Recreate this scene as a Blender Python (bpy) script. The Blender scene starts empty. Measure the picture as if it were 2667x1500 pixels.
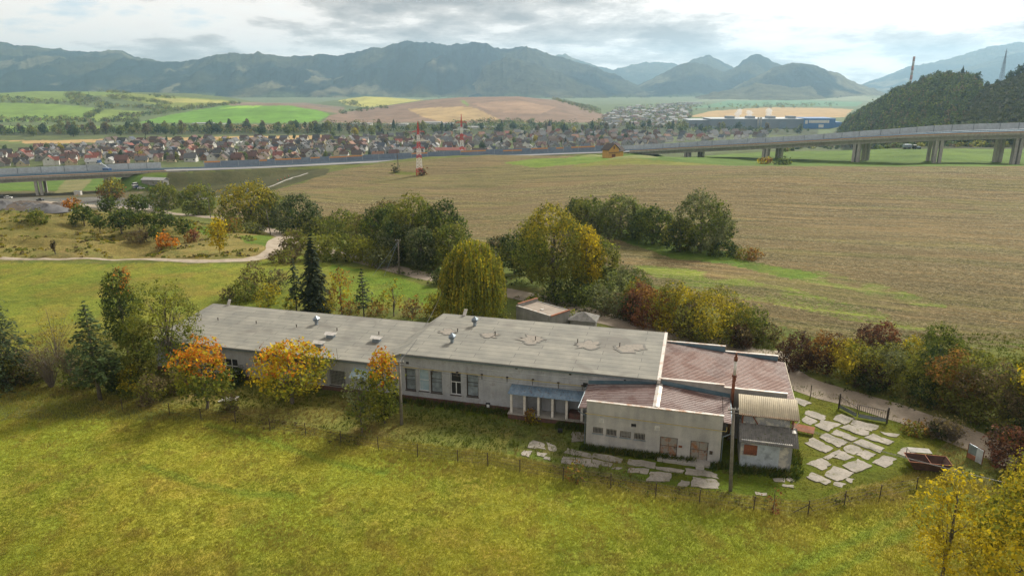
import bpy, math, random
import numpy as np
from mathutils import Vector, Matrix

random.seed(7)
RNG = np.random.default_rng(7)
S = bpy.context.scene
COL = S.collection
PI = math.pi

# ------------------------------------------------------------------ camera
F = 1852.0                       # focal length in photo pixels (photo 2667 wide)
PITCH = math.radians(16.1)
CZ = 37.0
cd = bpy.data.cameras.new('camera')
cam = bpy.data.objects.new('camera', cd)
COL.objects.link(cam)
cam.location = (0, 0, CZ)
cam.rotation_euler = (PI / 2 - PITCH, 0, 0)
cd.sensor_width = 36
cd.lens = 36 * F / 2667
cd.clip_start = 0.5
cd.clip_end = 60000
S.camera = cam
S.render.resolution_x, S.render.resolution_y = 1024, 575

# ------------------------------------------------------------------ light
SUN_EL, SUN_AZ = math.radians(38), math.radians(38)     # ahead and to the right, behind thin cloud
S.view_settings.view_transform = 'Standard'
S.view_settings.look = 'None'
S.view_settings.exposure = 0.52
S.view_settings.gamma = 1.0
ld = bpy.data.lights.new('sun', 'SUN')
ld.energy = 3.7
ld.angle = math.radians(13)
ld.color = (1.0, 0.93, 0.80)
sun = bpy.data.objects.new('sun', ld)
COL.objects.link(sun)
sdir = Vector((math.sin(SUN_AZ) * math.cos(SUN_EL), math.cos(SUN_AZ) * math.cos(SUN_EL), math.sin(SUN_EL)))
sun.rotation_euler = sdir.to_track_quat('Z', 'Y').to_euler()

W = bpy.data.worlds.new('World')
S.world = W
W.use_nodes = True
wt = W.node_tree
wt.nodes.clear()
def wn(t, **k):
    n = wt.nodes.new(t)
    for a, v in k.items():
        if a.startswith('i_'):
            n.inputs[int(a[2:])].default_value = v
        else:
            setattr(n, a, v)
    return n
def wl(a, b): wt.links.new(a, b)
def wmath(op, a, b=None, c=None, clamp=False):
    n = wn('ShaderNodeMath', operation=op, use_clamp=clamp)
    for i, v in enumerate((a, b, c)):
        if v is None: continue
        if isinstance(v, (int, float)): n.inputs[i].default_value = v
        else: wl(v, n.inputs[i])
    return n.outputs[0]
def wramp(fac, stops):
    n = wn('ShaderNodeValToRGB')
    while len(n.color_ramp.elements) < len(stops): n.color_ramp.elements.new(0.5)
    for e, (p, c) in zip(n.color_ramp.elements, stops):
        e.position = p
        e.color = c if len(c) == 4 else (*c, 1)
    wl(fac, n.inputs[0])
    return n.outputs[0]
tc = wn('ShaderNodeTexCoord')
sep = wn('ShaderNodeSeparateXYZ')
wl(tc.outputs['Generated'], sep.inputs[0])
sx, sy, sz = sep.outputs
zz = wmath('ADD', wmath('MAXIMUM', sz, 0.0), 0.2)
cx = wmath('DIVIDE', sx, zz)
cy = wmath('DIVIDE', sy, zz)
cmb = wn('ShaderNodeCombineXYZ')
wl(cx, cmb.inputs[0]); wl(cy, cmb.inputs[1]); cmb.inputs[2].default_value = 5.1
n1 = wn('ShaderNodeTexNoise'); n1.inputs['Scale'].default_value = 1.15
n1.inputs['Detail'].default_value = 8; n1.inputs['Roughness'].default_value = 0.58; n1.inputs['Distortion'].default_value = 0.25
wl(cmb.outputs[0], n1.inputs['Vector'])
n2 = wn('ShaderNodeTexNoise'); n2.inputs['Scale'].default_value = 3.6
n2.inputs['Detail'].default_value = 7; n2.inputs['Roughness'].default_value = 0.6
wl(cmb.outputs[0], n2.inputs['Vector'])
dens = wmath('ADD', wmath('MULTIPLY', n1.outputs[0], 0.68), wmath('MULTIPLY', n2.outputs[0], 0.32))
# thick cloud is grey from below, thin cloud is bright
cloudc = wramp(dens, [(0.34, (0.70, 0.76, 0.82)), (0.41, (1.00, 0.91, 0.83)), (0.475, (0.90, 0.82, 0.75)),
                      (0.525, (0.56, 0.51, 0.465)), (0.60, (0.30, 0.275, 0.26))])
# brighter where the veiled sun stands, and towards the zenith
dotn = wn('ShaderNodeVectorMath', operation='DOT_PRODUCT')
wl(tc.outputs['Generated'], dotn.inputs[0]); dotn.inputs[1].default_value = tuple(sdir)
glow = wmath('POWER', wmath('MAXIMUM', dotn.outputs['Value'], 0.0), 6.0)
gain = wmath('ADD', wmath('ADD', 0.90, wmath('MULTIPLY', glow, 0.26)), wmath('MULTIPLY', wmath('POWER', wmath('MAXIMUM', sz, 0.0), 1.0), -0.25))
vm = wn('ShaderNodeVectorMath', operation='SCALE')
wl(cloudc, vm.inputs[0]); wl(gain, vm.inputs['Scale'])
sky = wn('ShaderNodeTexSky', sky_type='NISHITA')
sky.sun_disc = False
sky.sun_elevation = SUN_EL
sky.sun_rotation = SUN_AZ
cover = wramp(dens, [(0.30, (0.55, 0.55, 0.55)), (0.46, (1, 1, 1))])
bg1 = wn('ShaderNodeBackground'); wl(sky.outputs[0], bg1.inputs[0]); bg1.inputs[1].default_value = 0.09
bg2 = wn('ShaderNodeBackground'); wl(vm.outputs[0], bg2.inputs[0]); bg2.inputs[1].default_value = 1.0
mx = wn('ShaderNodeMixShader')
wl(cover, mx.inputs[0]); wl(bg1.outputs[0], mx.inputs[1]); wl(bg2.outputs[0], mx.inputs[2])
wo = wn('ShaderNodeOutputWorld')
wl(mx.outputs[0], wo.inputs[0])

# ------------------------------------------------------------------ camera maths (places things on the ground)
CP, SP = math.cos(PITCH), math.sin(PITCH)
def ray(px, py):
    a = (px - 1333.5) / F; v = (750 - py) / F
    return a, CP + v * SP, -SP + v * CP
def zat(py, Y):
    _, dy, dz = ray(0, py)
    return CZ + Y * dz / dy
def at(px, py, Y):
    dx, dy, dz = ray(px, py)
    t = Y / dy
    return np.array([dx * t, Y, CZ + dz * t])
def proj(X, Y, Z):
    D = Y * CP - (Z - CZ) * SP
    D = np.maximum(D, 1e-3)
    return 1333.5 + F * X / D, 750 - F * (Y * SP + (Z - CZ) * CP) / D

# ------------------------------------------------------------------ numpy noise
_tab = RNG.random((8, 256, 256))
def vnoise(x, y, s=0):
    t = _tab[s % 8]
    xi = np.floor(x).astype(int); yi = np.floor(y).astype(int)
    fx = x - xi; fy = y - yi
    fx = fx * fx * (3 - 2 * fx); fy = fy * fy * (3 - 2 * fy)
    a = t[xi & 255, yi & 255]; b = t[(xi + 1) & 255, yi & 255]
    c = t[xi & 255, (yi + 1) & 255]; d = t[(xi + 1) & 255, (yi + 1) & 255]
    return a + (b - a) * fx + (c - a) * fy + (a - b - c + d) * fx * fy
def fbm(x, y, s=0, o=4, g=0.5):
    r = 0; w = 1; tot = 0
    for k in range(o):
        r = r + w * vnoise(x * 2 ** k + 17 * k, y * 2 ** k + 31 * k, s + k); tot += w; w *= g
    return r / tot
def ss(a, b, x):
    t = np.clip((x - a) / (b - a), 0, 1)
    return t * t * (3 - 2 * t)

# ------------------------------------------------------------------ terrain
# (px, py, Y): the ground seen at that pixel lies Y metres ahead
CTRL = [(-300,690,146),(0,680,149),(300,680,149),(650,680,149),(900,690,146),(0,640,160),(300,640,162),(-300,600,180),(0,600,180),(250,600,183),
 (420,612,176),(520,640,163),(600,665,152),(0,560,205),(-300,556,208),(250,566,200),(0,549,216),(160,549,216),(-300,545,218),(360,565,212),(480,585,200),
 (740,622,195),(680,600,225),(600,577,260),(470,556,320),(250,530,400),(0,530,418),(-300,530,418),(80,522,432),(720,650,166),
 (300,475,560),(100,472,615),(0,500,480),(-300,500,480),(600,505,425),(400,514,425),(830,470,445),(720,520,350),(750,560,270),(850,600,225),
 (900,500,370),(900,440,510),(1092,455,440),(1000,560,275),(1100,600,228),(1100,410,560),(1300,405,560),(1590,412,444),(1450,408,500),(1700,411,430),
 (1400,560,237),(1500,480,330),(1900,500,265),(1300,480,362),(1150,520,315),(1300,660,168),(1500,640,176),(1200,640,178),(1600,560,222),(1900,580,205),
 (2000,435,335),(2100,435,330),(2400,435,330),(2667,435,330),(3000,435,330),(2400,600,187),(2700,600,187),(2200,500,262),(2667,500,262),(3000,600,187),
 (2000,700,143),(2400,800,117),(2667,800,117),(3000,800,117),
 (2300,432,400),(2667,428,405),(3000,428,405),(1900,430,420),(2400,383,560),(1800,410,600),(1900,395,700),(2130,352,1120),(2300,391,610),(2667,385,565),(3000,385,565)]
_cp = []
for px, py, Y in CTRL:
    p = at(px, py, Y); _cp.append((p[0], Y, p[2]))
for u in (-0.85, -0.6, -0.35, -0.1, 0.15, 0.4, 0.65, 0.85):
    for Y in (52, 62, 75, 90, 108, 128): _cp.append((u * Y, Y, 0.0))
    for Y in (900, 1150, 1400): _cp.append((u * Y, Y, -48.0))
    if u < 0.3: _cp.append((u * Y, 720, -46.0) if False else (u * 720, 720, -44.0))
_cp = np.array(_cp)
def _q(X, Y):
    Yc = np.clip(Y, 50, 1400)
    return np.clip(X / Yc, -0.95, 0.95) * 1.5, np.log(Yc)
_qa, _qb = _q(_cp[:, 0], _cp[:, 1])
def _U(r2): return r2 * np.log(r2 + 1e-9)
_K = _U((_qa[:, None] - _qa[None]) ** 2 + (_qb[:, None] - _qb[None]) ** 2) + np.eye(len(_qa)) * 2e-3
_P = np.stack([np.ones_like(_qa), _qa, _qb], 1)
_A = np.block([[_K, _P], [_P.T, np.zeros((3, 3))]])
_w = np.linalg.solve(_A, np.concatenate([_cp[:, 2], [0, 0, 0]]))
def tps(X, Y):
    a, b = _q(X, Y)
    out = _w[-3] + _w[-2] * a + _w[-1] * b
    for i in range(len(_qa)):
        out = out + _w[i] * _U((a - _qa[i]) ** 2 + (b - _qb[i]) ** 2)
    return out

# far hills: crest profile (px, py), crest distance, foot distance, colour is set with the land cover
HILLS = [
 ([(-400,246),(0,243),(100,238),(300,240),(500,244),(600,255),(660,266),(760,280)], 2700, 1720, 500),
 ([(330,300),(420,298),(500,288),(600,275),(720,270),(800,275),(880,289),(960,300)], 2050, 1620, 450),
 ([(850,302),(950,284),(1100,262),(1200,254),(1350,252),(1450,262),(1530,283),(1600,302)], 2200, 1640, 500),
 ([(780,275),(870,262),(950,252),(1000,254),(1110,262),(1200,276)], 2950, 2500, 400),
 ([(2050,262),(2150,257),(2250,250),(2400,252)], 3900, 3300, 600),
]
WOODX = [2080, 2162, 2190, 2211, 2256, 2291, 2326, 2371, 2396, 2431, 2500, 2546, 2570, 2606, 2667, 2900, 3200]
WOODPY = [372, 354, 338, 303, 274, 253, 228, 215, 199, 190, 190, 210, 206, 190, 163, 120, 100]
WOODYC = [1150, 1110, 1095, 1070, 1030, 990, 960, 935, 920, 900, 870, 850, 840, 820, 800, 700, 640]
WOODYF = [1140, 1070, 980, 900, 760, 680, 615, 605, 600, 595, 582, 578, 575, 570, 560, 540, 520]
def pxflat(X, Y): return 1333.5 + F * X / (Y * CP + 40 * SP)
# motorway centre line: near edge points (px, py, Y) then offset back
MWAY = [(-420,486,420),(-200,476,432),(0,466,450),(220,456,470),(433,447,492),(560,443,512),(700,438,535),(900,428,565),(1100,418,585),(1300,409,590),(1480,402,572),(1640,396,548),
        (1767,388.5,520),(1990,377,472),(2200,365,434),(2420,354.5,408),(2667,347.5,398),(3000,340,395),(3300,334,400)]
MW = np.array([at(*m) for m in MWAY])
def _resample(P, step):
    P = np.asarray(P, float)
    # Catmull-Rom
    out = []
    for i in range(len(P) - 1):
        p0 = P[max(i - 1, 0)]; p1 = P[i]; p2 = P[i + 1]; p3 = P[min(i + 2, len(P) - 1)]
        n = max(2, int(np.linalg.norm(p2 - p1) / step))
        for k in range(n):
            t = k / n
            out.append(0.5 * (2 * p1 + (p2 - p0) * t + (2 * p0 - 5 * p1 + 4 * p2 - p3) * t * t + (3 * p1 - p0 - 3 * p2 + p3) * t ** 3))
    out.append(P[-1])
    return np.array(out)
MWR = _resample(MW, 6.0)
def _side(P):
    d = np.gradient(P[:, :2], axis=0)
    d /= np.linalg.norm(d, axis=1)[:, None] + 1e-9
    return np.stack([-d[:, 1], d[:, 0]], 1)            # left of travel = away from the camera here
MWN = _side(MWR)
MWW = 25.0
MWC = MWR.copy(); MWC[:, :2] += MWN * MWW / 2
_iA = int(np.argmin(np.abs(MWR[:, 0] - MW[4, 0]))); _iB = int(np.argmin(np.abs(MWR[:, 0] - MW[11, 0])))
def polydist(X, Y, P):
    """distance to polyline P and its height there"""
    best = np.full(X.shape, 1e9); bz = np.zeros(X.shape)
    for i in range(len(P) - 1):
        a = P[i]; b = P[i + 1]
        dx, dy = b[0] - a[0], b[1] - a[1]
        L2 = dx * dx + dy * dy + 1e-9
        t = np.clip(((X - a[0]) * dx + (Y - a[1]) * dy) / L2, 0, 1)
        d = np.hypot(X - a[0] - t * dx, Y - a[1] - t * dy)
        m = d < best
        best = np.where(m, d, best); bz = np.where(m, a[2] + t * (b[2] - a[2]), bz)
    return best, bz
def terrain(X, Y, fine=True):
    X = np.asarray(X, float); Y = np.asarray(Y, float)
    z = tps(X, Y)
    k = ss(48, 140, Y)
    z = z * np.where(Y < 120, ss(70, 125, Y) * 1.0, 1.0)
    z = z + (-48 - z) * ss(950, 1300, Y)
    px = pxflat(X, np.maximum(Y, 60))
    for cr, yc, yf, yb in HILLS:
        zc = np.interp(px, [c[0] for c in cr], [zat(c[1], yc) for c in cr], left=-48 if cr[0][0] > 0 else None, right=-48)
        h = np.maximum(zc + 48, 0)
        t = np.clip((Y - yf) / (yc - yf), 0, 1); tb = np.clip((Y - yc) / yb, 0, 1)
        sh = np.sin(t * PI / 2) ** 1.25 * (1 - tb * tb * (3 - 2 * tb))
        z = np.maximum(z, -48 + h * sh)
    yc = np.interp(px, WOODX, WOODYC); yf = np.interp(px, WOODX, WOODYF)
    zc = np.interp(px, WOODX, [zat(a, b) for a, b in zip(WOODPY, WOODYC)])
    t = np.clip((Y - yf) / np.maximum(yc - yf, 10), 0, 1); tb = np.clip((Y - yc) / 500, 0, 1)
    sh = (t * t * (3 - 2 * t) * 0.45 + 0.55 * np.sin(t * PI / 2)) * (1 - tb * tb * (3 - 2 * tb)) * ss(2080, 2140, px)
    zc = zc - 9                                        # the tree tops make the skyline
    z = z + np.maximum(zc - z, 0) * sh
    # motorway bed on the ground between the two viaducts
    mlo = max(_iA - 1, 0)
    seg = MWC[mlo:_iB + 2:3]
    near = (Y > 380) & (Y < 720) & (X > seg[0, 0] - 90) & (X < seg[-1, 0] + 90)
    if near.any():
        d, dz = polydist(X[near], Y[near], seg)
        inside = ss(13 + 22, 13.6, d)
        zn = z[near]
        z[near] = zn + (dz - 0.35 - zn) * inside
    if fine:
        amp = np.clip((Y - 20) / 60, 0.15, 1) * 0.25 + np.clip((Y - 120) / 400, 0, 2) * 0.6
        hum = ss(700, 400, px) * ss(146, 160, Y) * ss(240, 210, Y)        # hummocks on the dry pasture
        z = z + (fbm(X / 9, Y / 9, 1) - 0.5) * amp * 1.2 + hum * (fbm(X / 22, Y / 11, 3, 3) - 0.5) * 7.5
        flat = ss(60, 62, Y)
        z = z + (fbm(X / 1.3, Y / 1.3, 5, 2) - 0.5) * 0.12 * ss(260, 90, Y)
    return z
_ts = np.exp(np.linspace(math.log(28), math.log(14000), 1500))
def G(px, py, dz=0.0):
    """point where the view ray through a photo pixel meets the ground"""
    dx, dy, dzr = ray(px, py)
    t = _ts / dy
    X = dx * t; Y = dy * t; Z = CZ + dzr * t
    g = terrain(X, Y, True)
    m = np.nonzero(Z <= g)[0]
    i = m[0] if len(m) else len(t) - 1
    if i > 0:
        a = (Z[i - 1] - g[i - 1]) / max((Z[i - 1] - g[i - 1]) - (Z[i] - g[i]), 1e-6)
        x = X[i - 1] + (X[i] - X[i - 1]) * a; y = Y[i - 1] + (Y[i] - Y[i - 1]) * a
    else: x, y = X[0], Y[0]
    return np.array([x, y, float(terrain(np.array([x]), np.array([y]))[0]) + dz])
def gz(x, y): return float(terrain(np.array([float(x)]), np.array([float(y)]))[0])

# ------------------------------------------------------------------ object helpers
def tag(o, label=None, cat=None, group=None, kind=None):
    if label: o['label'] = label
    if cat: o['category'] = cat
    if group: o['group'] = group
    if kind: o['kind'] = kind
    return o
def empty(name, loc, rz=0.0, label=None, cat=None, group=None):
    o = bpy.data.objects.new(name, None)
    COL.objects.link(o); o.location = tuple(float(c) for c in loc); o.rotation_euler = (0, 0, rz)
    o.empty_display_size = 0.5
    return tag(o, label, cat, group)
def mesh_np(name, V, Fc, m, parent=None, col=None, smooth=False, loc=None, uv=None):
    """V (n,3), Fc (k,c) faces of equal size; m material or list; col (n,3) point colours"""
    me = bpy.data.meshes.new(name)
    V = np.ascontiguousarray(V, dtype=np.float32); Fc = np.ascontiguousarray(Fc, dtype=np.int32)
    me.vertices.add(len(V)); me.vertices.foreach_set('co', V.ravel())
    k, c = Fc.shape
    me.loops.add(k * c); me.loops.foreach_set('vertex_index', Fc.ravel())
    me.polygons.add(k)
    me.polygons.foreach_set('loop_start', np.arange(0, k * c, c, dtype=np.int32))
    me.polygons.foreach_set('loop_total', np.full(k, c, dtype=np.int32))
    if smooth: me.polygons.foreach_set('use_smooth', np.ones(k, dtype=bool))
    me.update(calc_edges=True)
    if col is not None:
        for an, cc in (col.items() if isinstance(col, dict) else [('Col', col)]):
            a = me.color_attributes.new(an, 'FLOAT_COLOR', 'POINT')
            cc = np.concatenate([cc, np.ones((len(cc), 1))], 1).astype(np.float32)
            a.data.foreach_set('color', cc.ravel())
    me.materials.append(m)
    o = bpy.data.objects.new(name, me); COL.objects.link(o)
    if parent: o.parent = parent
    if loc is not None: o.location = tuple(float(c) for c in loc)
    return o
class MB:
    def __init__(s): s.v = []; s.f = []
    def add(s, vs, fs):
        n = len(s.v); s.v += [tuple(float(c) for c in p) for p in vs]; s.f += [tuple(i + n for i in f) for f in fs]; return s
    def box(s, x0, x1, y0, y1, z0, z1):
        return s.add([(x0,y0,z0),(x1,y0,z0),(x1,y1,z0),(x0,y1,z0),(x0,y0,z1),(x1,y0,z1),(x1,y1,z1),(x0,y1,z1)],
              [(3,2,1,0),(4,5,6,7),(0,1,5,4),(1,2,6,5),(2,3,7,6),(3,0,4,7)])
    def hexa(s, b, t):
        return s.add(list(b) + list(t), [(3,2,1,0),(4,5,6,7),(0,1,5,4),(1,2,6,5),(2,3,7,6),(3,0,4,7)])
    def tube(s, p, q, r0, r1=None, n=8, cap=True):
        r1 = r0 if r1 is None else r1
        p = Vector(p); q = Vector(q); d = (q - p)
        if d.length < 1e-6: return s
        d.normalize(); a = d.orthogonal().normalized(); b = d.cross(a)
        vs = []
        for c, r in ((p, r0), (q, r1)):
            for k in range(n):
                t = 2 * PI * k / n
                vs.append(c + a * (r * math.cos(t)) + b * (r * math.sin(t)))
        fs = [(k, (k + 1) % n, n + (k + 1) % n, n + k) for k in range(n)]
        if cap: fs += [tuple(range(n))[::-1], tuple(range(n, 2 * n))]
        return s.add(vs, fs)
    def bar(s, p, q, w, h=None):
        """square bar from p to q"""
        h = h or w
        p = Vector(p); q = Vector(q); d = (q - p).normalized()
        u = Vector((0, 0, 1)) if abs(d.z) < 0.9 else Vector((1, 0, 0))
        a = d.cross(u).normalized() * (w / 2); b = a.cross(d).normalized() * (h / 2)
        return s.hexa([p - a - b, p + a - b, p + a + b, p - a + b], [q - a - b, q + a - b, q + a + b, q - a + b])
    def wire(s, pts, r):
        for a, b in zip(pts[:-1], pts[1:]): s.tube(a, b, r, n=4, cap=False)
        return s
    def build(s, name, m, parent=None, smooth=False, loc=None):
        me = bpy.data.meshes.new(name); me.from_pydata(s.v, [], s.f); me.update()
        me.materials.append(m)
        if smooth: me.polygons.foreach_set('use_smooth', np.ones(len(me.polygons), dtype=bool))
        o = bpy.data.objects.new(name, me); COL.objects.link(o)
        if parent: o.parent = parent
        if loc is not None: o.location = loc
        return o
def kids(o): return [c for c in bpy.data.objects if c.parent == o]
def copy_thing(root, chs, loc, rz=0, sc=None, label=None, cat=None, group=None):
    r = root.copy(); COL.objects.link(r); r.location = tuple(float(c) for c in loc); r.rotation_euler = (0, 0, rz)
    if sc is not None: r.scale = sc if isinstance(sc, tuple) else (sc, sc, sc)
    tag(r, label, cat, group)
    for c, subs in chs:
        k = c.copy(); COL.objects.link(k); k.parent = r
        for g in subs:
            h = g.copy(); COL.objects.link(h); h.parent = k
    return r
def sag(p, q, drop, n=10):
    p = np.array(p, float); q = np.array(q, float)
    return [tuple(p + (q - p) * t - np.array([0, 0, drop * 4 * t * (1 - t)])) for t in np.linspace(0, 1, n)]

# ------------------------------------------------------------------ materials
def newmat(name):
    m = bpy.data.materials.new(name); m.use_nodes = True
    nt = m.node_tree
    return m, nt, nt.nodes['Principled BSDF']
def nd(nt, t, **k):
    n = nt.nodes.new(t)
    for a, v in k.items(): setattr(n, a, v)
    return n
def noise(nt, scale, detail=4, rough=0.55, vec=None, dist=0.0):
    n = nd(nt, 'ShaderNodeTexNoise'); n.inputs['Scale'].default_value = scale
    n.inputs['Detail'].default_value = detail; n.inputs['Roughness'].default_value = rough
    n.inputs['Distortion'].default_value = dist
    if vec is not None: nt.links.new(vec, n.inputs['Vector'])
    return n.outputs[0]
def ramp(nt, fac, stops):
    n = nd(nt, 'ShaderNodeValToRGB')
    while len(n.color_ramp.elements) < len(stops): n.color_ramp.elements.new(0.5)
    for e, (p, c) in zip(n.color_ramp.elements, stops):
        e.position = p
        e.color = (c, c, c, 1) if isinstance(c, (int, float)) else (*c[:3], 1)
    nt.links.new(fac, n.inputs[0])
    return n.outputs[0]
def mixc(nt, fac, a, b, mode='MIX'):
    n = nd(nt, 'ShaderNodeMix', data_type='RGBA', blend_type=mode)
    for sck, v in ((0, fac), (6, a), (7, b)):
        if isinstance(v, (int, float)): n.inputs[sck].default_value = v
        elif isinstance(v, tuple): n.inputs[sck].default_value = (*v[:3], 1)
        else: nt.links.new(v, n.inputs[sck])
    return n.outputs[2]
def mth(nt, op, a, b=None, clamp=False):
    n = nd(nt, 'ShaderNodeMath', operation=op, use_clamp=clamp)
    for i, v in enumerate((a, b)):
        if v is None: continue
        if isinstance(v, (int, float)): n.inputs[i].default_value = v
        else: nt.links.new(v, n.inputs[i])
    return n.outputs[0]
def bump(nt, bs, h, strength=0.3, dist=0.05):
    b = nd(nt, 'ShaderNodeBump'); b.inputs['Strength'].default_value = strength; b.inputs['Distance'].default_value = dist
    nt.links.new(h, b.inputs['Height']); nt.links.new(b.outputs[0], bs.inputs['Normal'])
def objv(nt, sx=1, sy=1, sz=1):
    t = nd(nt, 'ShaderNodeTexCoord'); mp = nd(nt, 'ShaderNodeMapping')
    mp.inputs['Scale'].default_value = (sx, sy, sz)
    nt.links.new(t.outputs['Object'], mp.inputs[0])
    return mp.outputs[0]
def worn(name, base, alt, scale=1.5, lo=0.42, hi=0.66, rough=0.85, metal=0.0, bmp=0.25, streak=None, fine=18.0, third=None):
    """a weathered surface: base colour, blotches of alt, fine grain"""
    m, nt, bs = newmat(name)
    v = objv(nt)
    f = ramp(nt, noise(nt, scale, 6, 0.62, v), [(lo, 0.0), (hi, 1.0)])
    c = mixc(nt, f, base, alt)
    if third:
        c = mixc(nt, ramp(nt, noise(nt, scale * 2.7, 5, 0.65, v, 0.4), [(0.56, 0.0), (0.66, 1.0)]), c, third)
    if streak:
        sv = objv(nt, *streak)
        c = mixc(nt, 0.55, c, mixc(nt, 1.0, c, ramp(nt, noise(nt, 1.0, 5, 0.6, sv), [(0.3, 0.55), (0.7, 1.15)]), 'MULTIPLY'))
    g = noise(nt, fine, 4, 0.7, v)
    c = mixc(nt, 1.0, c, ramp(nt, g, [(0.3, 0.78), (0.7, 1.18)]), 'MULTIPLY')
    nt.links.new(c, bs.inputs['Base Color'])
    bs.inputs['Roughness'].default_value = rough; bs.inputs['Metallic'].default_value = metal
    if bmp: bump(nt, bs, g, bmp, 0.03)
    return m
def plain(name, c, rough=0.7, metal=0.0, var=0.18, scale=3.0):
    m, nt, bs = newmat(name)
    g = noise(nt, scale, 4, 0.6, objv(nt))
    nt.links.new(mixc(nt, 1.0, c, ramp(nt, g, [(0.3, 1 - var), (0.7, 1 + var)]), 'MULTIPLY'), bs.inputs['Base Color'])
    bs.inputs['Roughness'].default_value = rough; bs.inputs['Metallic'].default_value = metal
    return m
def leafmat(name, trans=0.45, hue=0.0):
    """colours ride on the leaf faces; some light passes through"""
    m, nt, bs = newmat(name)
    a = nd(nt, 'ShaderNodeAttribute', attribute_name='Col')
    nt.links.new(a.outputs[0], bs.inputs['Base Color']); bs.inputs['Roughness'].default_value = 0.75
    bs.inputs['Specular IOR Level'].default_value = 0.15
    tr = nd(nt, 'ShaderNodeBsdfTranslucent'); nt.links.new(mixc(nt, 1.0, a.outputs[0], (1.1, 1.1, 0.7), 'MULTIPLY'), tr.inputs[0])
    mxs = nd(nt, 'ShaderNodeMixShader'); mxs.inputs[0].default_value = trans
    nt.links.new(bs.outputs[0], mxs.inputs[1]); nt.links.new(tr.outputs[0], mxs.inputs[2])
    nt.links.new(mxs.outputs[0], nt.nodes['Material Output'].inputs[0])
    return m
LEAF = leafmat('leaf'); NEEDLE = leafmat('needle', 0.15); GRASS = leafmat('grass_blade', 0.35)
BARK = worn('bark', (0.10, 0.085, 0.065), (0.17, 0.15, 0.12), 3.0)
BIRCHBARK = worn('birch_bark', (0.5, 0.48, 0.44), (0.08, 0.07, 0.06), 4.0, 0.52, 0.6)
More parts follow.
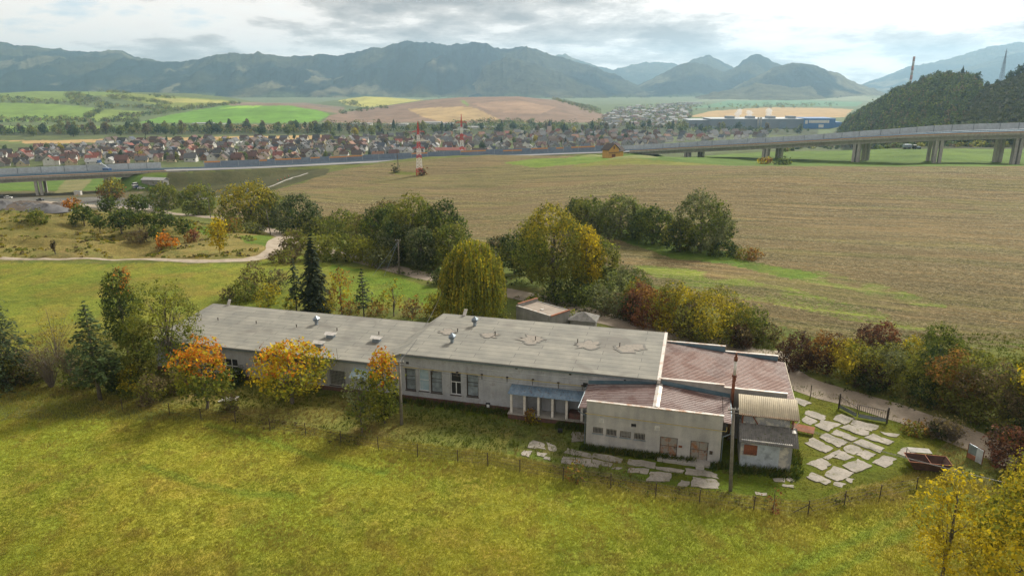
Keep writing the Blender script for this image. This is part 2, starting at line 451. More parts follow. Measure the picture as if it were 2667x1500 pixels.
M = dict(
 plaster=worn('plaster', (0.41, 0.43, 0.46), (0.34, 0.355, 0.38), 0.6, rough=0.9, fine=22, streak=(0.8, 0.8, 0.08), third=(0.33, 0.33, 0.335)),
 wplaster=worn('wing_plaster', (0.44, 0.43, 0.41), (0.345, 0.345, 0.34), 0.7, rough=0.9, fine=16, streak=(0.9, 0.9, 0.1), bmp=0.4),
 greyrender=worn('grey_render', (0.30, 0.29, 0.27), (0.22, 0.215, 0.2), 0.8, streak=(1, 1, 0.12)),
 shedwall=worn('shed_wall', (0.48, 0.46, 0.41), (0.25, 0.26, 0.28), 0.9, 0.45, 0.55, third=(0.60, 0.57, 0.5)),
 shedpatch=worn('shed_patch', (0.42, 0.48, 0.54), (0.22, 0.25, 0.28), 1.3, 0.48, 0.7, streak=(1.5, 1.5, 0.3)),
 parapetgrey=worn('parapet_grey', (0.33, 0.32, 0.30), (0.24, 0.235, 0.22), 0.5, streak=(1, 1, 0.1)),
 brick=worn('plinth_brick', (0.13, 0.06, 0.045), (0.07, 0.05, 0.04), 2.5, fine=9),
 concrete=worn('concrete', (0.42, 0.40, 0.36), (0.30, 0.285, 0.26), 1.0, streak=(1, 1, 0.25)),
 pale_metal=worn('pale_flashing', (0.54, 0.51, 0.47), (0.34, 0.19, 0.11), 1.0, 0.50, 0.66, rough=0.5, metal=0.2),
 blueflash=worn('blue_flashing', (0.085, 0.16, 0.21), (0.13, 0.20, 0.24), 1.0, rough=0.5, metal=0.3),
 rust=worn('rust', (0.20, 0.065, 0.030), (0.10, 0.04, 0.025), 1.6, rough=0.9, third=(0.30, 0.12, 0.05)),
 rustlight=worn('rust_sheet', (0.36, 0.15, 0.085), (0.24, 0.09, 0.05), 1.5, rough=0.9),
 black=plain('dark_opening', (0.012, 0.012, 0.014), 0.6),
 iron=worn('dark_iron', (0.06, 0.055, 0.05), (0.10, 0.06, 0.04), 4.0, rough=0.7, metal=0.3),
 gutter=plain('zinc_gutter', (0.16, 0.20, 0.23), 0.45, 0.6),
 glasspane=plain('dusty_pane', (0.36, 0.44, 0.50), 0.25, 0.0, 0.35, 1.5),
 brightpane=worn('bright_pane', (0.30, 0.42, 0.50), (0.40, 0.50, 0.55), 1.2, rough=0.4),
 whiteframe=plain('white_frame', (0.62, 0.64, 0.64), 0.5),
 galv=worn('galvanised', (0.30, 0.36, 0.42), (0.20, 0.24, 0.28), 2.0, rough=0.45, metal=0.5),
 whitecap=worn('white_cap', (0.68, 0.66, 0.62), (0.5, 0.47, 0.43), 2.0, rough=0.6),
 yellowpipe=plain('yellow_pipe', (0.50, 0.40, 0.13), 0.6),
 polewood=worn('pole_concrete', (0.24, 0.22, 0.19), (0.14, 0.13, 0.11), 2.0, streak=(6, 6, 0.4)),
 wire=plain('wire', (0.10, 0.10, 0.10), 0.6, 0.2),
 ceramic=plain('insulator', (0.6, 0.6, 0.6), 0.3),
 door=worn('rusty_door', (0.25, 0.235, 0.205), (0.27, 0.12, 0.05), 1.3, 0.46, 0.62, third=(0.15, 0.14, 0.13)),
 glassblock=plain('glass_block', (0.05, 0.07, 0.075), 0.25),
 asbestos=worn('mossy_sheet', (0.20, 0.19, 0.18), (0.13, 0.13, 0.12), 1.5, third=(0.085, 0.095, 0.035), streak=(4, 0.6, 0.6)),
 yellowsheet=worn('yellowed_sheet', (0.60, 0.52, 0.36), (0.48, 0.41, 0.29), 1.0, 0.4, 0.7, rough=0.6, streak=(3, 0.4, 0.4)),
 bluesheet=worn('blue_sheet', (0.15, 0.235, 0.33), (0.24, 0.33, 0.41), 1.5, rough=0.5, metal=0.3, third=(0.16, 0.10, 0.08), streak=(5, 0.8, 0.8)),
 asphalt=worn('asphalt', (0.20, 0.20, 0.205), (0.26, 0.26, 0.26), 0.05, fine=2.0, bmp=0),
 vconc=worn('viaduct_concrete', (0.42, 0.40, 0.36), (0.33, 0.315, 0.29), 0.08, fine=1.0, bmp=0, streak=(0.5, 0.5, 0.06)),
 orange=plain('orange_paint', (0.62, 0.27, 0.07)),
 barrier=worn('barrier_panel', (0.15, 0.20, 0.27), (0.20, 0.25, 0.31), 0.05, rough=0.5, bmp=0, fine=0.6),
 barriergrey=worn('barrier_grey', (0.46, 0.51, 0.54), (0.38, 0.42, 0.45), 0.05, rough=0.5, bmp=0, fine=0.6),
 redpaint=plain('red_paint', (0.62, 0.05, 0.04)), whitepaint=plain('white_paint', (0.82, 0.82, 0.80)),
)
# ------------------------------------------------------------------ ground sheet
def inpoly(px, py, P):
    ins = np.zeros(px.shape, bool)
    n = len(P)
    for i in range(n):
        x0, y0 = P[i]; x1, y1 = P[(i + 1) % n]
        if y0 == y1: continue
        c = ((y0 > py) != (y1 > py)) & (px < (x1 - x0) * (py - y0) / (y1 - y0) + x0)
        ins ^= c
    return ins
# colour (linear), rows, roughgrass, polygon in photo pixels, Y range
DRY = (0.215, 0.175, 0.058); MEAD = (0.27, 0.265, 0.036); YARD = (0.105, 0.115, 0.020); BACK = (0.185, 0.190, 0.030)
STUB = (0.138, 0.108, 0.047); GREENF = (0.115, 0.18, 0.035); BROWNF = (0.215, 0.145, 0.10); BEIGE = (0.40, 0.27, 0.12)
FDK = (0.035, 0.045, 0.025)
ZONES = [
 # near
 (MEAD, 0, 1, [(-3000,1000),(0,1010),(300,1052),(540,1088),(900,1150),(1300,1215),(1700,1295),(2100,1345),(2400,1290),(2667,1330),(3600,1500),(3600,6000),(-3000,6000)], 0, 74),
 ((0.205,0.185,0.045), 0, 1, [(-3000,960),(0,985),(300,1030),(540,1068),(900,1130),(1300,1180),(1550,1240),(1700,1262),(2100,1310),(2400,1225),(2667,1290),(2667,1330),(2400,1290),(2100,1345),(1700,1295),(1300,1215),(900,1150),(540,1088),(300,1052),(0,1010),(-3000,1000)], 0, 90),
 ((0.185,0.175,0.045), 0, 1, [(-500,960),(0,985),(300,1030),(540,1068),(900,1130),(1300,1180),(1340,1130),(1150,1085),(900,1040),(600,1010),(300,960),(-500,900)], 0, 110),
 ((0.105,0.125,0.012), 0, .7, [(1020,1050),(1300,1085),(1560,1130),(1700,1262),(2100,1310),(2400,1225),(2480,1130),(2300,1080),(2090,1020),(1900,1000),(1700,1000),(1000,1030)], 50, 110),
 (BACK, 0, 1, [(-3000,684),(0,684),(660,686),(760,650),(860,690),(1000,700),(1130,760),(1300,800),(1300,830),(1160,800),(560,800),(400,860),(0,960),(-3000,900)], 85, 160),
 ((0.14,0.185,0.025), 0, 1, [(860,690),(1010,708),(1150,760),(1150,790),(900,790),(860,740)], 85, 170),
 (DRY, 0, 1, [(-3000,676),(0,676),(640,678),(700,660),(735,625),(640,585),(440,555),(-3000,535)], 140, 225),
 ((0.12,0.17,0.025), 0, 1, [(480,585),(560,592),(600,612),(560,618),(500,600)], 140, 240),
 ((0.12,0.17,0.025), 0, 1, [(620,615),(700,612),(715,622),(690,640),(640,632)], 140, 240),
 ((0.13,0.11,0.06), 0, .6, [(-3000,545),(0,545),(430,556),(460,530),(400,500),(200,497),(0,500),(-3000,500)], 225, 520),
 ((0.16,0.15,0.14), 0, .5, [(-3000,540),(0,542),(130,545),(200,540),(420,550),(420,535),(300,512),(170,515),(0,512),(-3000,512)], 225, 520),
 # stubble field
 (STUB, 1, 0, [(540,552),(600,520),(700,500),(790,476),(850,452),(900,440),(1000,425),(1300,402),(1600,408),(2000,428),(3600,430),(3600,1100),(2700,1040),(2560,985),(2100,868),(1900,812),(1700,740),(1560,680),(1300,640),(1150,620),(1000,600),(870,575),(760,590),(620,575)], 100, 600),
 ((0.12,0.17,0.025), 0, 1, [(1700,655),(1850,662),(2050,700),(2160,720),(2060,725),(1900,690),(1750,675)], 100, 300),
 ((0.10,0.15,0.02), 0, 1, [(1480,600),(1560,610),(1700,655),(1880,672),(1930,672),(1900,655),(1800,640),(1600,590),(1480,580)], 100, 300),
 ((0.14,0.20,0.03), 0, 1, [(1310,425),(1390,414),(1470,412),(1545,402),(1680,404),(1640,418),(1480,430),(1400,437)], 380, 600),
 ((0.19,0.19,0.04), 0, 1, [(1480,436),(1560,420),(1680,406),(1740,410),(1900,432),(1640,428)], 330, 600),
 ((0.15,0.15,0.03), 0, 1, [(1010,450),(1030,446),(1110,450),(1115,456),(1080,458),(1040,456)], 380, 520),
 # motorway embankment
 ((0.075,0.072,0.03), 0, .8, [(350,520),(433,450),(700,440),(860,440),(850,455),(700,498),(560,512),(470,545),(400,540)], 395, 560),
 # beyond the motorway and under the viaducts
 (GREENF, 0, .3, [(1640,392),(2050,392),(2160,385),(2667,380),(3600,380),(3600,436),(2667,436),(1900,432),(1640,412)], 335, 1000),
 (GREENF, 0, .3, [(-3000,500),(-3000,455),(433,455),(433,500),(200,497)], 470, 700),
 ((0.22,0.20,0.09), 0, .5, [(140,505),(170,470),(240,468),(210,500)], 470, 700),
]
FAR = [
 # valley floor, by pixel rows
 ((0.10,0.12,0.045), [(-3000,436),(3600,436),(3600,350),(-3000,350)], 600, 1400),          # village ground
 (BEIGE, [(-3000,372),(150,366),(300,362),(560,357),(845,352),(850,362),(300,370),(0,378),(-3000,385)], 1050, 1500),
 ((0.13,0.16,0.05), [(-3000,372),(60,368),(60,380),(-3000,385)], 1050, 1500),
 ((0.06,0.07,0.03), [(-3000,366),(850,350),(1600,350),(2130,352),(2130,325),(850,322),(0,335),(-3000,335)], 1150, 2000),
 ((0.17,0.25,0.05), [(-3000,345),(0,345),(500,338),(560,330),(380,328),(-3000,330)], 1250, 1700),
 ((0.24,0.17,0.09), [(460,342),(850,338),(860,325),(600,326)], 1250, 1700),
 ((0.16,0.24,0.045), [(-3000,318),(-3000,262),(0,268),(150,272),(260,283),(230,305),(190,318)], 1600, 2750),
 ((0.16,0.22,0.05), [(-3000,262),(-3000,236),(260,236),(330,246),(200,252),(180,265),(0,262)], 1900, 3300),
 ((0.19,0.25,0.05), [(230,300),(280,285),(390,292),(350,310),(250,318)], 1600, 2700),
 ((0.20,0.23,0.05), [(260,250),(330,243),(420,250),(600,262),(560,275),(450,280),(330,262)], 1900, 3300),
 ((0.33, 0.31, 0.09), [(400,256),(500,258),(620,266),(600,272),(520,268),(430,268)], 1900, 3300),
 ((0.13,0.26,0.03), [(350,322),(440,300),(580,276),(700,268),(790,275),(860,298),(830,318),(700,324)], 1600, 2150),
 ((0.24,0.42,0.05), [(560,284),(640,275),(700,272),(660,282)], 1600, 2150),
 ((0.20, 0.145, 0.10), [(580,268),(700,266),(770,266),(900,280),(880,300),(830,292),(760,276),(600,276)], 1900, 3200),
 ((0.38, 0.36, 0.09), [(880,262),(960,250),(1110,262),(1110,272),(960,282),(900,274)], 2300, 3300),
 (BROWNF, [(840,318),(860,300),(950,284),(1110,262),(1200,254),(1350,250),(1460,262),(1540,286),(1590,305),(1560,322),(1300,326),(1000,330)], 1600, 2750),
 ((0.38,0.27,0.13), [(1062,284),(1200,278),(1240,282),(1300,312),(1150,318),(1100,305)], 1600, 2400),
 ((0.30,0.20,0.13), [(1230,270),(1350,262),(1450,280),(1400,300),(1280,290)], 1600, 2400),
 ((0.17,0.23,0.06), [(1198,262),(1210,262),(1225,276),(1215,277)], 1600, 2400),
 (BEIGE, [(1790,305),(1850,290),(2000,280),(2160,282),(2220,286),(2200,306),(2000,306)], 1700, 2600),
 ((0.10,0.20,0.10), [(1800,282),(1900,262),(2100,262),(2250,266),(2230,278),(2000,276)], 2500, 5000),
 ((0.20,0.22,0.13), [(1800,263),(1950,252),(2250,250),(2300,262),(2000,262)], 2900, 6000),
]
TRK = [[(2480,1262),(2420,1300),(2330,1350),(2230,1405),(2130,1450),(1990,1520),(1850,1600)], [(2520,1290),(2470,1320),(2380,1375),(2280,1432),(2180,1485),(2060,1550)], [(1330,1178),(1550,1215),(1750,1255),(1900,1270)], [(540,1105),(700,1150),(850,1200),(1000,1232)], [(380,1215),(520,1260),(640,1285),(760,1290)]]
def track_dist(X, Y):
    best = np.full(X.shape, 9.0); m = (Y > 30) & (Y < 95)
    for t in TRK:
        P = np.array([(*(np.array(ray(*q))[:2] * (-CZ / ray(*q)[2])), 0) for q in t]); d, _ = polydist(X[m], Y[m], P); best[m] = np.minimum(best[m], d)
    return best + (fbm(X * .8, Y * .8, 1, 2) - .5) * .5
def build_ground():
    phi = np.concatenate([np.linspace(-math.pi * 0.5, -0.665, 26), np.linspace(-0.66, 0.66, 640), np.linspace(0.665, math.pi * 0.5, 26)])
    r = [8.0, 16, 24, 30]
    while r[-1] < 120: r.append(r[-1] * 1.0085)
    while r[-1] < 700: r.append(r[-1] * 1.0075)
    while r[-1] < 3200: r.append(r[-1] * 1.009)
    while r[-1] < 18000: r.append(r[-1] * 1.03)
    r = np.array(r)
    PH, RR = np.meshgrid(phi, r)
    Y = RR * np.cos(PH); X = RR * np.sin(PH)
    X[:, 0] = -RR[:, 0]; X[:, -1] = RR[:, -1]
    Yt = np.maximum(Y, 0)
    Z = terrain(X.ravel(), Yt.ravel()).reshape(X.shape)
    far = ss(5500, 9000, RR); Z = Z * (1 - far) + -48 * far
    px, py = proj(X, np.maximum(Y, 20), Z)
    # wobble the land-cover borders a little so that no edge is ruler-straight
    wx = (fbm(X / 3.5, Y / 3.5, 2, 3) - 0.5); wy = (fbm(X / 3.5, Y / 3.5, 6, 3) - 0.5)
    k = 30 * 60 / np.maximum(RR, 30)
    qx = px + wx * k * 1.5; qy = py + wy * k * 0.7
    c = np.zeros(X.shape + (3,)); c[:] = (0.13, 0.14, 0.035)
    c[Y > 700] = (0.11, 0.14, 0.055)
    c[(Y > 3000)] = (0.13, 0.16, 0.08)
    rows = np.zeros(X.shape); rg = np.full(X.shape, 0.9); rg[Y > 700] = 0.2
    for col, rw, g, P, y0, y1 in ZONES:
        m = inpoly(qx, qy, P) & (Y >= y0) & (Y <= y1)
        c[m] = col; rows[m] = rw; rg[m] = g
    fx = px + wx * 6; fy = py + wy * 1.5
    for col, P, y0, y1 in FAR:
        m = inpoly(fx, fy, P) & (Y >= y0) & (Y <= y1)
        c[m] = col; rows[m] = 0; rg[m] = 0.15
    m = inpoly(px, py, FAR[6][1]) & (Y > 1600); rows[m] = 0.0
    # hill under the wood
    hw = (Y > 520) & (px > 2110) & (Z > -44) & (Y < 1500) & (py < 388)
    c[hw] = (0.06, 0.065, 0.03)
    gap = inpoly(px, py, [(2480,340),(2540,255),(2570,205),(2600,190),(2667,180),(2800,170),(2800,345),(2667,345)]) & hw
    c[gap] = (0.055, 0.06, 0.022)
    # green regrowth patches in the stubble, grass tints in the meadow
    fp = fbm((X - Y * .4) / 40, (Y + X * .42) / 9, 4, 4)
    gm = (rows > 0.5)
    st2 = inpoly(qx, qy, [(1990,698),(2150,708),(2300,742),(2480,800),(2400,800),(2200,752),(2060,725)]) & gm
    gmix = (ss(0.46, 0.64, fp) * 0.46 * gm)[..., None]
    c = c * (1 - gmix) + np.array((0.120, 0.135, 0.034)) * gmix
    strip = inpoly(qx, qy, [(1640,690),(1800,700),(2100,760),(2420,850),(2400,870),(2000,790),(1750,745)]) & gm
    sm = (ss(0.35, 0.6, fbm(X / 6, Y / 6, 1, 3)) * 0.9 * strip)[..., None]
    c = c * (1 - sm) + np.array((0.15, 0.21, 0.025)) * sm
    s2 = (ss(0.38, 0.6, fbm(X / 5, Y / 5, 2, 3)) * 0.85 * st2)[..., None]
    c = c * (1 - s2) + np.array((0.12, 0.18, 0.025)) * s2
    fm = fbm(X / 7, Y / 7, 3, 5)
    gr = (Y < 160) & (rows < .5)
    a = (ss(0.42, 0.62, fm) * 0.4 * gr)[..., None]
    c = c * (1 - a) + c * np.array((0.62, 0.95, 0.75)) * a
    b = (ss(0.52, 0.7, fbm(X / 4, Y / 4, 7, 4)) * 0.6 * gr)[..., None]
    c = c * (1 - b) + (c * np.array((1.12, 0.86, 1.25))) * b
    hb = ((rows < .5) & (Y > 145) & (Y < 700))
    b = (ss(0.42, 0.66, fbm(X / 14, Y / 8, 6, 4)) * 0.55 * hb)[..., None]
    c = c * (1 - b) + c * np.array((0.6, 0.72, 0.6)) * b
    tk = track_dist(X, Y)
    a = ss(.75, .2, tk)[..., None] * .55 * (Y < 90)[..., None]
    c = c * (1 - a) + np.array((.11, .17, .02)) * a
    n = len(phi); mrow = len(r)
    V = np.stack([X, Y, Z], -1).reshape(-1, 3)
    i = np.arange(mrow - 1)[:, None] * n + np.arange(n - 1)[None]
    Fc = np.stack([i, i + 1, i + n + 1, i + n], -1).reshape(-1, 4)
    # behind the camera: one more skirt of ground
    mask = np.stack([rows, rg, (Y > 900) * 1.0], -1).reshape(-1, 3)
    m, nt, bs = newmat('ground')
    at_ = nd(nt, 'ShaderNodeAttribute', attribute_name='Col'); mk = nd(nt, 'ShaderNodeAttribute', attribute_name='Mask')
    sp = nd(nt, 'ShaderNodeSeparateColor'); nt.links.new(mk.outputs[0], sp.inputs[0])
    v = objv(nt)
    col = at_.outputs[0]
    n_small = noise(nt, 3.2, 5, 0.7, v); n_mid = noise(nt, 0.45, 5, 0.62, v, 0.6); n_big = noise(nt, 0.045, 4, 0.6, v)
    col = mixc(nt, 1.0, col, ramp(nt, n_big, [(0.3, 0.80), (0.7, 1.20)]), 'MULTIPLY')
    g1 = mixc(nt, 1.0, col, ramp(nt, n_mid, [(0.32, (0.72, 0.80, 0.74)), (0.5, (0.98, 1.0, 0.95)), (0.7, (1.22, 1.15, 1.12))]), 'MULTIPLY')
    g1 = mixc(nt, 1.0, g1, ramp(nt, n_small, [(0.3, 0.55), (0.7, 1.4)]), 'MULTIPLY')
    col = mixc(nt, sp.outputs[1], col, g1)
    # drill rows of the stubble: run across the slope, bending round the knoll
    sx_ = nd(nt, 'ShaderNodeSeparateXYZ'); nt.links.new(v, sx_.inputs[0])
    rx = mth(nt, 'ADD', sx_.outputs[1], mth(nt, 'MULTIPLY', sx_.outputs[0], 0.42))
    rx = mth(nt, 'ADD', rx, mth(nt, 'MULTIPLY', mth(nt, 'POWER', mth(nt, 'ADD', mth(nt, 'MULTIPLY', sx_.outputs[0], 0.005), -0.35), 2.0), -55.0))
    cm = nd(nt, 'ShaderNodeCombineXYZ'); nt.links.new(mth(nt, 'MULTIPLY', sx_.outputs[0], 0.05), cm.inputs[0]); nt.links.new(rx, cm.inputs[1])
    r1 = noise(nt, 1.3, 7, 0.8, cm.outputs[0]); r2 = noise(nt, 0.28, 4, 0.7, cm.outputs[0])
    rows_c = mixc(nt, 1.0, at_.outputs[0], ramp(nt, r1, [(0.34, (0.40, 0.40, 0.40)), (0.47, (0.82, 0.82, 0.82)), (0.53, (1.12, 1.12, 1.1)), (0.64, (1.7, 1.6, 1.5))]), 'MULTIPLY')
    rows_c = mixc(nt, 1.0, rows_c, ramp(nt, r2, [(0.38, (0.52, 0.58, 0.52)), (0.5, (1.0, 1.0, 1.0)), (0.62, (1.5, 1.4, 1.35))]), 'MULTIPLY')
    straw = noise(nt, 1.5, 7, 0.8, v, 1.5)
    rows_c = mixc(nt, ramp(nt, straw, [(0.52, 0.0), (0.60, 0.75)]), rows_c, (0.40, 0.31, 0.18))
    rows_c = mixc(nt, ramp(nt, straw, [(0.36, 0.6), (0.44, 0.0)]), rows_c, (0.085, 0.065, 0.035))
    col = mixc(nt, sp.outputs[0], col, rows_c)
    # distant fields: drilled strips and scattered tone
    fr = noise(nt, 0.02, 6, 0.7, v)
    colf = mixc(nt, 1.0, at_.outputs[0], ramp(nt, fr, [(0.3, 0.72), (0.7, 1.3)]), 'MULTIPLY')
    col = mixc(nt, sp.outputs[2], col, colf)
    nt.links.new(col, bs.inputs['Base Color']); bs.inputs['Roughness'].default_value = 0.95
    bs.inputs['Specular IOR Level'].default_value = 0.1
    hsum = mth(nt, 'ADD', n_small, mth(nt, 'MULTIPLY', n_mid, 3.0))
    hsum = mth(nt, 'ADD', mth(nt, 'MULTIPLY', hsum, mth(nt, 'SUBTRACT', 1.0, sp.outputs[2])), mth(nt, 'MULTIPLY', r1, mth(nt, 'MULTIPLY', sp.outputs[0], 2.0)))
    bump(nt, bs, hsum, 0.7, 0.22)
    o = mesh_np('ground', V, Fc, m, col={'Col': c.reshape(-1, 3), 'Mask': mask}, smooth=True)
    tag(o, kind='structure')
    # the ground behind the camera, joined at Y = 0
    bx = np.array([-18000, 18000]); Vb = np.array([(-18000, -6000, 0), (18000, -6000, 0), (18000, -0.02, 0), (-18000, -0.02, 0)], float)
    m2 = worn('ground_behind', (0.17, 0.17, 0.03), (0.12, 0.14, 0.03), 0.2, bmp=0)
    o2 = mesh_np('ground', Vb, np.array([[0, 1, 2, 3]]), m2); tag(o2, kind='structure')
    o2.location.z = -0.02
build_ground()

# ------------------------------------------------------------------ roads and tracks (sheets just above the ground)
def strip(name, pts, w, m, lift=0.10, kind='structure', step=1.5, wob=0.25, across=5):
    P = _resample(np.array([(p[0], p[1], 0) for p in pts]), step)
    N = _side(P)
    ws = (w if hasattr(w, '__len__') else [w] * len(pts))
    wv = np.interp(np.linspace(0, 1, len(P)), np.linspace(0, 1, len(ws)), ws)
    V = []; 
    for j in range(across):
        t = j / (across - 1) - 0.5
        wb = (fbm(P[:, 0] / 2.0 + j * 50, P[:, 1] / 2.0, 2, 2) - 0.5) * wob * 2 if j in (0, across - 1) else 0
        x = P[:, 0] + N[:, 0] * (wv * t + wb); y = P[:, 1] + N[:, 1] * (wv * t + wb)
        z = terrain(x, y) + (lift if 0 < j < across - 1 else lift * 0.3)
        V.append(np.stack([x, y, z], 1))
    V = np.stack(V, 1).reshape(-1, 3); n = len(P)
    i = np.arange(n - 1)[:, None] * across + np.arange(across - 1)[None]
    Fc = np.stack([i, i + 1, i + across + 1, i + across], -1).reshape(-1, 4)[:, ::-1]
    o = mesh_np(name, V, Fc, m, smooth=True)
    return tag(o, kind=kind)
ROADM = worn('gravel_road', (0.30, 0.245, 0.185), (0.20, 0.165, 0.12), 0.35, 0.4, 0.7, fine=5, bmp=0.3)
TRACKM = worn('chalky_track', (0.38, 0.32, 0.245), (0.26, 0.21, 0.15), 0.5, fine=5)
rp = [G(2900,1310), G(2667,1205), G(2560,1158), G(2400,1097), G(2250,1049), G(2090,1000), G(1980,935), G(1850,890), G(1700,860), G(1560,825), G(1500,806), G(1380,775), G(1200,738), G(1120,722), G(1060,708), G(1000,693)]
rp2 = [(x, y) for x, y, z in [G(1000,693), G(900,668), G(820,645), G(756,624), G(730,612), G(700,600), G(665,588), G(620,577), G(560,567), G(490,560), G(440,555)]]
rq = [(p[0], p[1]) for p in rp]
strip('road', rq + rp2[1:], 5.2, ROADM)
strip('road', [G(440,555)[:2], G(380,546)[:2], G(300,540)[:2], G(220,535)[:2], G(130,528)[:2], G(0,527)[:2], G(-200,528)[:2]], [4, 6, 6, 7, 6, 6, 6], TRACKM, 0.2)
strip('track', [G(745,617)[:2], G(728,628)[:2], G(718,640)[:2], G(716,652)[:2], G(700,662)[:2], G(670,672)[:2], G(620,678)[:2], G(500,680)[:2], G(300,678)[:2], G(150,676)[:2], G(0,672)[:2], G(-200,668)[:2]],
      [4.5, 5, 5, 4.5, 3.5, 3, 2.6, 1.6, 1.3, 1.6, 2.4, 2.4], TRACKM)
strip('path', [G(2060,930)[:2], G(1990,925)[:2], G(1940,915)[:2]], [4, 5, 2], TRACKM, 0.13)

# ------------------------------------------------------------------ mountains
def ridged(x, y, s, o=5):
    r = 0; w = 1; tot = 0
    for k in range(o):
        r = r + w * (1 - np.abs(2 * vnoise(x * 2 ** k + 13 * k, y * 2 ** k + 7 * k, s + k) - 1)); tot += w; w *= 0.52
    return r / tot
FORM, fnt, fbs = newmat('mountain_forest')
_a = nd(fnt, 'ShaderNodeAttribute', attribute_name='Col')
_nv = noise(fnt, 0.012, 8, 0.72, objv(fnt))
_c = mixc(fnt, 1.0, _a.outputs[0], ramp(fnt, _nv, [(0.3, 0.45), (0.7, 1.55)]), 'MULTIPLY')
fnt.links.new(_c, fbs.inputs['Base Color']); fbs.inputs['Roughness'].default_value = 1.0; fbs.inputs['Specular IOR Level'].default_value = 0.0
bump(fnt, fbs, noise(fnt, 0.03, 6, 0.8, objv(fnt)), 1.0, 22.0)
def mountain(name, crest, yc, yf, depth=1800, spur=0.16, seed=0, clear=0.03, tint=(0.014, 0.028, 0.030), k=5.0, trees=6.0):
    crest = sorted(crest)
    x0, x1 = crest[0][0], crest[-1][0]
    n = int((x1 - x0) / 2.2) + 2; R1, R2 = 80, 18
    px = np.linspace(x0, x1, n)
    zc = np.array([zat(p, yc) for p in np.interp(px, [c[0] for c in crest], [c[1] for c in crest])])
    zc = zc + (fbm(px / 9.0, px * 0 + seed, seed, 4) - 0.5) * (yc / F) * 5.5
    u = (px - 1333.5) / F
    t = np.concatenate([np.linspace(0, 1, R1), 1 + np.linspace(0, 1, R2 + 1)[1:]])
    T, U = np.meshgrid(t, u); Zc = np.repeat(zc[:, None], len(t), 1)
    yfv = yf * (1 + 0.10 * (fbm(px / 60, px * 0 + 3.3, seed + 1, 3) - 0.5))[:, None]
    Y = np.where(T <= 1, yfv + (yc - yfv) * T, yc + (T - 1) * depth)
    X = U * yc * (CP + 0.02) * (Y / yc)
    e = ss(0, 1, np.where(T <= 1, T, 2 - T))
    prof = np.where(T <= 1, 0.55 * T + 0.45 * T * T * (3 - 2 * T), (2 - T) ** 1.2)
    kk = k / (yc)
    rd = ridged(X * kk * 3 + 0.35 * fbm(X * kk * 2, Y * kk * 2, seed, 3), Y * kk * 1.1, seed) - 0.62
    env = np.clip(T * (1 - T) * 4, 0, 1) ** 0.8 * (T <= 1) + (T > 1) * np.clip((T - 1) * (2 - T) * 4, 0, 1)
    Z = -50 + (Zc + 50) * prof + rd * (Zc + 50) * spur * 3.2 * env
    Z = Z + (fbm(X / 55, Y / 55, seed + 2, 3) - 0.5) * trees * 3 * np.clip((Zc + 50) / 200, 0, 1) * np.minimum(1, T * 6)
    # a closed skirt at both ends so that the ridge runs out instead of being cut
    ends = ss(0, 30, px - x0) * ss(0, 30, x1 - px)
    Z = -50 + (Z + 50) * np.where(np.array(crest[0][0]) > -200, ends, 1)[:, None] if x0 > 0 else Z
    c = np.zeros(Z.shape + (3,)); c[:] = tint
    pn = fbm(X / 260, Y / 420, seed + 3, 4)
    a = ss(1 - clear * 7.5 - 0.16, 1 - clear * 7.5 - 0.02, pn)[..., None]
    c = c * (1 - a) + np.array((0.17, 0.16, 0.10)) * a
    b = (ss(0.45, 0.6, fbm(X / 500, Y / 600, seed + 5, 3)) * 0.6)[..., None]
    c = c * (1 - b) + np.array((0.095, 0.09, 0.04)) * b
    low = (ss(0.10, 0.02, T + (pn - 0.5) * 0.2) * 0.7)[..., None]
    c = c * (1 - low) + np.array((0.12, 0.15, 0.07)) * low
    m_ = len(t)
    V = np.stack([X, Y, Z], -1).reshape(-1, 3)
    i = np.arange(n - 1)[:, None] * m_ + np.arange(m_ - 1)[None]
    Fc = np.stack([i, i + m_, i + m_ + 1, i + 1], -1).reshape(-1, 4)
    return tag(mesh_np(name, V, Fc, FORM, col=c.reshape(-1, 3), smooth=True), kind='structure')
mountain('mountains', [(-700,95),(-300,98),(0,103),(35,106),(84,118),(147,124),(224,134),(266,137),(325,132),(349,133),(377,148),(419,155),(470,168),(560,200)], 6500, 5000, seed=1)
mountain('mountains', [(-700,140),(-300,150),(0,154),(52,149),(105,146),(175,147),(300,151),(380,156),(454,163),(500,161),(560,150),(600,141),(650,142),(700,139),(760,147),(830,146),(895,146),(948,135),(979,125),(1004,126),(1025,118),
  (1049,113),(1063,108),(1077,110),(1110,112),(1130,112),(1171,118),(1200,114),(1252,113),(1273,118),(1287,125),(1318,129),(1360,122),(1395,129),(1444,146),(1503,164),(1559,181),(1605,199),(1650,220),(1700,240)], 5700, 4350, seed=2, spur=0.2, clear=0.026)
mountain('mountains', [(-600,190),(-200,185),(0,192),(60,198),(120,190),(220,200),(300,215),(400,205),(470,192),(540,200),(620,195),(700,176),(780,180),(860,200),(940,225),(1000,240)], 5200, 4300, 1200, seed=3, spur=0.22)
mountain('mountains', [(960,246),(1010,230),(1050,212),(1100,172),(1130,156),(1164,144),(1200,158),(1230,188),(1290,232),(1330,246)], 5100, 4300, 1000, seed=4, spur=0.2, clear=0.03)
mountain('mountains', [(1180,246),(1220,222),(1260,180),(1311,153),(1357,158),(1420,178),(1480,196),(1530,215),(1600,246)], 4950, 4250, 1000, seed=5, spur=0.22, clear=0.035)
mountain('mountains', [(1360,235),(1400,170),(1440,146),(1468,142),(1496,155),(1540,170),(1590,184),(1620,174),(1650,166),(1695,162),(1745,166),(1800,185),(1900,215),(2000,240)], 8600, 7000, seed=6, tint=(0.035,0.05,0.03))
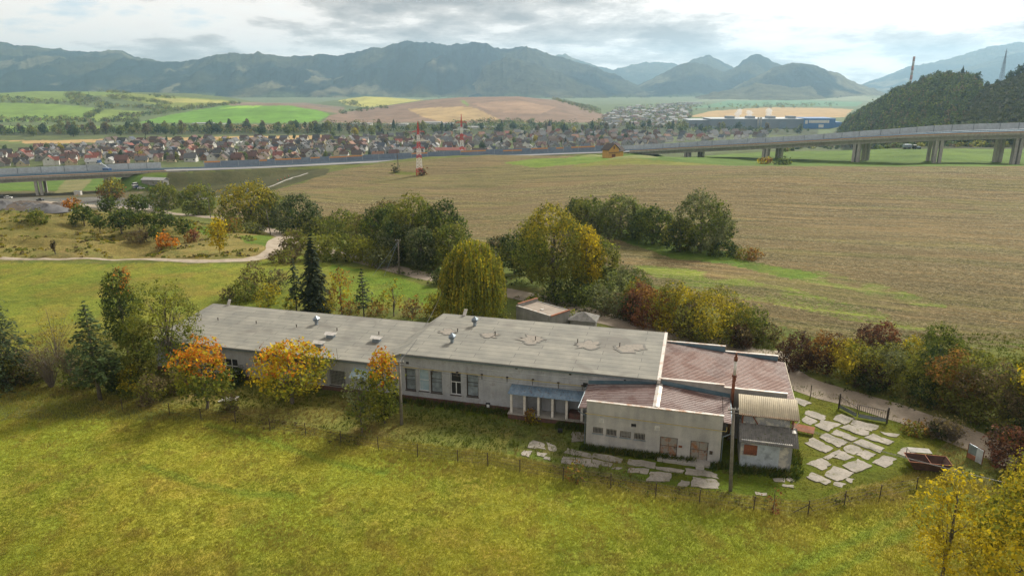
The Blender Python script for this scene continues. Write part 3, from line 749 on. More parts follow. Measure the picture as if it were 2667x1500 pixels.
mountain('mountains', [(1700,215),(1740,190),(1767,172),(1788,158),(1810,150),(1832,146),(1872,166),(1900,180),(1980,220)], 6900, 5400, seed=7)
mountain('mountains', [(1600,248),(1640,230),(1700,200),(1750,175),(1795,165),(1830,170),(1870,188),(1900,176),(1924,156),(1950,141),(1962,147),(2008,171),(2060,190),(2120,212),(2200,240)], 5700, 4500, seed=8, spur=0.22, clear=0.03)
mountain('mountains', [(1860,252),(1890,235),(1942,206),(1984,185),(2012,173),(2043,166),(2081,169),(2116,178),(2165,193),(2191,207),(2221,220),(2256,231),(2310,246)], 4700, 3900, 900, seed=9, spur=0.24, clear=0.05)
mountain('mountains', [(1790,256),(1850,240),(1910,232),(1960,216),(2010,222),(2050,230),(2090,222),(2140,236),(2230,252)], 4300, 3700, 600, seed=10, spur=0.2, clear=0.075, tint=(0.11,0.10,0.055))
mountain('mountains', [(2080,240),(2200,230),(2232,218),(2291,195),(2340,174),(2371,169),(2431,157),(2483,138),(2536,122),(2606,111),(2667,113),(2900,108),(3300,130)], 7600, 6500, seed=11)
mountain('mountains', [(2240,248),(2340,225),(2431,187),(2500,172),(2560,151),(2667,128),(2900,110),(3300,118)], 6700, 5600, seed=12)
# ------------------------------------------------------------------ the abandoned works: local frame (s along the front, d back, h up)
BO = np.array([7.767, 67.497, 0.0]); BA = math.radians(-15.0)
E1 = np.array([math.cos(BA), math.sin(BA), 0]); E2 = np.array([-E1[1], E1[0], 0])
def hit(px, py, p0, n):
    dx, dy, dz = ray(px, py); d = np.array([dx, dy, dz]); c = np.array([0, 0, CZ])
    return c + d * (((p0 - c) @ n) / (d @ n))
def sdh(p): q = p - BO; return float(q @ E1), float(q @ E2), float(p[2])
def onwall(px, py, d): return sdh(hit(px, py, BO + E2 * d, E2))
def onroof(px, py, h0, k, d0=6.3):
    """local point on the roof plane h = h0 + k (d - d0)"""
    n = np.array([0, 0, 1.0]) - k * E2
    return sdh(hit(px, py, BO + E2 * d0 + np.array([0, 0, h0]), n))
z1 = lambda x, y: (500 + x * .31056, 750 + y * .31056)
z2 = lambda x, y: (1200 + x * .31056, 750 + y * .31056)
z3 = lambda x, y: (1450 + x * .27174, 950 + y * .27174)
zc_ = lambda x, y: (1250 + x * .13801, 960 + y * .13801)
zg = lambda x, y: (1967 + x * .31056, 850 + y * .31056)

def wallmesh(mb, s0, s1, h0, h1, d, ops, dep=0.22):
    """front wall in the plane d with real openings and reveals"""
    ss_ = sorted({s0, s1, *[o[0] for o in ops], *[o[1] for o in ops]}); hh = sorted({h0, h1, *[o[2] for o in ops], *[o[3] for o in ops]})
    for a, b in zip(ss_[:-1], ss_[1:]):
        for c, e in zip(hh[:-1], hh[1:]):
            ms, mh = (a + b) / 2, (c + e) / 2
            if any(o[0] < ms < o[1] and o[2] < mh < o[3] for o in ops): continue
            mb.add([(a, d, c), (b, d, c), (b, d, e), (a, d, e)], [(0, 1, 2, 3)])
    for a, b, c, e in ops:
        mb.add([(a, d, c), (b, d, c), (b, d, e), (a, d, e), (a, d + dep, c), (b, d + dep, c), (b, d + dep, e), (a, d + dep, e)],
               [(0, 4, 5, 1), (1, 5, 6, 2), (2, 6, 7, 3), (3, 7, 4, 0)])
def window(parent, a, b, c, e, d, style, dep=0.22):
    """a window set in the reveal of an opening"""
    y = d + dep
    fr = MB(); t = 0.07
    fr.box(a, b, y - 0.06, y, c, c + t).box(a, b, y - 0.06, y, e - t, e).box(a, a + t, y - 0.06, y, c + t, e - t).box(b - t, b, y - 0.06, y, c + t, e - t)
    mid = (a + b) / 2; paneM = M['glasspane']; frM = M['whiteframe']
    if style == 'open':
        hm_ = c + (e - c) * 0.55
        fr.box(a + t, b - t, y - 0.06, y, hm_, hm_ + 0.08).box(mid - 0.05, mid + 0.05, y - 0.06, y, c + t, hm_); paneM = M['black']
    elif style == 'two':
        hm_ = c + (e - c) * 0.5
        fr.box(a + t, b - t, y - 0.06, y, hm_, hm_ + 0.06); paneM = M['brightpane']
    elif style == 'pair':
        hm_ = c + (e - c) * 0.38
        fr.box(a + t, b - t, y - 0.06, y, hm_, hm_ + 0.1).box(mid - 0.05, mid + 0.05, y - 0.06, y, c + t, e - t); paneM = M['black']
    elif style == 'blocks':
        frM = M['greyrender']; paneM = M['glassblock']
        n, k = 11, 10
        for i in range(1, n): x = a + (b - a) * i / n; fr.box(x - .02, x + .02, y - .05, y - .002, c + t, e - t)
        for i in range(1, k): z = c + (e - c) * i / k; fr.box(a + t, b - t, y - .045, y - .004, z - .02, z + .02)
    elif style == 'bars':
        frM = M['iron']; hm_ = c + (e - c) * 0.62
        fr.box(a + t, b - t, y - 0.05, y, hm_, hm_ + 0.04)
    elif style in ('small', 'smalldim'):
        frM = M['iron']; paneM = M['black'] if style == 'small' else M['greyrender']
    w = MB().box(a, b, y, y + 0.02, c, e).build('window', paneM, parent)
    fr.build('frame', frM, w)
    if style in ('bars', 'small', 'smalldim'):
        g = MB(); n = 9 if style == 'bars' else 7
        for i in range(n + 1): x = a + 0.03 + (b - a - 0.06) * i / n; g.bar((x, d - 0.02, c), (x, d - 0.02, e), 0.028 if style != 'small' else 0.035)
        for z in ((c + 0.1, e - 0.1, (c + e) / 2) if style == 'bars' else (c + 0.06, e - 0.06)): g.box(a, b, d - 0.035, d - 0.006, z - 0.015, z + 0.015)
        g.build('bars', M['iron'] if style == 'bars' else M['concrete'], w)
    MB().box(a - 0.05, b + 0.05, d - 0.1, d + dep, c - 0.09, c - 0.004).build('sill', M['galv'] if style.startswith('small') else M['iron'], w)
    return w

# bitumen roof: sheets laid along the building
RM, rnt, rbs = newmat('bitumen_roof')
rv = objv(rnt)
bt = nd(rnt, 'ShaderNodeTexBrick'); bt.inputs['Scale'].default_value = 1.0; bt.inputs['Mortar Size'].default_value = 0.035
bt.inputs['Brick Width'].default_value = 7.3; bt.inputs['Row Height'].default_value = 1.0; bt.inputs['Mortar Smooth'].default_value = 0.35; bt.offset = 0.37
bt.inputs['Color1'].default_value = (0.215, 0.212, 0.185, 1); bt.inputs['Color2'].default_value = (0.255, 0.25, 0.215, 1); bt.inputs['Mortar'].default_value = (0.085, 0.085, 0.08, 1)
rnt.links.new(rv, bt.inputs['Vector'])
rn = noise(rnt, 0.35, 5, 0.6, rv); rf = noise(rnt, 14, 4, 0.7, rv)
rc_ = mixc(rnt, 1.0, bt.outputs[0], ramp(rnt, rn, [(0.33, (0.78, 0.79, 0.80)), (0.68, (1.16, 1.14, 1.11))]), 'MULTIPLY')
rc_ = mixc(rnt, 1.0, rc_, ramp(rnt, rf, [(0.3, 0.88), (0.7, 1.1)]), 'MULTIPLY')
rc_ = mixc(rnt, ramp(rnt, noise(rnt, 0.22, 3, 0.5, rv, 0.8), [(0.57, 0.0), (0.70, 0.55)]), rc_, (0.125, 0.115, 0.10))
rnt.links.new(rc_, rbs.inputs['Base Color']); rbs.inputs['Roughness'].default_value = 0.8
bump(rnt, rbs, bt.outputs['Fac'], -0.5, 0.02)
# faded maroon sheet with a rusted field
def sheetmat(name, a, b, c3):
    m, nt, bs = newmat(name); v = objv(nt)
    x = mixc(nt, ramp(nt, noise(nt, 0.16, 3, 0.4, v, 0.3), [(0.47, 0.0), (0.51, 1.0)]), a, b)
    sv = objv(nt, 0.6, 5, 1)
    x = mixc(nt, ramp(nt, noise(nt, 1.0, 5, 0.6, sv), [(0.45, 0.0), (0.8, 0.5)]), x, c3)
    x = mixc(nt, 1.0, x, ramp(nt, noise(nt, 9, 4, 0.7, v), [(0.3, 0.75), (0.7, 1.2)]), 'MULTIPLY')
    nt.links.new(x, bs.inputs['Base Color']); bs.inputs['Roughness'].default_value = 0.6; bs.inputs['Metallic'].default_value = 0.15
    return m
MAROON = sheetmat('maroon_sheet', (0.115, 0.062, 0.056), (0.10, 0.055, 0.05), (0.16, 0.10, 0.09))
RUSTROOF = sheetmat('rusted_sheet', (0.13, 0.05, 0.03), (0.10, 0.052, 0.044), (0.17, 0.075, 0.045))
RIBM = worn('rib_worn_edge', (0.40, 0.34, 0.32), (0.18, 0.10, 0.08), 0.5, 0.44, 0.60, rough=0.5, metal=0.2)

# ---- long hall
hall = empty('factory_hall', BO, BA, 'long low concrete hall with grey bitumen roof stepped in two heights', 'factory building')
HW = MB()
ops_low = [(-48.4, -46.45, .94, 2.65), (-51.8, -49.9, .94, 2.65), (-55.6, -53.7, .94, 2.65), (-33.3, -31.15, .69, 2.69), (-43.4, -40.6, 2.9, 3.8), (-38.2, -36.6, 2.9, 3.8)]
wallmesh(HW, -59, -27.3, 0.45, 4.22, 6.3, ops_low)
ops_tall = [(-23.05, -21.75, 1.23, 4.03), (-21.32, -20.05, 1.3, 4.03), (-19.8, -18.38, 1.25, 4.05), (-17.3, -15.98, 1.28, 4.1), (-15.26, -13.84, 1.3, 4.08)]
wallmesh(HW, -27.3, 6.6, 0.5, 4.22, 6.3, ops_tall)
HW.add([(-27.3, 6.3, 4.22), (-23.4, 6.3, 4.22), (-23.4, 6.3, 5.83)], [(0, 1, 2)])
HW.add([(-23.4, 6.3, 4.22), (6.6, 6.3, 4.22), (6.6, 6.3, 5.83), (-23.4, 6.3, 5.83)], [(0, 1, 2, 3)])
HW.add([(-59, 6.3, 0), (-59, 6.3, 4.22), (-59, 18.8, 5.2), (-59, 18.8, 0)], [(0, 1, 2, 3)])
HW.add([(6.6, 6.3, 0), (6.6, 6.3, 5.83), (6.6, 18.8, 6.75), (6.6, 18.8, 0)], [(3, 2, 1, 0)])
HW.add([(-59, 18.8, 0), (-59, 18.8, 5.2), (-24.5, 18.8, 5.2), (-24.5, 18.8, 0), (6.6, 18.8, 0), (6.6, 18.8, 6.75), (-22.5, 18.8, 6.75)], [(0, 1, 2, 3), (3, 6, 5, 4), (3, 2, 6)])
HW.build('wall', M['plaster'], hall)
MB().box(-59.04, 6.6, 6.24, 6.5, -0.3, 0.48).build('plinth', M['brick'], hall)
Z0 = 0.14
def roofslab(s0, s1):
    """(eave s, ridge s, eave h, ridge h) at both ends"""
    (a0, b0, e0, r0), (a1, b1, e1, r1) = s0, s1
    de, dr = 5.95, 19.1
    t = [(a0, de, e0 + Z0), (a1, de, e1 + Z0), (b1, dr, r1 + Z0), (b0, dr, r0 + Z0)]
    return [(x, y, z - 0.16) for x, y, z in t], t
LOWE, LOWR, TE, TR_ = 4.23, 5.22, 5.82, 6.76
rl = MB().hexa(*roofslab((-59.3, -59.3, LOWE, LOWR), (-27.2, -24.9, LOWE, LOWR))).build('low_roof', RM, hall)
MB().hexa(*roofslab((-27.2, -24.9, LOWE, LOWR), (-23.5, -22.8, TE, TR_))).build('roof_ramp', RM, hall)
rt_ = MB().hexa(*roofslab((-23.5, -22.8, TE, TR_), (6.75, 6.9, TE, TR_))).build('high_roof', RM, hall)
styles = ['pair', 'pair', 'pair', 'blocks', 'small', 'small']
for o_, st in zip(ops_low, styles): window(hall, *o_, 6.3, st)
for o_, st in zip(ops_tall, ['bars', 'two', 'bars', 'open', 'bars']): window(hall, *o_, 6.3, st)
def gutter(par, s0, s1, d, h):
    g = MB()
    g.box(s0, s1, d - 0.13, d, h - 0.13, h - 0.11).box(s0, s1, d - 0.13, d - 0.11, h - 0.11, h).box(s0, s1, d - 0.02, d, h - 0.11, h + 0.02)
    x = s0 + 0.3
    while x < s1: g.box(x, x + 0.05, d - 0.15, d - 0.131, h - 0.16, h + 0.02); x += 1.0
    return g.build('gutter', M['gutter'], par)
gutter(hall, -59.3, -27.3, 5.92, LOWE + 0.02); gutter(hall, -23.4, 6.6, 5.92, TE + 0.02)
MB().box(6.62, 6.95, 6.0, 19.15, 5.6, 5.62).add([(6.7, 5.95, 5.99), (7.06, 5.95, 5.99), (7.06, 19.1, 6.93), (6.7, 19.1, 6.93), (6.7, 5.95, 5.55), (7.06, 5.95, 5.55), (7.06, 19.1, 5.6), (6.6, 19.1, 6.5)],
   [(0, 1, 2, 3), (1, 5, 6, 2), (0, 4, 5, 1), (3, 2, 6, 7)]).build('verge_flashing', M['pale_metal'], hall)
KL = (LOWR - LOWE) / 12.7
def cowl(px, py, low):
    s, d, h = onroof(px, py, (LOWE if low else TE) + Z0, KL)
    mb = MB()
    mb.box(s - .17, s + .17, d - .17, d + .17, h - .1, h + .42)
    def ring(z0, w0, z1_, w1):
        mb.hexa([(s - w0, d - w0, z0), (s + w0, d - w0, z0), (s + w0, d + w0, z0), (s - w0, d + w0, z0)], [(s - w1, d - w1, z1_), (s + w1, d - w1, z1_), (s + w1, d + w1, z1_), (s - w1, d + w1, z1_)])
    ring(h + .42, .17, h + .62, .34); ring(h + .66, .36, h + .72, .36); mb.box(s - .22, s + .22, d - .22, d + .22, h + .62, h + .9); ring(h + .86, .40, h + 1.25, .03)
    return mb.build('roof_cowl', M['galv'], hall)
for c_ in ((z1(1045, 305), 1), (z1(2182, 457), 0), (z1(2372, 314), 0)): cowl(*c_[0], c_[1])
def capvent(px, py):
    s, d, h = onroof(px, py, LOWE + Z0, KL)
    v_ = MB().box(s - .5, s + .5, d - .38, d + .38, h - .15, h + .22).box(s - .46, s + .46, d - .34, d + .34, h + .24, h + .52).build('roof_vent', M['galv'], hall)
    MB().add([(s - .7, d - .55, h + .52), (s + .7, d - .55, h + .52), (s + .7, d + .55, h + .52), (s - .7, d + .55, h + .52), (s - .7, d, h + .78), (s + .7, d, h + .78)],
             [(3, 2, 1, 0), (0, 1, 5, 4), (2, 3, 4, 5), (1, 2, 5), (3, 0, 4)]).build('cap', M['whitecap'], v_)
for c_ in (z1(1165, 415), z1(1068, 488), z1(1550, 448)): capvent(*c_)
for x, y, lo in [(219, 272, 1), (540, 300, 1), (877, 328, 1), (1217, 358, 1), (1568, 390, 1), (2228, 364, 0), (2543, 394, 0)]:
    s, d, h = onroof(*z1(x, y), (LOWE if lo else TE) + Z0, KL); MB().tube((s, d, h - .05), (s, d, h + .35), .06).tube((s, d, h + .33), (s, d, h + .4), .09).build('roof_pipe', M['iron'], hall)
for x, y in [(288, 396), (627, 438), (980, 460), (1333, 492)]:
    s, d, h = onroof(*z2(x, y), TE + Z0, KL); MB().tube((s, d, h - .05), (s, d, h + .45), .055).tube((s, d, h + .43), (s, d, h + .5), .085).build('roof_pipe', M['iron'], hall)
PATCH = worn('peeled_patch', (0.29, 0.26, 0.22), (0.22, 0.20, 0.17), 3.0)
RING = worn('stained_ring', (0.15, 0.145, 0.13), (0.19, 0.185, 0.165), 2.0)
for x, y, w_, l_ in [(2140, 366, .9, .75), (2490, 396, .85, .7), (2860, 432, 1.5, 1.1), (3320, 478, 1.35, 1.0), (3680, 503, 1.45, 1.0)]:
    s, d, h = onroof(*z1(x, y), TE + Z0, KL)
    for lift, k_, mt in ((0.004, 1.22, RING), (0.008, 1.0, PATCH)):
        vs = []
        for i in range(26):
            t = 2 * PI * i / 26; r = 1 + 0.55 * (vnoise(np.array(math.cos(t) * 3.6 + x), np.array(math.sin(t) * 3.6), 1) - .5) * 2
            a_, b_ = s + w_ * k_ * r * math.cos(t), d + l_ * k_ * r * math.sin(t)
            vs.append((a_, b_, TE + Z0 + KL * (b_ - 5.95) + lift + 0.0))
        MB().add(vs, [tuple(range(26))]).build('peeled_patch' if k_ == 1.0 else 'stained_ring', mt, hall)
for x, y, lo in [(290, 150, 1), (2272, 237, 0)]:
    s, d, h = onroof(*z1(x, y), (LOWE if lo else TE) + Z0, KL)
    MB().hexa([(s - .2, 18.9, h - .1), (s + .25, 18.9, h - .1), (s + .25, 18.97, h - .1), (s - .2, 18.97, h - .1)], [(s + .0, 19.2, h + .8), (s + .45, 19.2, h + .8), (s + .45, 19.27, h + .8), (s + .0, 19.27, h + .8)]).build('roof_hatch', M['whitecap'], hall)
for x, y in [(905, 560), (1222, 590)]:
    s, d, h = onroof(*z1(x, y), LOWE + Z0, KL); MB().tube((s, d, h), (s - .15, d + .1, h + 1.3), .02).build('lightning_rod', M['iron'], hall)
# pipe, cables, vents on the front wall
pm = MB(); a = onwall(*z1(1770, 660), 6.12); b = onwall(*zc_(1950, 328), 6.12)
pm.tube((a[0], 6.12, a[2]), (b[0], 6.12, b[2]), .035, n=6)
pm.build('gas_pipe', M['yellowpipe'], hall)
for x0, y0, x1, y1 in [(35, 112, 38, 205), (512, 165, 512, 255), (998, 205, 990, 310), (1478, 268, 1482, 375), (1932, 318, 1930, 400), (-900, 40, -900, 110), (-430, 70, -430, 150)]:
    p = onwall(*zc_(x0, y0), 6.15); q = onwall(*zc_(x1, y1), 6.15); MB().bar((p[0], 6.15, p[2] + .05), (q[0], 6.15, q[2]), .06).box(p[0] - .12, p[0] + .12, 6.05, 6.29, p[2] - .03, p[2] + .05).build('pipe_bracket', M['iron'], hall)
pc = [onwall(*zc_(0, 5), 6.24), onwall(*zc_(2040, 203), 6.24), onwall(*zc_(2040, 370), 6.24)]
MB().wire([(p[0], 6.24, p[2]) for p in pc], .02).build('wall_cable', M['whiteframe'], hall)
vbox = lambda *a: MB().box(*a).build('wall_vent', M['black'], hall)
for x, y in [(467, 672), (918, 722), (1377, 775)]:
    s, d, h = onwall(*z2(x, y), 6.3); vbox(s - .13, s + .13, 6.27, 6.295, h - .1, h + .1)
s, d, h = onwall(*z2(1048, 812), 6.3); vbox(s - .3, s + .25, 6.27, 6.295, h - .25, h + .25)
s, d, h = onwall(*z1(1807, 628), 6.3); vbox(s - .18, s + .18, 6.27, 6.295, h - .15, h + .15)
vbox(-12.9, -12.38, 6.15, 6.235, .2, .78)
MB().box(-12.78, -12.45, 6.11, 6.149, .22, .6).build('vent_flap', M['whiteframe'], hall)
# small porch roof half hidden by the orange tree
MB().hexa([(-29.9, 4.9, 2.55), (-27.2, 4.9, 2.55), (-27.2, 6.28, 3.3), (-29.9, 6.28, 3.3)], [(-29.9, 4.9, 2.62), (-27.2, 4.9, 2.62), (-27.2, 6.28, 3.37), (-29.9, 6.28, 3.37)]).build('porch_roof', M['brightpane'], hall)
# loading bays with a lean-to roof
MB().box(-9.75, -0.2, 4.55, 6.235, -0.3, 0.5).build('loading_dock', M['brick'], hall)
MB().box(-9.8, -0.15, 4.5, 6.23, 0.504, 0.60).build('dock_slab', M['concrete'], hall)
for s in (-9.4, -7.85, -6.22, -4.6, -2.98, -1.25):
    MB().box(s - .13, s + .13, 4.7, 4.96, 0.605, 3.0).build('dock_post', M['whitecap'], hall)
bw = MB()
for s in (-7.85, -6.22, -4.6, -2.98): bw.box(s - .07, s + .07, 4.965, 6.29, 0.61, 2.96)
bw.build('bay_partition', M['wplaster'], hall)
MB().box(-9.6, -1.0, 4.72, 4.9, 3.004, 3.14).build('dock_beam', M['iron'], hall)
MB().box(-2.8, -1.4, 5.0, 6.2, 0.61, 1.25).build('rubble', M['brick'], hall)
def corr(s0, s1, dA, hA, dB, hB, pitch=0.15, amp=0.028, along='d', th=0.02):
    """corrugated sheet; the waves run along d (rows across s)"""
    n = int((s1 - s0) / pitch * 4); xs = np.linspace(s0, s1, n)
    zz_ = amp * np.sin(2 * PI * (xs - s0) / pitch)
    V = []
    for dd, hh in ((dA, hA), (dB, hB)):
        for x, z in zip(xs, zz_): V.append((x, dd, hh + z))
    k = len(xs)
    Fc = [(i, i + 1, k + i + 1, k + i) for i in range(k - 1)]
    V += [(x, y, z - th) for x, y, z in V]
    Fc += [(2 * k + i + 1, 2 * k + i, 3 * k + i, 3 * k + i + 1) for i in range(k - 1)]
    Fc += [(i + 1, i, 2 * k + i, 2 * k + i + 1) for i in range(k - 1)]
    return np.array(V), np.array(Fc)
V_, F_ = corr(-9.75, -1.35, 4.35, 3.1, 6.28, 3.52, 0.17)
mesh_np('canopy_sheet', V_, F_, M['bluesheet'], hall)

# ---- front wing
wing = empty('front_wing', BO, BA, 'square rendered wing with ribbed maroon gable roof and two rusty doors', 'factory building')
WW = MB()
wops = [(.71, 1.78, 1.82, 2.52), (2.1, 3.2, 1.76, 2.50), (3.53, 4.66, 1.72, 2.45), (4.98, 6.11, 1.69, 2.43), (7.63, 9.37, .28, 2.36), (10.66, 12.39, .26, 2.31), (4.63, 5.14, 3.03, 3.40)]
wallmesh(WW, 0, 13.6, -0.3, 5.34, 0, wops, 0.18)
WW.add([(0, 0, -.3), (0, 0, 5.34), (0, .22, 5.34), (0, .22, -.3)], [(0, 1, 2, 3)]).add([(13.6, 0, -.3), (13.6, 0, 5.34), (13.6, .22, 5.34), (13.6, .22, -.3)], [(3, 2, 1, 0)])
WW.add([(0, .22, 4.2), (13.6, .22, 4.2), (13.6, .22, 5.34), (0, .22, 5.34)], [(3, 2, 1, 0)])
WW.add([(0, .22, -.3), (0, .22, 4.5), (0, 6.3, 4.5), (0, 6.3, -.3)], [(0, 1, 2, 3)]).add([(13.6, .22, -.3), (13.6, .22, 4.7), (13.6, 6.3, 4.7), (13.6, 6.3, -.3)], [(3, 2, 1, 0)])
WW.build('wall', M['wplaster'], wing)
MB().box(-.06, 13.66, -.07, .27, 5.344, 5.41).build('parapet_cap', M['pale_metal'], wing)
MB().box(-.05, 13.65, -.05, -.003, -.3, .22).build('plinth', M['greyrender'], wing)
for o_, st in zip(wops[:4], ['small', 'small', 'smalldim', 'small']): window(wing, *o_, 0, st, 0.18)
MB().box(4.63, 5.14, .18, .2, 3.03, 3.40).build('vent_opening', M['black'], wing)
for a_, c_ in ((1.32, 3.1), (7.02, 2.98)):
    f = MB().box(a_, a_ + .5, -.05, -.003, c_, c_ + .48).build('wall_grille', M['whitecap'], wing)
    g = MB()
    for i in range(5): g.box(a_ + .05, a_ + .45, -.065, -.052, c_ + .05 + i * .085, c_ + .075 + i * .085)
    g.build('slats', M['galv'], f)
for o_ in wops[4:6]:
    a_, b_, c_, e_ = o_
    dr = MB().box(a_, (a_ + b_) / 2 - .01, .12, .17, c_, e_).box((a_ + b_) / 2 + .01, b_, .12, .17, c_, e_).build('door', M['door'], wing)
    fr = MB().box(a_, b_, .05, .12, e_ - .06, e_).box(a_, a_ + .06, .05, .12, c_, e_ - .06).box(b_ - .06, b_, .05, .12, c_, e_ - .06).box(a_ + .06, b_ - .06, .1, .118, (c_ + e_) / 2, (c_ + e_) / 2 + .04)
    fr.build('door_frame', M['iron'], dr)
    MB().box(b_ - .35, b_ - .2, .08, .118, (c_ + e_) / 2 - .15, (c_ + e_) / 2 - .04).build('handle', M['rust'], dr)
MB().box(9.5, 9.85, -.12, -.003, 1.42, 1.6).build('switch_box', M['rust'], wing); MB().box(12.55, 12.85, -.14, -.003, 1.1, 1.42).build('switch_box', M['iron'], wing)
MB().box(7.5, 12.7, -.85, -.06, -.3, .24).box(7.6, 12.6, -.06, .12, .245, .275).build('door_landing', M['concrete'], wing)
MB().box(11.3, 12.15, -1.15, -.86, -.3, .18).box(11.32, 12.13, -1.45, -1.16, -.3, .05).build('step', M['concrete'], wing)
def ribbed(name, par, s0, h0, s1, h1, d0, d1, pitch, mt, th=0.05, sm0=None):
    """sheet roof in the s direction, ribs running down the slope"""
    b = [(s0, d0, h0 - th), (s1, d0, h1 - th), (s1, d1, h1 - th), (s0, d1, h0 - th)]; t = [(x, y, z + th) for x, y, z in b]
    r_ = MB().hexa(b, t).build(name, mt, par)
    g = MB(); y = d0 + pitch * .5
    while y < d1 - .03:
        g.hexa([(s0, y - .05, h0 + .002), (s1, y - .05, h1 + .002), (s1, y + .05, h1 + .002), (s0, y + .05, h0 + .002)], [(s0, y - .022, h0 + .05), (s1, y - .022, h1 + .05), (s1, y + .022, h1 + .05), (s0, y + .022, h0 + .05)]); y += pitch
    g.build('ribs', RIBM, r_)
    return r_
ribbed('roof_slope', wing, 6.7, 5.36, 0.0, 4.60, .28, 6.24, .42, MAROON); ribbed('roof_edge', wing, 0.0, 4.60, -.85, 4.50, -.03, 6.24, .42, MAROON)
ribbed('roof_slope', wing, 7.3, 5.36, 13.6, 4.74, .28, 6.24, .42, MAROON); ribbed('roof_edge', wing, 13.66, 4.735, 14.4, 4.66, -.03, 6.24, .42, MAROON)
rc2 = MB(); rc2.hexa([(6.66, .28, 5.33), (7.34, .28, 5.33), (7.34, 6.24, 5.33), (6.66, 6.24, 5.33)], [(6.66, .28, 5.425), (7.34, .28, 5.425), (7.34, 6.24, 5.425), (6.66, 6.24, 5.425)]).hexa([(6.66, .28, 5.43), (7.34, .28, 5.43), (7.34, 6.24, 5.43), (6.66, 6.24, 5.43)], [(6.97, .28, 5.5), (7.03, .28, 5.5), (7.03, 6.24, 5.5), (6.97, 6.24, 5.5)])
rc2.build('ridge_cap', M['pale_metal'], wing)
MB().hexa([(-.85, 6.2, 4.5), (6.66, 6.2, 5.36), (6.66, 6.235, 5.36), (-.85, 6.235, 4.5)], [(-.85, 6.2, 4.95), (6.66, 6.2, 5.72), (6.66, 6.235, 5.72), (-.85, 6.235, 4.95)]).build('wall_flashing', M['blueflash'], wing)
MB().hexa([(7.2, 6.2, 5.4), (14.4, 6.2, 4.66), (14.4, 6.235, 4.66), (7.2, 6.235, 5.4)], [(7.2, 6.2, 5.84), (14.4, 6.2, 5.1), (14.4, 6.235, 5.1), (7.2, 6.235, 5.84)]).build('wall_flashing', M['blueflash'], wing)
MB().tube((-.9, 0.0, 4.42), (-.9, 6.1, 4.42), .07).tube((-.9, .05, 4.4), (-.9, .05, 4.1), .05).tube((-.9, .05, 4.1), (-.12, -.05, 3.75), .05).tube((-.12, -.05, 3.75), (-.12, -.05, -.1), .05).build('downpipe', M['gutter'], wing)
MB().tube((14.45, 0.0, 4.58), (14.45, 6.1, 4.58), .07).tube((14.4, .05, 4.55), (14.4, .05, 3.5), .05).tube((14.4, .05, 3.5), (13.72, -.05, 3.15), .05).tube((13.72, -.05, 3.15), (13.72, -.05, -.1), .05).build('downpipe', M['gutter'], wing)
MB().tube((-.15, -.1, 4.0), (14.0, -.1, 3.79), .03, n=6).tube((14.0, -.1, 3.79), (14.0, -.1, 4.3), .03, n=6).build('gas_pipe', M['yellowpipe'], wing)

# ---- annex
annex = empty('annex_building', BO, BA, 'broad annex with rusty brown ribbed roof sloping right between stepped parapets', 'factory building')
AW = MB()
AW.box(14.9 - 8.2, 13.7, 6.3, 6.52, 4.6, 5.98).box(13.7, 20.1, 6.3, 6.52, -.3, 5.70).box(12.0, 13.7, 6.3, 6.52, -.3, 4.6)
AW.box(20.1, 20.3, 6.3, 19.2, -.3, 4.4).box(7.0, 14.1, 19.0, 19.2, -.3, 5.75).box(14.1, 20.3, 19.0, 19.2, -.3, 5.1)
AW.build('wall', M['parapetgrey'], annex)
for b_ in ((6.9, 13.76, 6.24, 6.58, 5.984, 6.06), (13.77, 20.15, 6.24, 6.58, 5.704, 5.78), (7.0, 14.16, 18.94, 19.26, 5.754, 5.83), (14.17, 20.36, 18.94, 19.26, 5.104, 5.18)): MB().box(*b_).build('parapet_cap', M['pale_metal'], annex)
MB().box(7.0, 14.1, 18.955, 18.997, 4.6, 5.75).box(14.17, 20.3, 18.955, 18.997, 4.3, 5.1).build('wall_flashing', M['blueflash'], annex)
ribbed('roof_slope', annex, 7.02, 5.66, 21.1, 4.42, 6.55, 18.94, .42, RUSTROOF)
MB().box(21.1, 21.16, 6.3, 19.0, 4.3, 4.46).build('verge_board', M['yellowsheet'], annex)
# steel flue
fl = empty('steel_chimney', tuple(BO + E1 * 14.62 + E2 * 5.75), BA, 'tall rusty steel flue with one white band beside annex wall', 'chimney')
fs = MB().tube((0, 0, -.1), (0, 0, 3.2), .15, n=14).build('shaft', worn('flue_yellow_rust', (0.30, 0.19, 0.09), (0.20, 0.08, 0.04), 2.0), fl, True)
MB().tube((0, 0, 3.2), (0, 0, 7.4), .165, n=14).tube((.1, -.15, 6.9), (.1, -.15, 7.3), .1).build('shaft_middle', M['rust'], fl, True)
MB().tube((0, 0, 7.4), (0, 0, 9.1), .15, n=14).build('white_band', M['whitecap'], fl, True)
MB().tube((0, 0, 9.1), (0, 0, 9.55), .19, n=14).tube((0, 0, 9.55), (0, 0, 9.95), .12, .08).tube((0, 0, 7.3), (0, 0, 7.5), .25).build('cowl', M['rust'], fl, True)

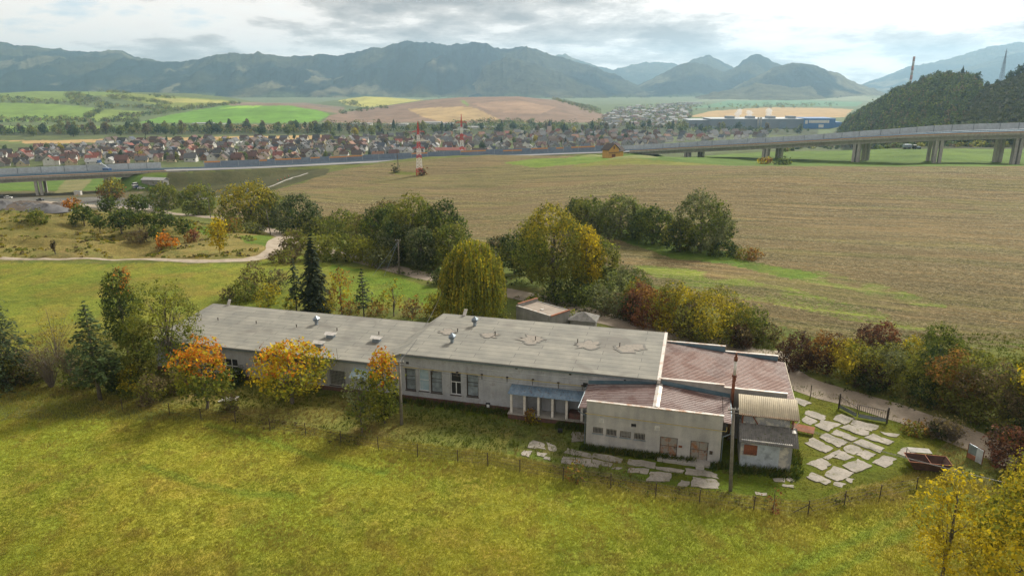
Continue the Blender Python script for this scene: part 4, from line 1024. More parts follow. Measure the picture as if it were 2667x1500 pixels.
# ---- shed
shed = empty('storage_shed', BO, BA, 'patched masonry shed with yellowed sheet roof above a mossy lean-to', 'shed')
MB().box(15.5, 20.3, .16, 4.9, -.3, 3.0).box(15.65, 20.15, 2.58, 4.7, 3.0, 4.62).build('wall', M['shedwall'], shed)
MB().box(16.95, 19.15, .10, .157, .12, 2.68).box(15.52, 16.95, .11, .157, .12, 1.3).build('painted_patch', M['shedpatch'], shed)
MB().box(15.8, 17.06, .05, .099, 1.5, 2.56).build('hatch', M['rust'], shed)
V_, F_ = corr(15.3, 20.85, -0.12, 2.86, 2.55, 3.72, .19, .035)
mesh_np('lean_to_sheet', V_, F_, M['asbestos'], shed)
V_, F_ = corr(15.2, 21.0, 2.25, 4.70, 5.6, 5.5, .19, .028)
mesh_np('roof_sheet', V_, F_, M['yellowsheet'], shed)
MB().bar((15.6, 2.5, 3.7), (15.6, 2.5, 4.7), .14).bar((20.4, 2.4, 3.7), (20.4, 2.4, 4.7), .18).bar((17.1, 2.5, 3.75), (16.5, 2.5, 4.66), .1).bar((15.3, 2.4, 4.66), (20.9, 2.4, 4.66), .14).build('timber_frame', M['rust'], shed)
MB().bar((20.55, 2.5, 3.9), (20.95, 2.3, 4.6), .08).box(20.32, 20.7, 1.6, 2.8, 3.55, 3.62).build('brace', M['whitecap'], shed)
# ---- flat-roofed outbuilding at the back
c0 = at(0, 0, 1)
def unz(px, py, z):
    dx, dy, dz = ray(px, py); t = (z - CZ) / dz; return np.array([dx * t, dy * t, z])
A_ = unz(*z2(465, 135), 3.3); B_ = unz(*z2(745, 235), 3.0); C_ = unz(*z2(960, 190), 3.0)
ang = math.atan2(B_[1] - A_[1], B_[0] - A_[0]); L_ = float(np.linalg.norm((B_ - A_)[:2])); ex = np.array([math.cos(ang), math.sin(ang), 0]); ey = np.array([-ex[1], ex[0], 0])
D_ = float((C_ - B_) @ ey)
ob = empty('flat_roofed_outbuilding', (A_[0], A_[1], 0), ang, 'small grey block with a flat gravel roof and red-tiled parapet, behind the hall', 'outbuilding')
MB().box(0, L_, 0, D_, -.4, 2.7).box(0, L_, 0, .25, 2.7, 3.0).box(0, .25, .25, D_, 2.7, 3.3).box(.25, L_, D_ - .25, D_, 2.7, 2.85).build('wall', M['greyrender'], ob)
MB().box(.25, L_ - .02, .25, D_ - .25, 2.7, 2.78).build('roof', worn('gravel_roof', (0.33, 0.28, 0.235), (0.25, 0.21, 0.17), 0.8), ob)
MB().box(-.05, L_ + .04, -.05, .3, 3.004, 3.07).build('parapet_cap', M['pale_metal'], ob)
MB().box(-.05, .3, .31, D_, 3.304, 3.36).build('tile_edge', M['rustlight'], ob); MB().box(L_ - .25, L_ + .05, .31, D_, 2.79, 2.95).build('tile_edge', M['rustlight'], ob)
MB().tube((L_ * .55, D_ * .5, 2.78), (L_ * .55, D_ * .5, 3.9), .02).box(L_ * .5, L_ * .5 + .6, D_ * .35, D_ * .35 + .4, 2.8, 2.9).build('mast', M['whitecap'], ob)
hp = G(*z2(1030, 330)); wh = empty('well_house', hp, BA, 'tiny hut with a grey hipped roof hidden behind the hall beside the road', 'hut')
MB().box(-1.9, 1.9, -1.4, 1.4, -.3, 1.6).build('wall', M['greyrender'], wh)
MB().add([(-2.3, -1.8, 1.6), (2.3, -1.8, 1.6), (2.3, 1.8, 1.6), (-2.3, 1.8, 1.6), (0, 0, 2.6)], [(3, 2, 1, 0), (0, 1, 4), (1, 2, 4), (2, 3, 4), (3, 0, 4)]).build('roof', M['asbestos'], wh)

# ---- cracked slabs of the yard (paving = setting)
SL = [[(335,590),(470,640),(410,665),(330,625)],[(440,700),(600,750),(560,785),(430,735)],[(430,755),(510,795),(460,825),(400,790)],[(560,790),(710,820),(610,875),(510,830)],[(720,735),(830,770),(750,815),(650,780)],
 [(830,790),(1035,835),(975,880),(810,825)],[(780,825),(965,885),(910,920),(720,850)],[(690,870),(860,935),(820,960),(640,900)],[(600,900),(775,970),(700,1015),(540,930)],[(490,935),(665,1020),(590,1055),(420,975)],
 [(990,900),(1150,965),(1110,990),(930,935)],[(900,950),(1075,1020),(1040,1055),(835,975)],[(800,990),(905,1030),(820,1075),(735,1030)],[(920,1040),(1000,1070),(940,1110),(855,1075)],[(700,1035),(735,1050),(620,1110),(575,1095)],
 [(740,1055),(815,1095),(745,1115),(660,1095)],[(560,1105),(640,1160),(560,1200),(440,1155)],[(860,1115),(975,1165),(840,1220),(745,1165)],[(1080,1085),(1185,1110),(1090,1175),(990,1140)],[(660,1180),(820,1230),(690,1300),(590,1250)],
 [(480,1230),(635,1300),(600,1335),(435,1265)],[(1260,1015),(1360,1045),(1290,1090),(1200,1060)],[(770,1265),(830,1280),(800,1305),(750,1285)],[(680,1310),(755,1320),(720,1340),(670,1325)],[(165,1285),(235,1280),(230,1305),(170,1300)],
 [(280,1270),(325,1300),(310,1315),(275,1290)],[(220,1325),(330,1335),(320,1358),(230,1345)],[(0,1385),(100,1395),(100,1415),(10,1410)],[(1060,885),(1200,905),(1180,925),(1080,905)]]
SL3 = [[(160,650),(255,648),(255,725),(150,730)],[(110,805),(330,860),(330,895),(85,845)],[(370,855),(640,905),(620,945),(350,885)],[(75,885),(235,900),(215,950),(45,945)],[(260,905),(430,930),(400,990),(255,960)],[(700,905),(930,940),(920,990),(690,950)],
 [(690,980),(870,1000),(850,1045),(690,1030)],[(900,1025),(1085,1045),(1075,1110),(870,1110)],[(1240,990),(1410,1010),(1400,1050),(1235,1045)],[(1400,1015),(1535,1045),(1540,1085),(1390,1060)],[(1305,1070),(1545,1105),(1540,1180),(1290,1160)],[(1200,1110),(1260,1120),(1250,1160),(1160,1155)],
 [(450,940),(520,950),(500,975),(440,965)],[(530,975),(620,990),(600,1010),(520,1000)],[(950,975),(1220,1010),(1200,1030),(960,1000)]]
SL2 = [[(600,1280),(690,1310),(705,1350),(575,1335)],[(720,1295),(800,1330),(790,1365),(750,1360)],[(540,1365),(595,1365),(570,1410),(515,1395)],[(640,1375),(710,1390),(690,1410),(650,1400)],[(710,1410),(750,1425),(740,1440),(700,1430)]]
pv_ = MB()
def slab(quad, tf, seed):
    P = [unz(*tf(*q), 0.0) for q in quad]
    out = []
    for i in range(4):
        a, b = P[i], P[(i + 1) % 4]; n = max(5, int(np.linalg.norm(b - a) / .3))
        for k in range(n):
            p = a + (b - a) * k / n
            j = (vnoise(np.array(p[0] * 1.7 + seed), np.array(p[1] * 1.7), 2) - .5) * .5 + (vnoise(np.array(p[0] * 5 + seed), np.array(p[1] * 5), 3) - .5) * .2
            c = sum(P) / 4; dirn = (c - p) / (np.linalg.norm(c - p) + 1e-6)
            out.append(p + dirn * max(j - .12, -.20))
    # follow the ground closely: top 5 cm above the highest point below it
    ztop = max(gz(p[0], p[1]) for p in out) + 0.035
    n = len(out)
    vs = [(p[0], p[1], ztop) for p in out] + [(p[0], p[1], ztop - .35) for p in out]
    fs = [tuple(range(n))[::-1]] + [(i, (i + 1) % n, n + (i + 1) % n, n + i) for i in range(n)]
    pv_.add(vs, fs)
for i, q in enumerate(SL): slab(q, zg, i)
for i, q in enumerate(SL3): slab(q, z3, i + 40)
for i, q in enumerate(SL2): slab(q, z2, i + 70)
SLM = worn('slab_concrete', (0.355, 0.32, 0.275), (0.25, 0.23, 0.195), 0.6, 0.38, 0.6, fine=5, third=(0.17, 0.16, 0.085), bmp=0.5)
tag(pv_.build('pavement', SLM), kind='structure')

# ---- things in the yard
def post(px, py, h=1.5, lean=(0, 0), name='fence_post', label=None, r=.05, group='rusty posts of the wire fence'):
    p = G(px, py); o = MB().tube((0, 0, -.3), (lean[0], lean[1], h), r, n=6).build(name, M['iron'], None, loc=tuple(p))
    tag(o, label, 'fence post', group); return p
FP = [(1088,1190),(1193,1206),(1271,1213),(1354,1232),(1466,1252),(1591,1268),(1708,1294),(1821,1312),(1962,1330),(2104,1341),(2199,1315),(2290,1299),(2386,1279)]
FPL = [(320,1070),(369,1052),(442,1080),(525,1095),(614,1103),(704,1121),(797,1133),(888,1154),(986,1172)]
ftops = []
names_l = ['leftmost meadow fence post under the leafless shrub', 'meadow fence post just left of the tall dark pine', 'meadow fence post in the scrub left of the orange maple', 'meadow fence post at the foot of the orange maple',
  'meadow fence post just right of the orange maple', 'meadow fence post below the spread yellow maple, left one', 'meadow fence post below the spread yellow maple, right one', 'meadow fence post left of the grey-green shrub tree', 'meadow fence post just left of the concrete utility pole']
for (x, y), lb in zip(FPL, names_l): p = post(x, y, 1.5, (random.uniform(-.06, .06), 0), label='thin rusty ' + lb); ftops.append(p)
names_r = ['meadow fence post right of the left utility pole', 'meadow fence post in front of the five tall windows', 'meadow fence post in front of the brick plinth', 'meadow fence post in front of the left loading bay', 'meadow fence post left of the small yard bush',
  'meadow fence post right of the small yard bush', 'meadow fence post in front of the left rusty door', 'meadow fence post in front of the right rusty door', 'meadow fence post in front of the storage shed', 'braced corner fence post at the nearest bend',
  'first meadow fence post right of the braced corner', 'second meadow fence post right of the braced corner', 'last meadow fence post beside the big yellow tree']
for i, ((x, y), lb) in enumerate(zip(FP, names_r)):
    p = post(x, y, 1.5, (random.uniform(-.05, .05), 0), label='thin rusty ' + lb); ftops.append(p)
    if i == 9: cornerp = p
bs_ = MB().bar((-1.3, .3, 0), (0, 0, 1.1), .05).bar((.75, .5, 0), (0, 0, 1.0), .05).build('brace', M['iron'], None, loc=tuple(cornerp))
bs_.parent = [o for o in bpy.data.objects if o.get('label', '').endswith('nearest bend')][0]; bs_.location = (0, 0, 0)
fw = MB()
for hgt in (.35, .75, 1.1, 1.42):
    pts = [(p[0], p[1], p[2] + hgt) for p in ftops]
    for a, b in zip(pts[:-1], pts[1:]): fw.wire(sag(a, b, .06, 5), .011)
tag(fw.build('fence_wire', M['iron']), 'thin rusty strands strung between the meadow fence posts', 'wire')
for (x, y, lb) in [(2110, 1037, 'thin post of the roadside fence left of the barred gate'), (2388, 1126, 'thin post of the roadside fence right of the barred gate'), (2448, 1133, 'thin post of the roadside fence deep in the tall weeds')]: post(x, y, 1.75, label=lb, group='posts of the roadside fence')
gp = [G(2184, 1064), G(2231, 1089), G(2309.5, 1102)]
gt = empty('yard_gate', gp[0], 0, 'double iron gate with thin upright bars beside the gravel road', 'gate')
def gl(p): return tuple(np.array(p) - gp[0])
for i in (0, 2): MB().bar(gl(gp[i] - np.array([0, 0, .3])), gl(gp[i] + np.array([0, 0, 1.95])), .14).build('gate_post', M['iron'], gt)
for i in (0, 1):
    a, b = gp[i], gp[i + 1]; d = (b - a); a2 = a + d * .04; b2 = b - d * .03
    g = MB(); n = 13
    z = lambda p, h: gl((p[0], p[1], p[2] + h))
    g.bar(z(a2, .55), z(b2, .55), .06).bar(z(a2, 1.6 - .0 if i == 0 else 1.7), z(b2, 1.35 if i == 0 else 1.5), .06).bar(z(a2, .5), z(a2, 1.7), .07).bar(z(b2, .5), z(b2, 1.75), .07)
    for k in range(1, n): p = a2 + (b2 - a2) * k / n; g.bar(z(p, .55), z(p, (1.6 - .25 * k / n) if i == 0 else (1.7 - .2 * k / n)), .03)
    lf = g.build('gate_leaf', M['iron'], gt)
    MB().hexa([z(a2, .15), z(b2, .15), z(b2 + np.array([.02, .05, 0]), .15), z(a2 + np.array([.02, .05, 0]), .15)], [z(a2, .52), z(b2, .52), z(b2 + np.array([.02, .05, 0]), .52), z(a2 + np.array([.02, .05, 0]), .52)]).build('kick_plate', M['galv'], lf)
# rusty hopper
hc = G(2412, 1222); hop = empty('steel_hopper', hc, math.radians(-12), 'open rusty steel hopper left on the grass beside the yellow tree', 'hopper')
t0 = [(-2.3, -1.1), (2.3, -1.1), (2.3, 1.1), (-2.3, 1.1)]; b0 = [(-1.5, -.6), (1.5, -.6), (1.5, .6), (-1.5, .6)]
V = [(x, y, 1.35) for x, y in t0] + [(x, y, .15) for x, y in b0] + [(x * .97, y * .95, 1.34) for x, y in t0] + [(x * .95, y * .9, .2) for x, y in b0]
MB().add(V, [(4, 5, 1, 0), (5, 6, 2, 1), (6, 7, 3, 2), (7, 4, 0, 3), (7, 6, 5, 4), (8, 9, 13, 12), (9, 10, 14, 13), (10, 11, 15, 14), (11, 8, 12, 15), (12, 13, 14, 15)]).build('body', worn('dark_rust', (0.10, 0.05, 0.035), (0.05, 0.03, 0.025), 1.2), hop)
rm = MB()
for i in range(4): a, b = t0[i], t0[(i + 1) % 4]; rm.bar((*a, 1.38), (*b, 1.38), .06)
rm.bar((0, -1.1, 1.38), (0, 1.1, 1.38), .05); hop.scale = (.84, .84, .84); rm.build('rim', M['rustlight'], hop)
tb = G(2392, 1196); tbl = empty('steel_table', tb, math.radians(-10), 'pale-topped steel table standing behind the rusty hopper', 'table')
MB().box(-1.1, 1.0, -.5, .5, 1.0, 1.05).build('top', M['concrete'], tbl); lg = MB()
for x, y in ((-1.05, -.45), (.95, -.45), (-1.05, .45), (.95, .45)): MB().bar((x, y, -.2), (x, y, .995), .06).build('leg', M['iron'], tbl)
pa, pb = G(2517, 1190), G(2556, 1210); dv = pb - pa
pn = empty('sheet_panel', pa, math.atan2(dv[1], dv[0]), 'upright patched sheet-metal panel beside the road bend', 'panel')
Lp = float(np.linalg.norm(dv[:2])); hz_ = float(dv[2])
def pbox(x0, x1, z0a, z1a, mt, nm): MB().hexa([(x0, 0, z0a), (x1, 0, z0a), (x1, .06, z0a), (x0, .06, z0a)], [(x0, 0, z1a), (x1, 0, z1a - .05), (x1, .06, z1a - .05), (x0, .06, z1a)]).build(nm, mt, pn)
pbox(.05, Lp * .55, .55, 1.6, M['galv'], 'grey_sheet'); pbox(.05, Lp * .55, .02, .549, M['rustlight'], 'orange_sheet'); pbox(Lp * .56, Lp - .05, .0, 1.55, worn('white_sheet', (0.55, .6, .64), (0.4, .42, .44), 1.5), 'white_sheet')
MB().bar((0, .03, -.2), (0, .03, 1.65), .06).bar((Lp, .03, -.2), (Lp, .03, 1.6), .06).bar((0, .03, 1.65), (Lp, .03, 1.6), .05).build('frame', M['rust'], pn)
sp_ = empty('rusty_sheet_stand', G(2092, 1126), math.radians(-28), 'sloping rust-red steel sheet propped on low legs beside the shed', 'sheet')
MB().hexa([(-1.1, -.55, .32), (1.1, -.55, .32), (1.1, .55, .62), (-1.1, .55, .62)], [(-1.1, -.55, .36), (1.1, -.55, .36), (1.1, .55, .66), (-1.1, .55, .66)]).build('sheet', M['rustlight'], sp_)
for x, y in ((-1, -.5), (1, -.5), (-1, .5), (1, .5)): MB().bar((x, y, -.1), (x, y, .33 + (y + .5) * .28), .06).build('leg', M['iron'], sp_)
dp = G(595, 1042); pl_ = empty('plank_pile', dp, math.radians(12), 'pale loose boards lying in the grass right of the orange maple', 'boards')
for k in range(4): MB().box(-1.1 + .1 * k, 1.0 + .06 * k, -.6 + .3 * k, -.38 + .3 * k, .16, .2).build('board', M['whitecap'], pl_)
tr_ = MB().tube((0, 0, 0), (0, 0, .35), .28, n=12).build('drum', M['black'], None, loc=tuple(G(1459, 1125))); tag(tr_, 'short black drum lying on the moss in front of the loading bays', 'drum')

# ---- utility poles and wires
def pole(name, px, py, h, lean, r, label, mt=M['polewood'], bar_=True, ins=4):
    p = G(px, py); e = empty(name, p, 0, label, 'utility pole')
    MB().tube((0, 0, -.4), (lean[0], lean[1], h), r * 1.25, r * .8, n=10).build('shaft', mt, e, True)
    if bar_:
        MB().bar((lean[0] - .5, lean[1], h - .12), (lean[0] + .5, lean[1], h - .12), .09).bar((lean[0] - .5, lean[1], h - .45), (lean[0] + .5, lean[1], h - .45), .07).build('crossarm', M['iron'], e)
        for k in range(ins):
            x = -.45 + .9 * k / (ins - 1)
            MB().tube((lean[0] + x, lean[1], h - .1), (lean[0] + x, lean[1], h + .12), .05, .03).build('insulator', M['ceramic'], e)
    return p, h, lean
P1 = pole('utility_pole', 1046, 1105, 7.6, (.07, 0), .15, 'bare concrete utility pole in front of the hall beside the orange maple')
P2 = pole('utility_pole', 1903, 1277, 8.45, (-.46, 0), .15, 'leaning concrete utility pole between the front wing and the shed')
P3 = pole('utility_pole', 1040, 714, 7.0, (.05, 0), .13, 'wooden utility pole with stays beside the road bushes', BARK, True, 3)
P4 = pole('utility_pole', 705, 612, 7.5, (-.6, 0), .13, 'wooden pole at the road fork behind the grassy slope', BARK, False)
P5 = pole('utility_pole', 626, 578, 8, (-.2, 0), .13, 'wooden pole left of the road fork below the willows', BARK, False)
P6 = pole('utility_pole', 549, 568, 8, (-.2, 0), .13, 'farthest wooden road pole, by the lone round willow', BARK, False)
st_ = MB().wire([(0, 0, 6.6), (-5.4, -2.0, -.3)], .03).wire([(0, 0, 6.6), (-2.9, -2.2, -.3)], .03).build('stay', M['galv'])
st_.parent = [o for o in bpy.data.objects if o.get('label', '').startswith('wooden utility pole with stays')][0]
def top(P, dx=0, dz=0): return P[0] + np.array([P[2][0] + dx, P[2][1], P[1] + dz])
w1 = MB()
endR = [np.array([56, 41 + k * .35, 6.8 - k * .2]) for k in range(4)]
for k in range(4): w1.wire(sag(top(P2, -.45 + .3 * k, .1), endR[k], .9, 16), .008)
tag(w1.build('power_line', M['wire']), 'four thin wires running right from the leaning pole to the frame edge', 'power line')
w2 = MB()
for k in range(2): w2.wire(sag(top(P1, .2 + .2 * k, -.1 - .3 * k), BO + E1 * -1.2 + E2 * 6.2 + np.array([0, 0, 4.1 - .3 * k]), .5, 14), .013)
tag(w2.build('power_line', M['wire']), 'pair of pale wires from the left pole along the hall wall', 'power line')
_bq = G(1168, 822); w3 = MB().wire(sag(top(P1, 0, 0), _bq + np.array([0, 0, 6.5]), 1.3, 24), .03)
tag(w3.build('power_line', M['wire']), 'long dark cable hanging over the roof from the left pole', 'power line')
w4 = MB().wire(sag(top(P3, 0, 0), top(P4, 0, 0), 1.0, 16), .018).wire(sag(top(P4), top(P5), .8, 12), .018).wire(sag(top(P5), top(P6), .8, 12), .018)
tag(w4.build('power_line', M['wire']), 'faint wire strung along the wooden road poles', 'power line')
# ------------------------------------------------------------------ vegetation
def unitv(n):
    v = RNG.normal(size=(n, 3)); return v / np.linalg.norm(v, axis=1)[:, None]
def leafquads(P, N, size, asp=0.6, jit=0.9):
    """one small quad per leaf or sprig, facing roughly along N"""
    n = len(P)
    nn = N + unitv(n) * jit; nn /= np.linalg.norm(nn, axis=1)[:, None]
    t = np.cross(nn, unitv(n)); t /= np.linalg.norm(t, axis=1)[:, None] + 1e-9
    b = np.cross(nn, t)
    s = (size * np.clip(RNG.lognormal(-.05, .42, n), .35, 2.2))[:, None] if np.isscalar(size) else size[:, None]
    t = t * s * 0.5; b = b * s * 0.5 * asp
    V = np.stack([P - t, P + b * 1.0, P + t, P - b], 1).reshape(-1, 3)
    Fc = np.arange(4 * n).reshape(-1, 4)
    return V, Fc
PAL = {  # (main, alt, dark) linear colours
 'green': ((0.10, 0.135, 0.03), (0.165, 0.195, 0.04), (0.04, 0.06, 0.016)),
 'dark': ((0.042, 0.070, 0.026), (0.07, 0.10, 0.034), (0.02, 0.034, 0.015)),
 'silver': ((0.13, 0.15, 0.075), (0.20, 0.22, 0.115), (0.07, 0.085, 0.042)),
 'olive': ((0.15, 0.168, 0.036), (0.225, 0.225, 0.046), (0.08, 0.085, 0.026)),
 'yellow': ((0.31, 0.26, 0.028), (0.43, 0.35, 0.033), (0.15, 0.13, 0.025)),
 'gold': ((0.47, 0.37, 0.025), (0.60, 0.46, 0.03), (0.27, 0.22, 0.025)),
 'orange': ((0.46, 0.155, 0.02), (0.58, 0.24, 0.025), (0.28, 0.10, 0.02)),
 'rust': ((0.22, 0.115, 0.035), (0.30, 0.17, 0.05), (0.12, 0.065, 0.025)),
 'purple': ((0.075, 0.043, 0.034), (0.11, 0.062, 0.043), (0.042, 0.028, 0.024)),
 'red': ((0.165, 0.062, 0.042), (0.22, 0.10, 0.06), (0.09, 0.036, 0.028)),
 'brown': ((0.135, 0.108, 0.06), (0.19, 0.15, 0.085), (0.075, 0.06, 0.038)),
 'needle': ((0.032, 0.05, 0.022), (0.05, 0.072, 0.028), (0.018, 0.03, 0.015)),
 'pine': ((0.055, 0.088, 0.03), (0.085, 0.12, 0.038), (0.026, 0.043, 0.018)),
 'spruce': ((0.026, 0.04, 0.02), (0.04, 0.056, 0.026), (0.015, 0.024, 0.013)),
 'ygreen': ((0.195, 0.215, 0.032), (0.275, 0.28, 0.04), (0.11, 0.13, 0.025)),
}
def leafcol(n, pals, w=None, clump=None):
    """colour per leaf: pals list of palette names, chosen per leaf by weight array w (n,) index"""
    A = np.array([PAL[p] for p in pals])
    idx = w if w is not None else RNG.integers(0, len(pals), n)
    r = RNG.random(n)
    if clump is not None: r = np.clip(r * 0.55 + clump * 0.5, 0, 1)
    a = A[idx]
    c = np.where((r < 0.45)[:, None], a[:, 0], np.where((r < 0.8)[:, None], a[:, 1], a[:, 2]))
    return np.repeat(c * RNG.uniform(0.8, 1.22, (n, 1)), 4, 0)
def lobes_crown(lobes, dens, size, sag_=0.0, fill=0.55):
    """leaves through the shells of ellipsoid lobes: list of (centre, radii); returns P, N, lobe index, height"""
    P = []; N = []; I = []
    for i, (c, r) in enumerate(lobes):
        c = np.array(c, float); r = np.array(r, float)
        area = 4 * PI * ((r[0] * r[1]) ** 1.6 / 3 + (r[0] * r[2]) ** 1.6 / 3 + (r[1] * r[2]) ** 1.6 / 3) ** (1 / 1.6)
        n = max(12, int(area * dens))
        d = unitv(n)
        rad = np.where(RNG.random(n) < 0.7, RNG.uniform(0.84, 1.06, n), RNG.uniform(fill, 0.88, n))
        wob = 0.80 + 0.42 * fbm(d[:, 0] * 2.1 + i * 7.3, d[:, 1] * 2.1 + d[:, 2] * 1.7 + i, i % 5, 3)
        p = d * (rad * wob)[:, None] * r
        keep = fbm(d[:, 0] * 3.3 + 5 * i, d[:, 2] * 3.3 + d[:, 1] * 2 + i * 3, (i + 3) % 5, 2) > 0.27
        p[:, 2] = np.where(p[:, 2] < 0, p[:, 2] * 0.82, p[:, 2])
        P.append((c + p)[keep]); N.append(d[keep]); I.append(np.full(keep.sum(), i))
    P = np.concatenate(P); N = np.concatenate(N); I = np.concatenate(I)
    # sprigs: leaves gather round fewer shoots, leaving dark gaps between
    n = len(P); sh = RNG.integers(0, max(1, n // 9), n); sh = (sh * 9) % n
    j = RNG.random(n) < .8
    P = np.where(j[:, None], P[sh] + RNG.normal(0, size * .95, (n, 3)), P); N = np.where(j[:, None], N[sh], N); I = np.where(j, I[sh], I)
    global LASTS; LASTS = np.where(j, sh, RNG.integers(0, n, n))
    keep = np.ones(len(P), bool)
    for i, (c, r) in enumerate(lobes):
        q = (P - np.array(c)) / np.array(r)
        keep &= ~(((q ** 2).sum(1) < 0.42) & (I != i))
    LASTS = LASTS[keep]
    return P[keep], N[keep], I[keep]
def trunk_mb(base, top_, r, limbs=(), r2=None, bend=0.15):
    mb = MB(); p = Vector(base); q = Vector(top_); n = 5; prev = p; pr = r
    for k in range(1, n + 1):
        t = k / n; c = p.lerp(q, t) + Vector((random.uniform(-bend, bend), random.uniform(-bend, bend), 0)) * (1 if k < n else .3)
        rr = r * (1 - t) + (r2 or r * .35) * t
        mb.tube(prev, c, pr, rr, n=7); prev = c; pr = rr
    for e in limbs:
        e = Vector(e); t = random.uniform(.25, .75); s_ = p.lerp(q, t); m_ = s_.lerp(e, .5) + Vector((0, 0, (e - s_).length * .08))
        mb.tube(s_, m_, r * .42, r * .26, n=5).tube(m_, e, r * .26, r * .09, n=5)
        for _ in range(3):
            e2 = e + Vector((random.uniform(-1, 1), random.uniform(-1, 1), random.uniform(-.3, .8))) * (e - s_).length * .3
            mb.tube(m_.lerp(e, .6), e2, r * .13, r * .04, n=4)
    return mb
def mlobes(h, w, z0, n, seed, flat=1.0, top=0.9):
    """scatter n lobes in an egg of height h-z0 and width w"""
    rr = random.Random(seed); L = []
    for k in range(n):
        t = (k + .5) / n; z = z0 + (h - z0) * (0.10 + 0.80 * t)
        env = math.sin(PI * min(1, .16 + .76 * (z - z0) / (h - z0))) ** .75
        a = k * 2.4 + rr.uniform(-.4, .4); d = w * .5 * env * rr.uniform(.35, .68) if k < n - 1 else w * .06
        s_ = w * rr.uniform(.19, .28) * (0.75 + .4 * env)
        L.append(((d * math.cos(a), d * math.sin(a), z), (s_, s_, s_ * rr.uniform(.8, 1.1) * flat)))
    L.append(((0, 0, z0 + (h - z0) * .5), (w * .27, w * .27, (h - z0) * .34)))
    return L
def broad(name, loc, h, w, pal, label, cat='tree', z0=None, n=11, size=.26, dens=16, seed=None, group=None, topcol=None, topfrac=.6, trunkr=None, flat=1.0, lobes=None, extra=None, trans=LEAF, jit=.9, bark=None, loosen=1.0):
    seed = seed if seed is not None else random.randint(0, 9999)
    e = empty(name, loc, random.uniform(0, 6) if lobes is None else 0, label, cat, group)
    z0 = h * .22 if z0 is None else z0
    L = lobes or mlobes(h, w, z0, n, seed, flat)
    P, N, I = lobes_crown(L, dens, size)
    m = len(P)
    cl = np.clip((vnoise(P[:, 0] * .9 + seed, P[:, 1] * .9 + P[:, 2] * .7, 2) - .2) * 1.5, 0, 1)
    tone = (.72 + .56 * ((LASTS * 0.61803) % 1.0))
    pals = pal if isinstance(pal, (list, tuple)) else [pal]
    pi = (I * 7 + seed) % len(pals); flip = RNG.random(m) < .22; pi = np.where(flip, RNG.integers(0, len(pals), m), pi)
    if topcol:
        pals = list(pals) + (list(topcol) if isinstance(topcol, (list, tuple)) else [topcol])
        nb = len(pals) - (len(topcol) if isinstance(topcol, (list, tuple)) else 1)
        f = (P[:, 2] - z0) / (h - z0) + (fbm(P[:, 0] * .6 + seed, P[:, 1] * .6 + P[:, 2] * .5, 3, 3) - .5) * .7
        up_ = f > topfrac + RNG.normal(0, .06, m)
        pi = np.where(up_, nb + RNG.integers(0, len(pals) - nb, m), pi)
    V, Fc = leafquads(P, N, size, .7, jit)
    mesh_np('crown', V, Fc, trans, e, leafcol(m, pals, pi, cl) * np.repeat(tone, 4)[:, None])
    tr = trunkr or max(.06, w * .03)
    lim = [tuple(np.array(c) * .93) for c, r in L[:-1] if random.random() < .75]
    trunk_mb((0, 0, -.4), (0, 0, z0 + (h - z0) * .72), tr, lim, bend=tr * .8).build('trunk', bark or BARK, e, True)
    return e
def conifer(name, loc, h, w, label, pal='needle', layers=22, droop=.22, z0=.06, size=.34, per=8, lps=26, cat='tree', group=None, up=0.0, sparse=1.0):
    e = empty(name, loc, random.uniform(0, 6), label, cat, group)
    P = []; N = []
    br = MB().tube((0, 0, -.4), (0, 0, h * .97), max(.08, w * .035), .03, n=7)
    for k in range(layers):
        t = k / (layers - 1); z = h * (z0 + (1 - z0) * t ** .93)
        R_ = (w / 2) * (1 - t) ** .85 * (1 if t > .08 else .8) + .12
        nb = max(4, int(per * (1 - .45 * t)))
        for j in range(nb):
            if random.random() > sparse: continue
            a = 2 * PI * j / nb + k * 1.3 + random.uniform(-.3, .3); L = R_ * random.uniform(.68, 1.12)
            m = max(8, int(lps * L / (w / 2) + 5)); s_ = RNG.uniform(.1, 1, m) ** .75
            x = math.cos(a) * L * s_; y = math.sin(a) * L * s_
            zz__ = z + L * (up * s_ - droop * s_ ** 1.6 * 2) + RNG.normal(0, .05 * L, m)
            lat = RNG.normal(0, .16, m) * L * (1.05 - s_ * .7)
            P.append(np.stack([x - math.sin(a) * lat, y + math.cos(a) * lat, zz__ - np.abs(lat) * .35], 1))
            N.append(np.stack([np.full(m, math.cos(a) * .4), np.full(m, math.sin(a) * .4), np.full(m, .9)], 1))
            br.tube((0, 0, z), (math.cos(a) * L * .8, math.sin(a) * L * .8, z + L * (up * .8 - droop * 1.3)), .03, .01, n=4, cap=False)
    P = np.concatenate(P); N = np.concatenate(N); m = len(P)
    V, Fc = leafquads(P, N, size, .38, .45)
    mesh_np('crown', V, Fc, NEEDLE, e, leafcol(m, [pal], np.zeros(m, int), vnoise(P[:, 0] * 1.5, P[:, 1] * 1.5 + P[:, 2], 1)))
    br.build('trunk', BARK, e, True)
    return e
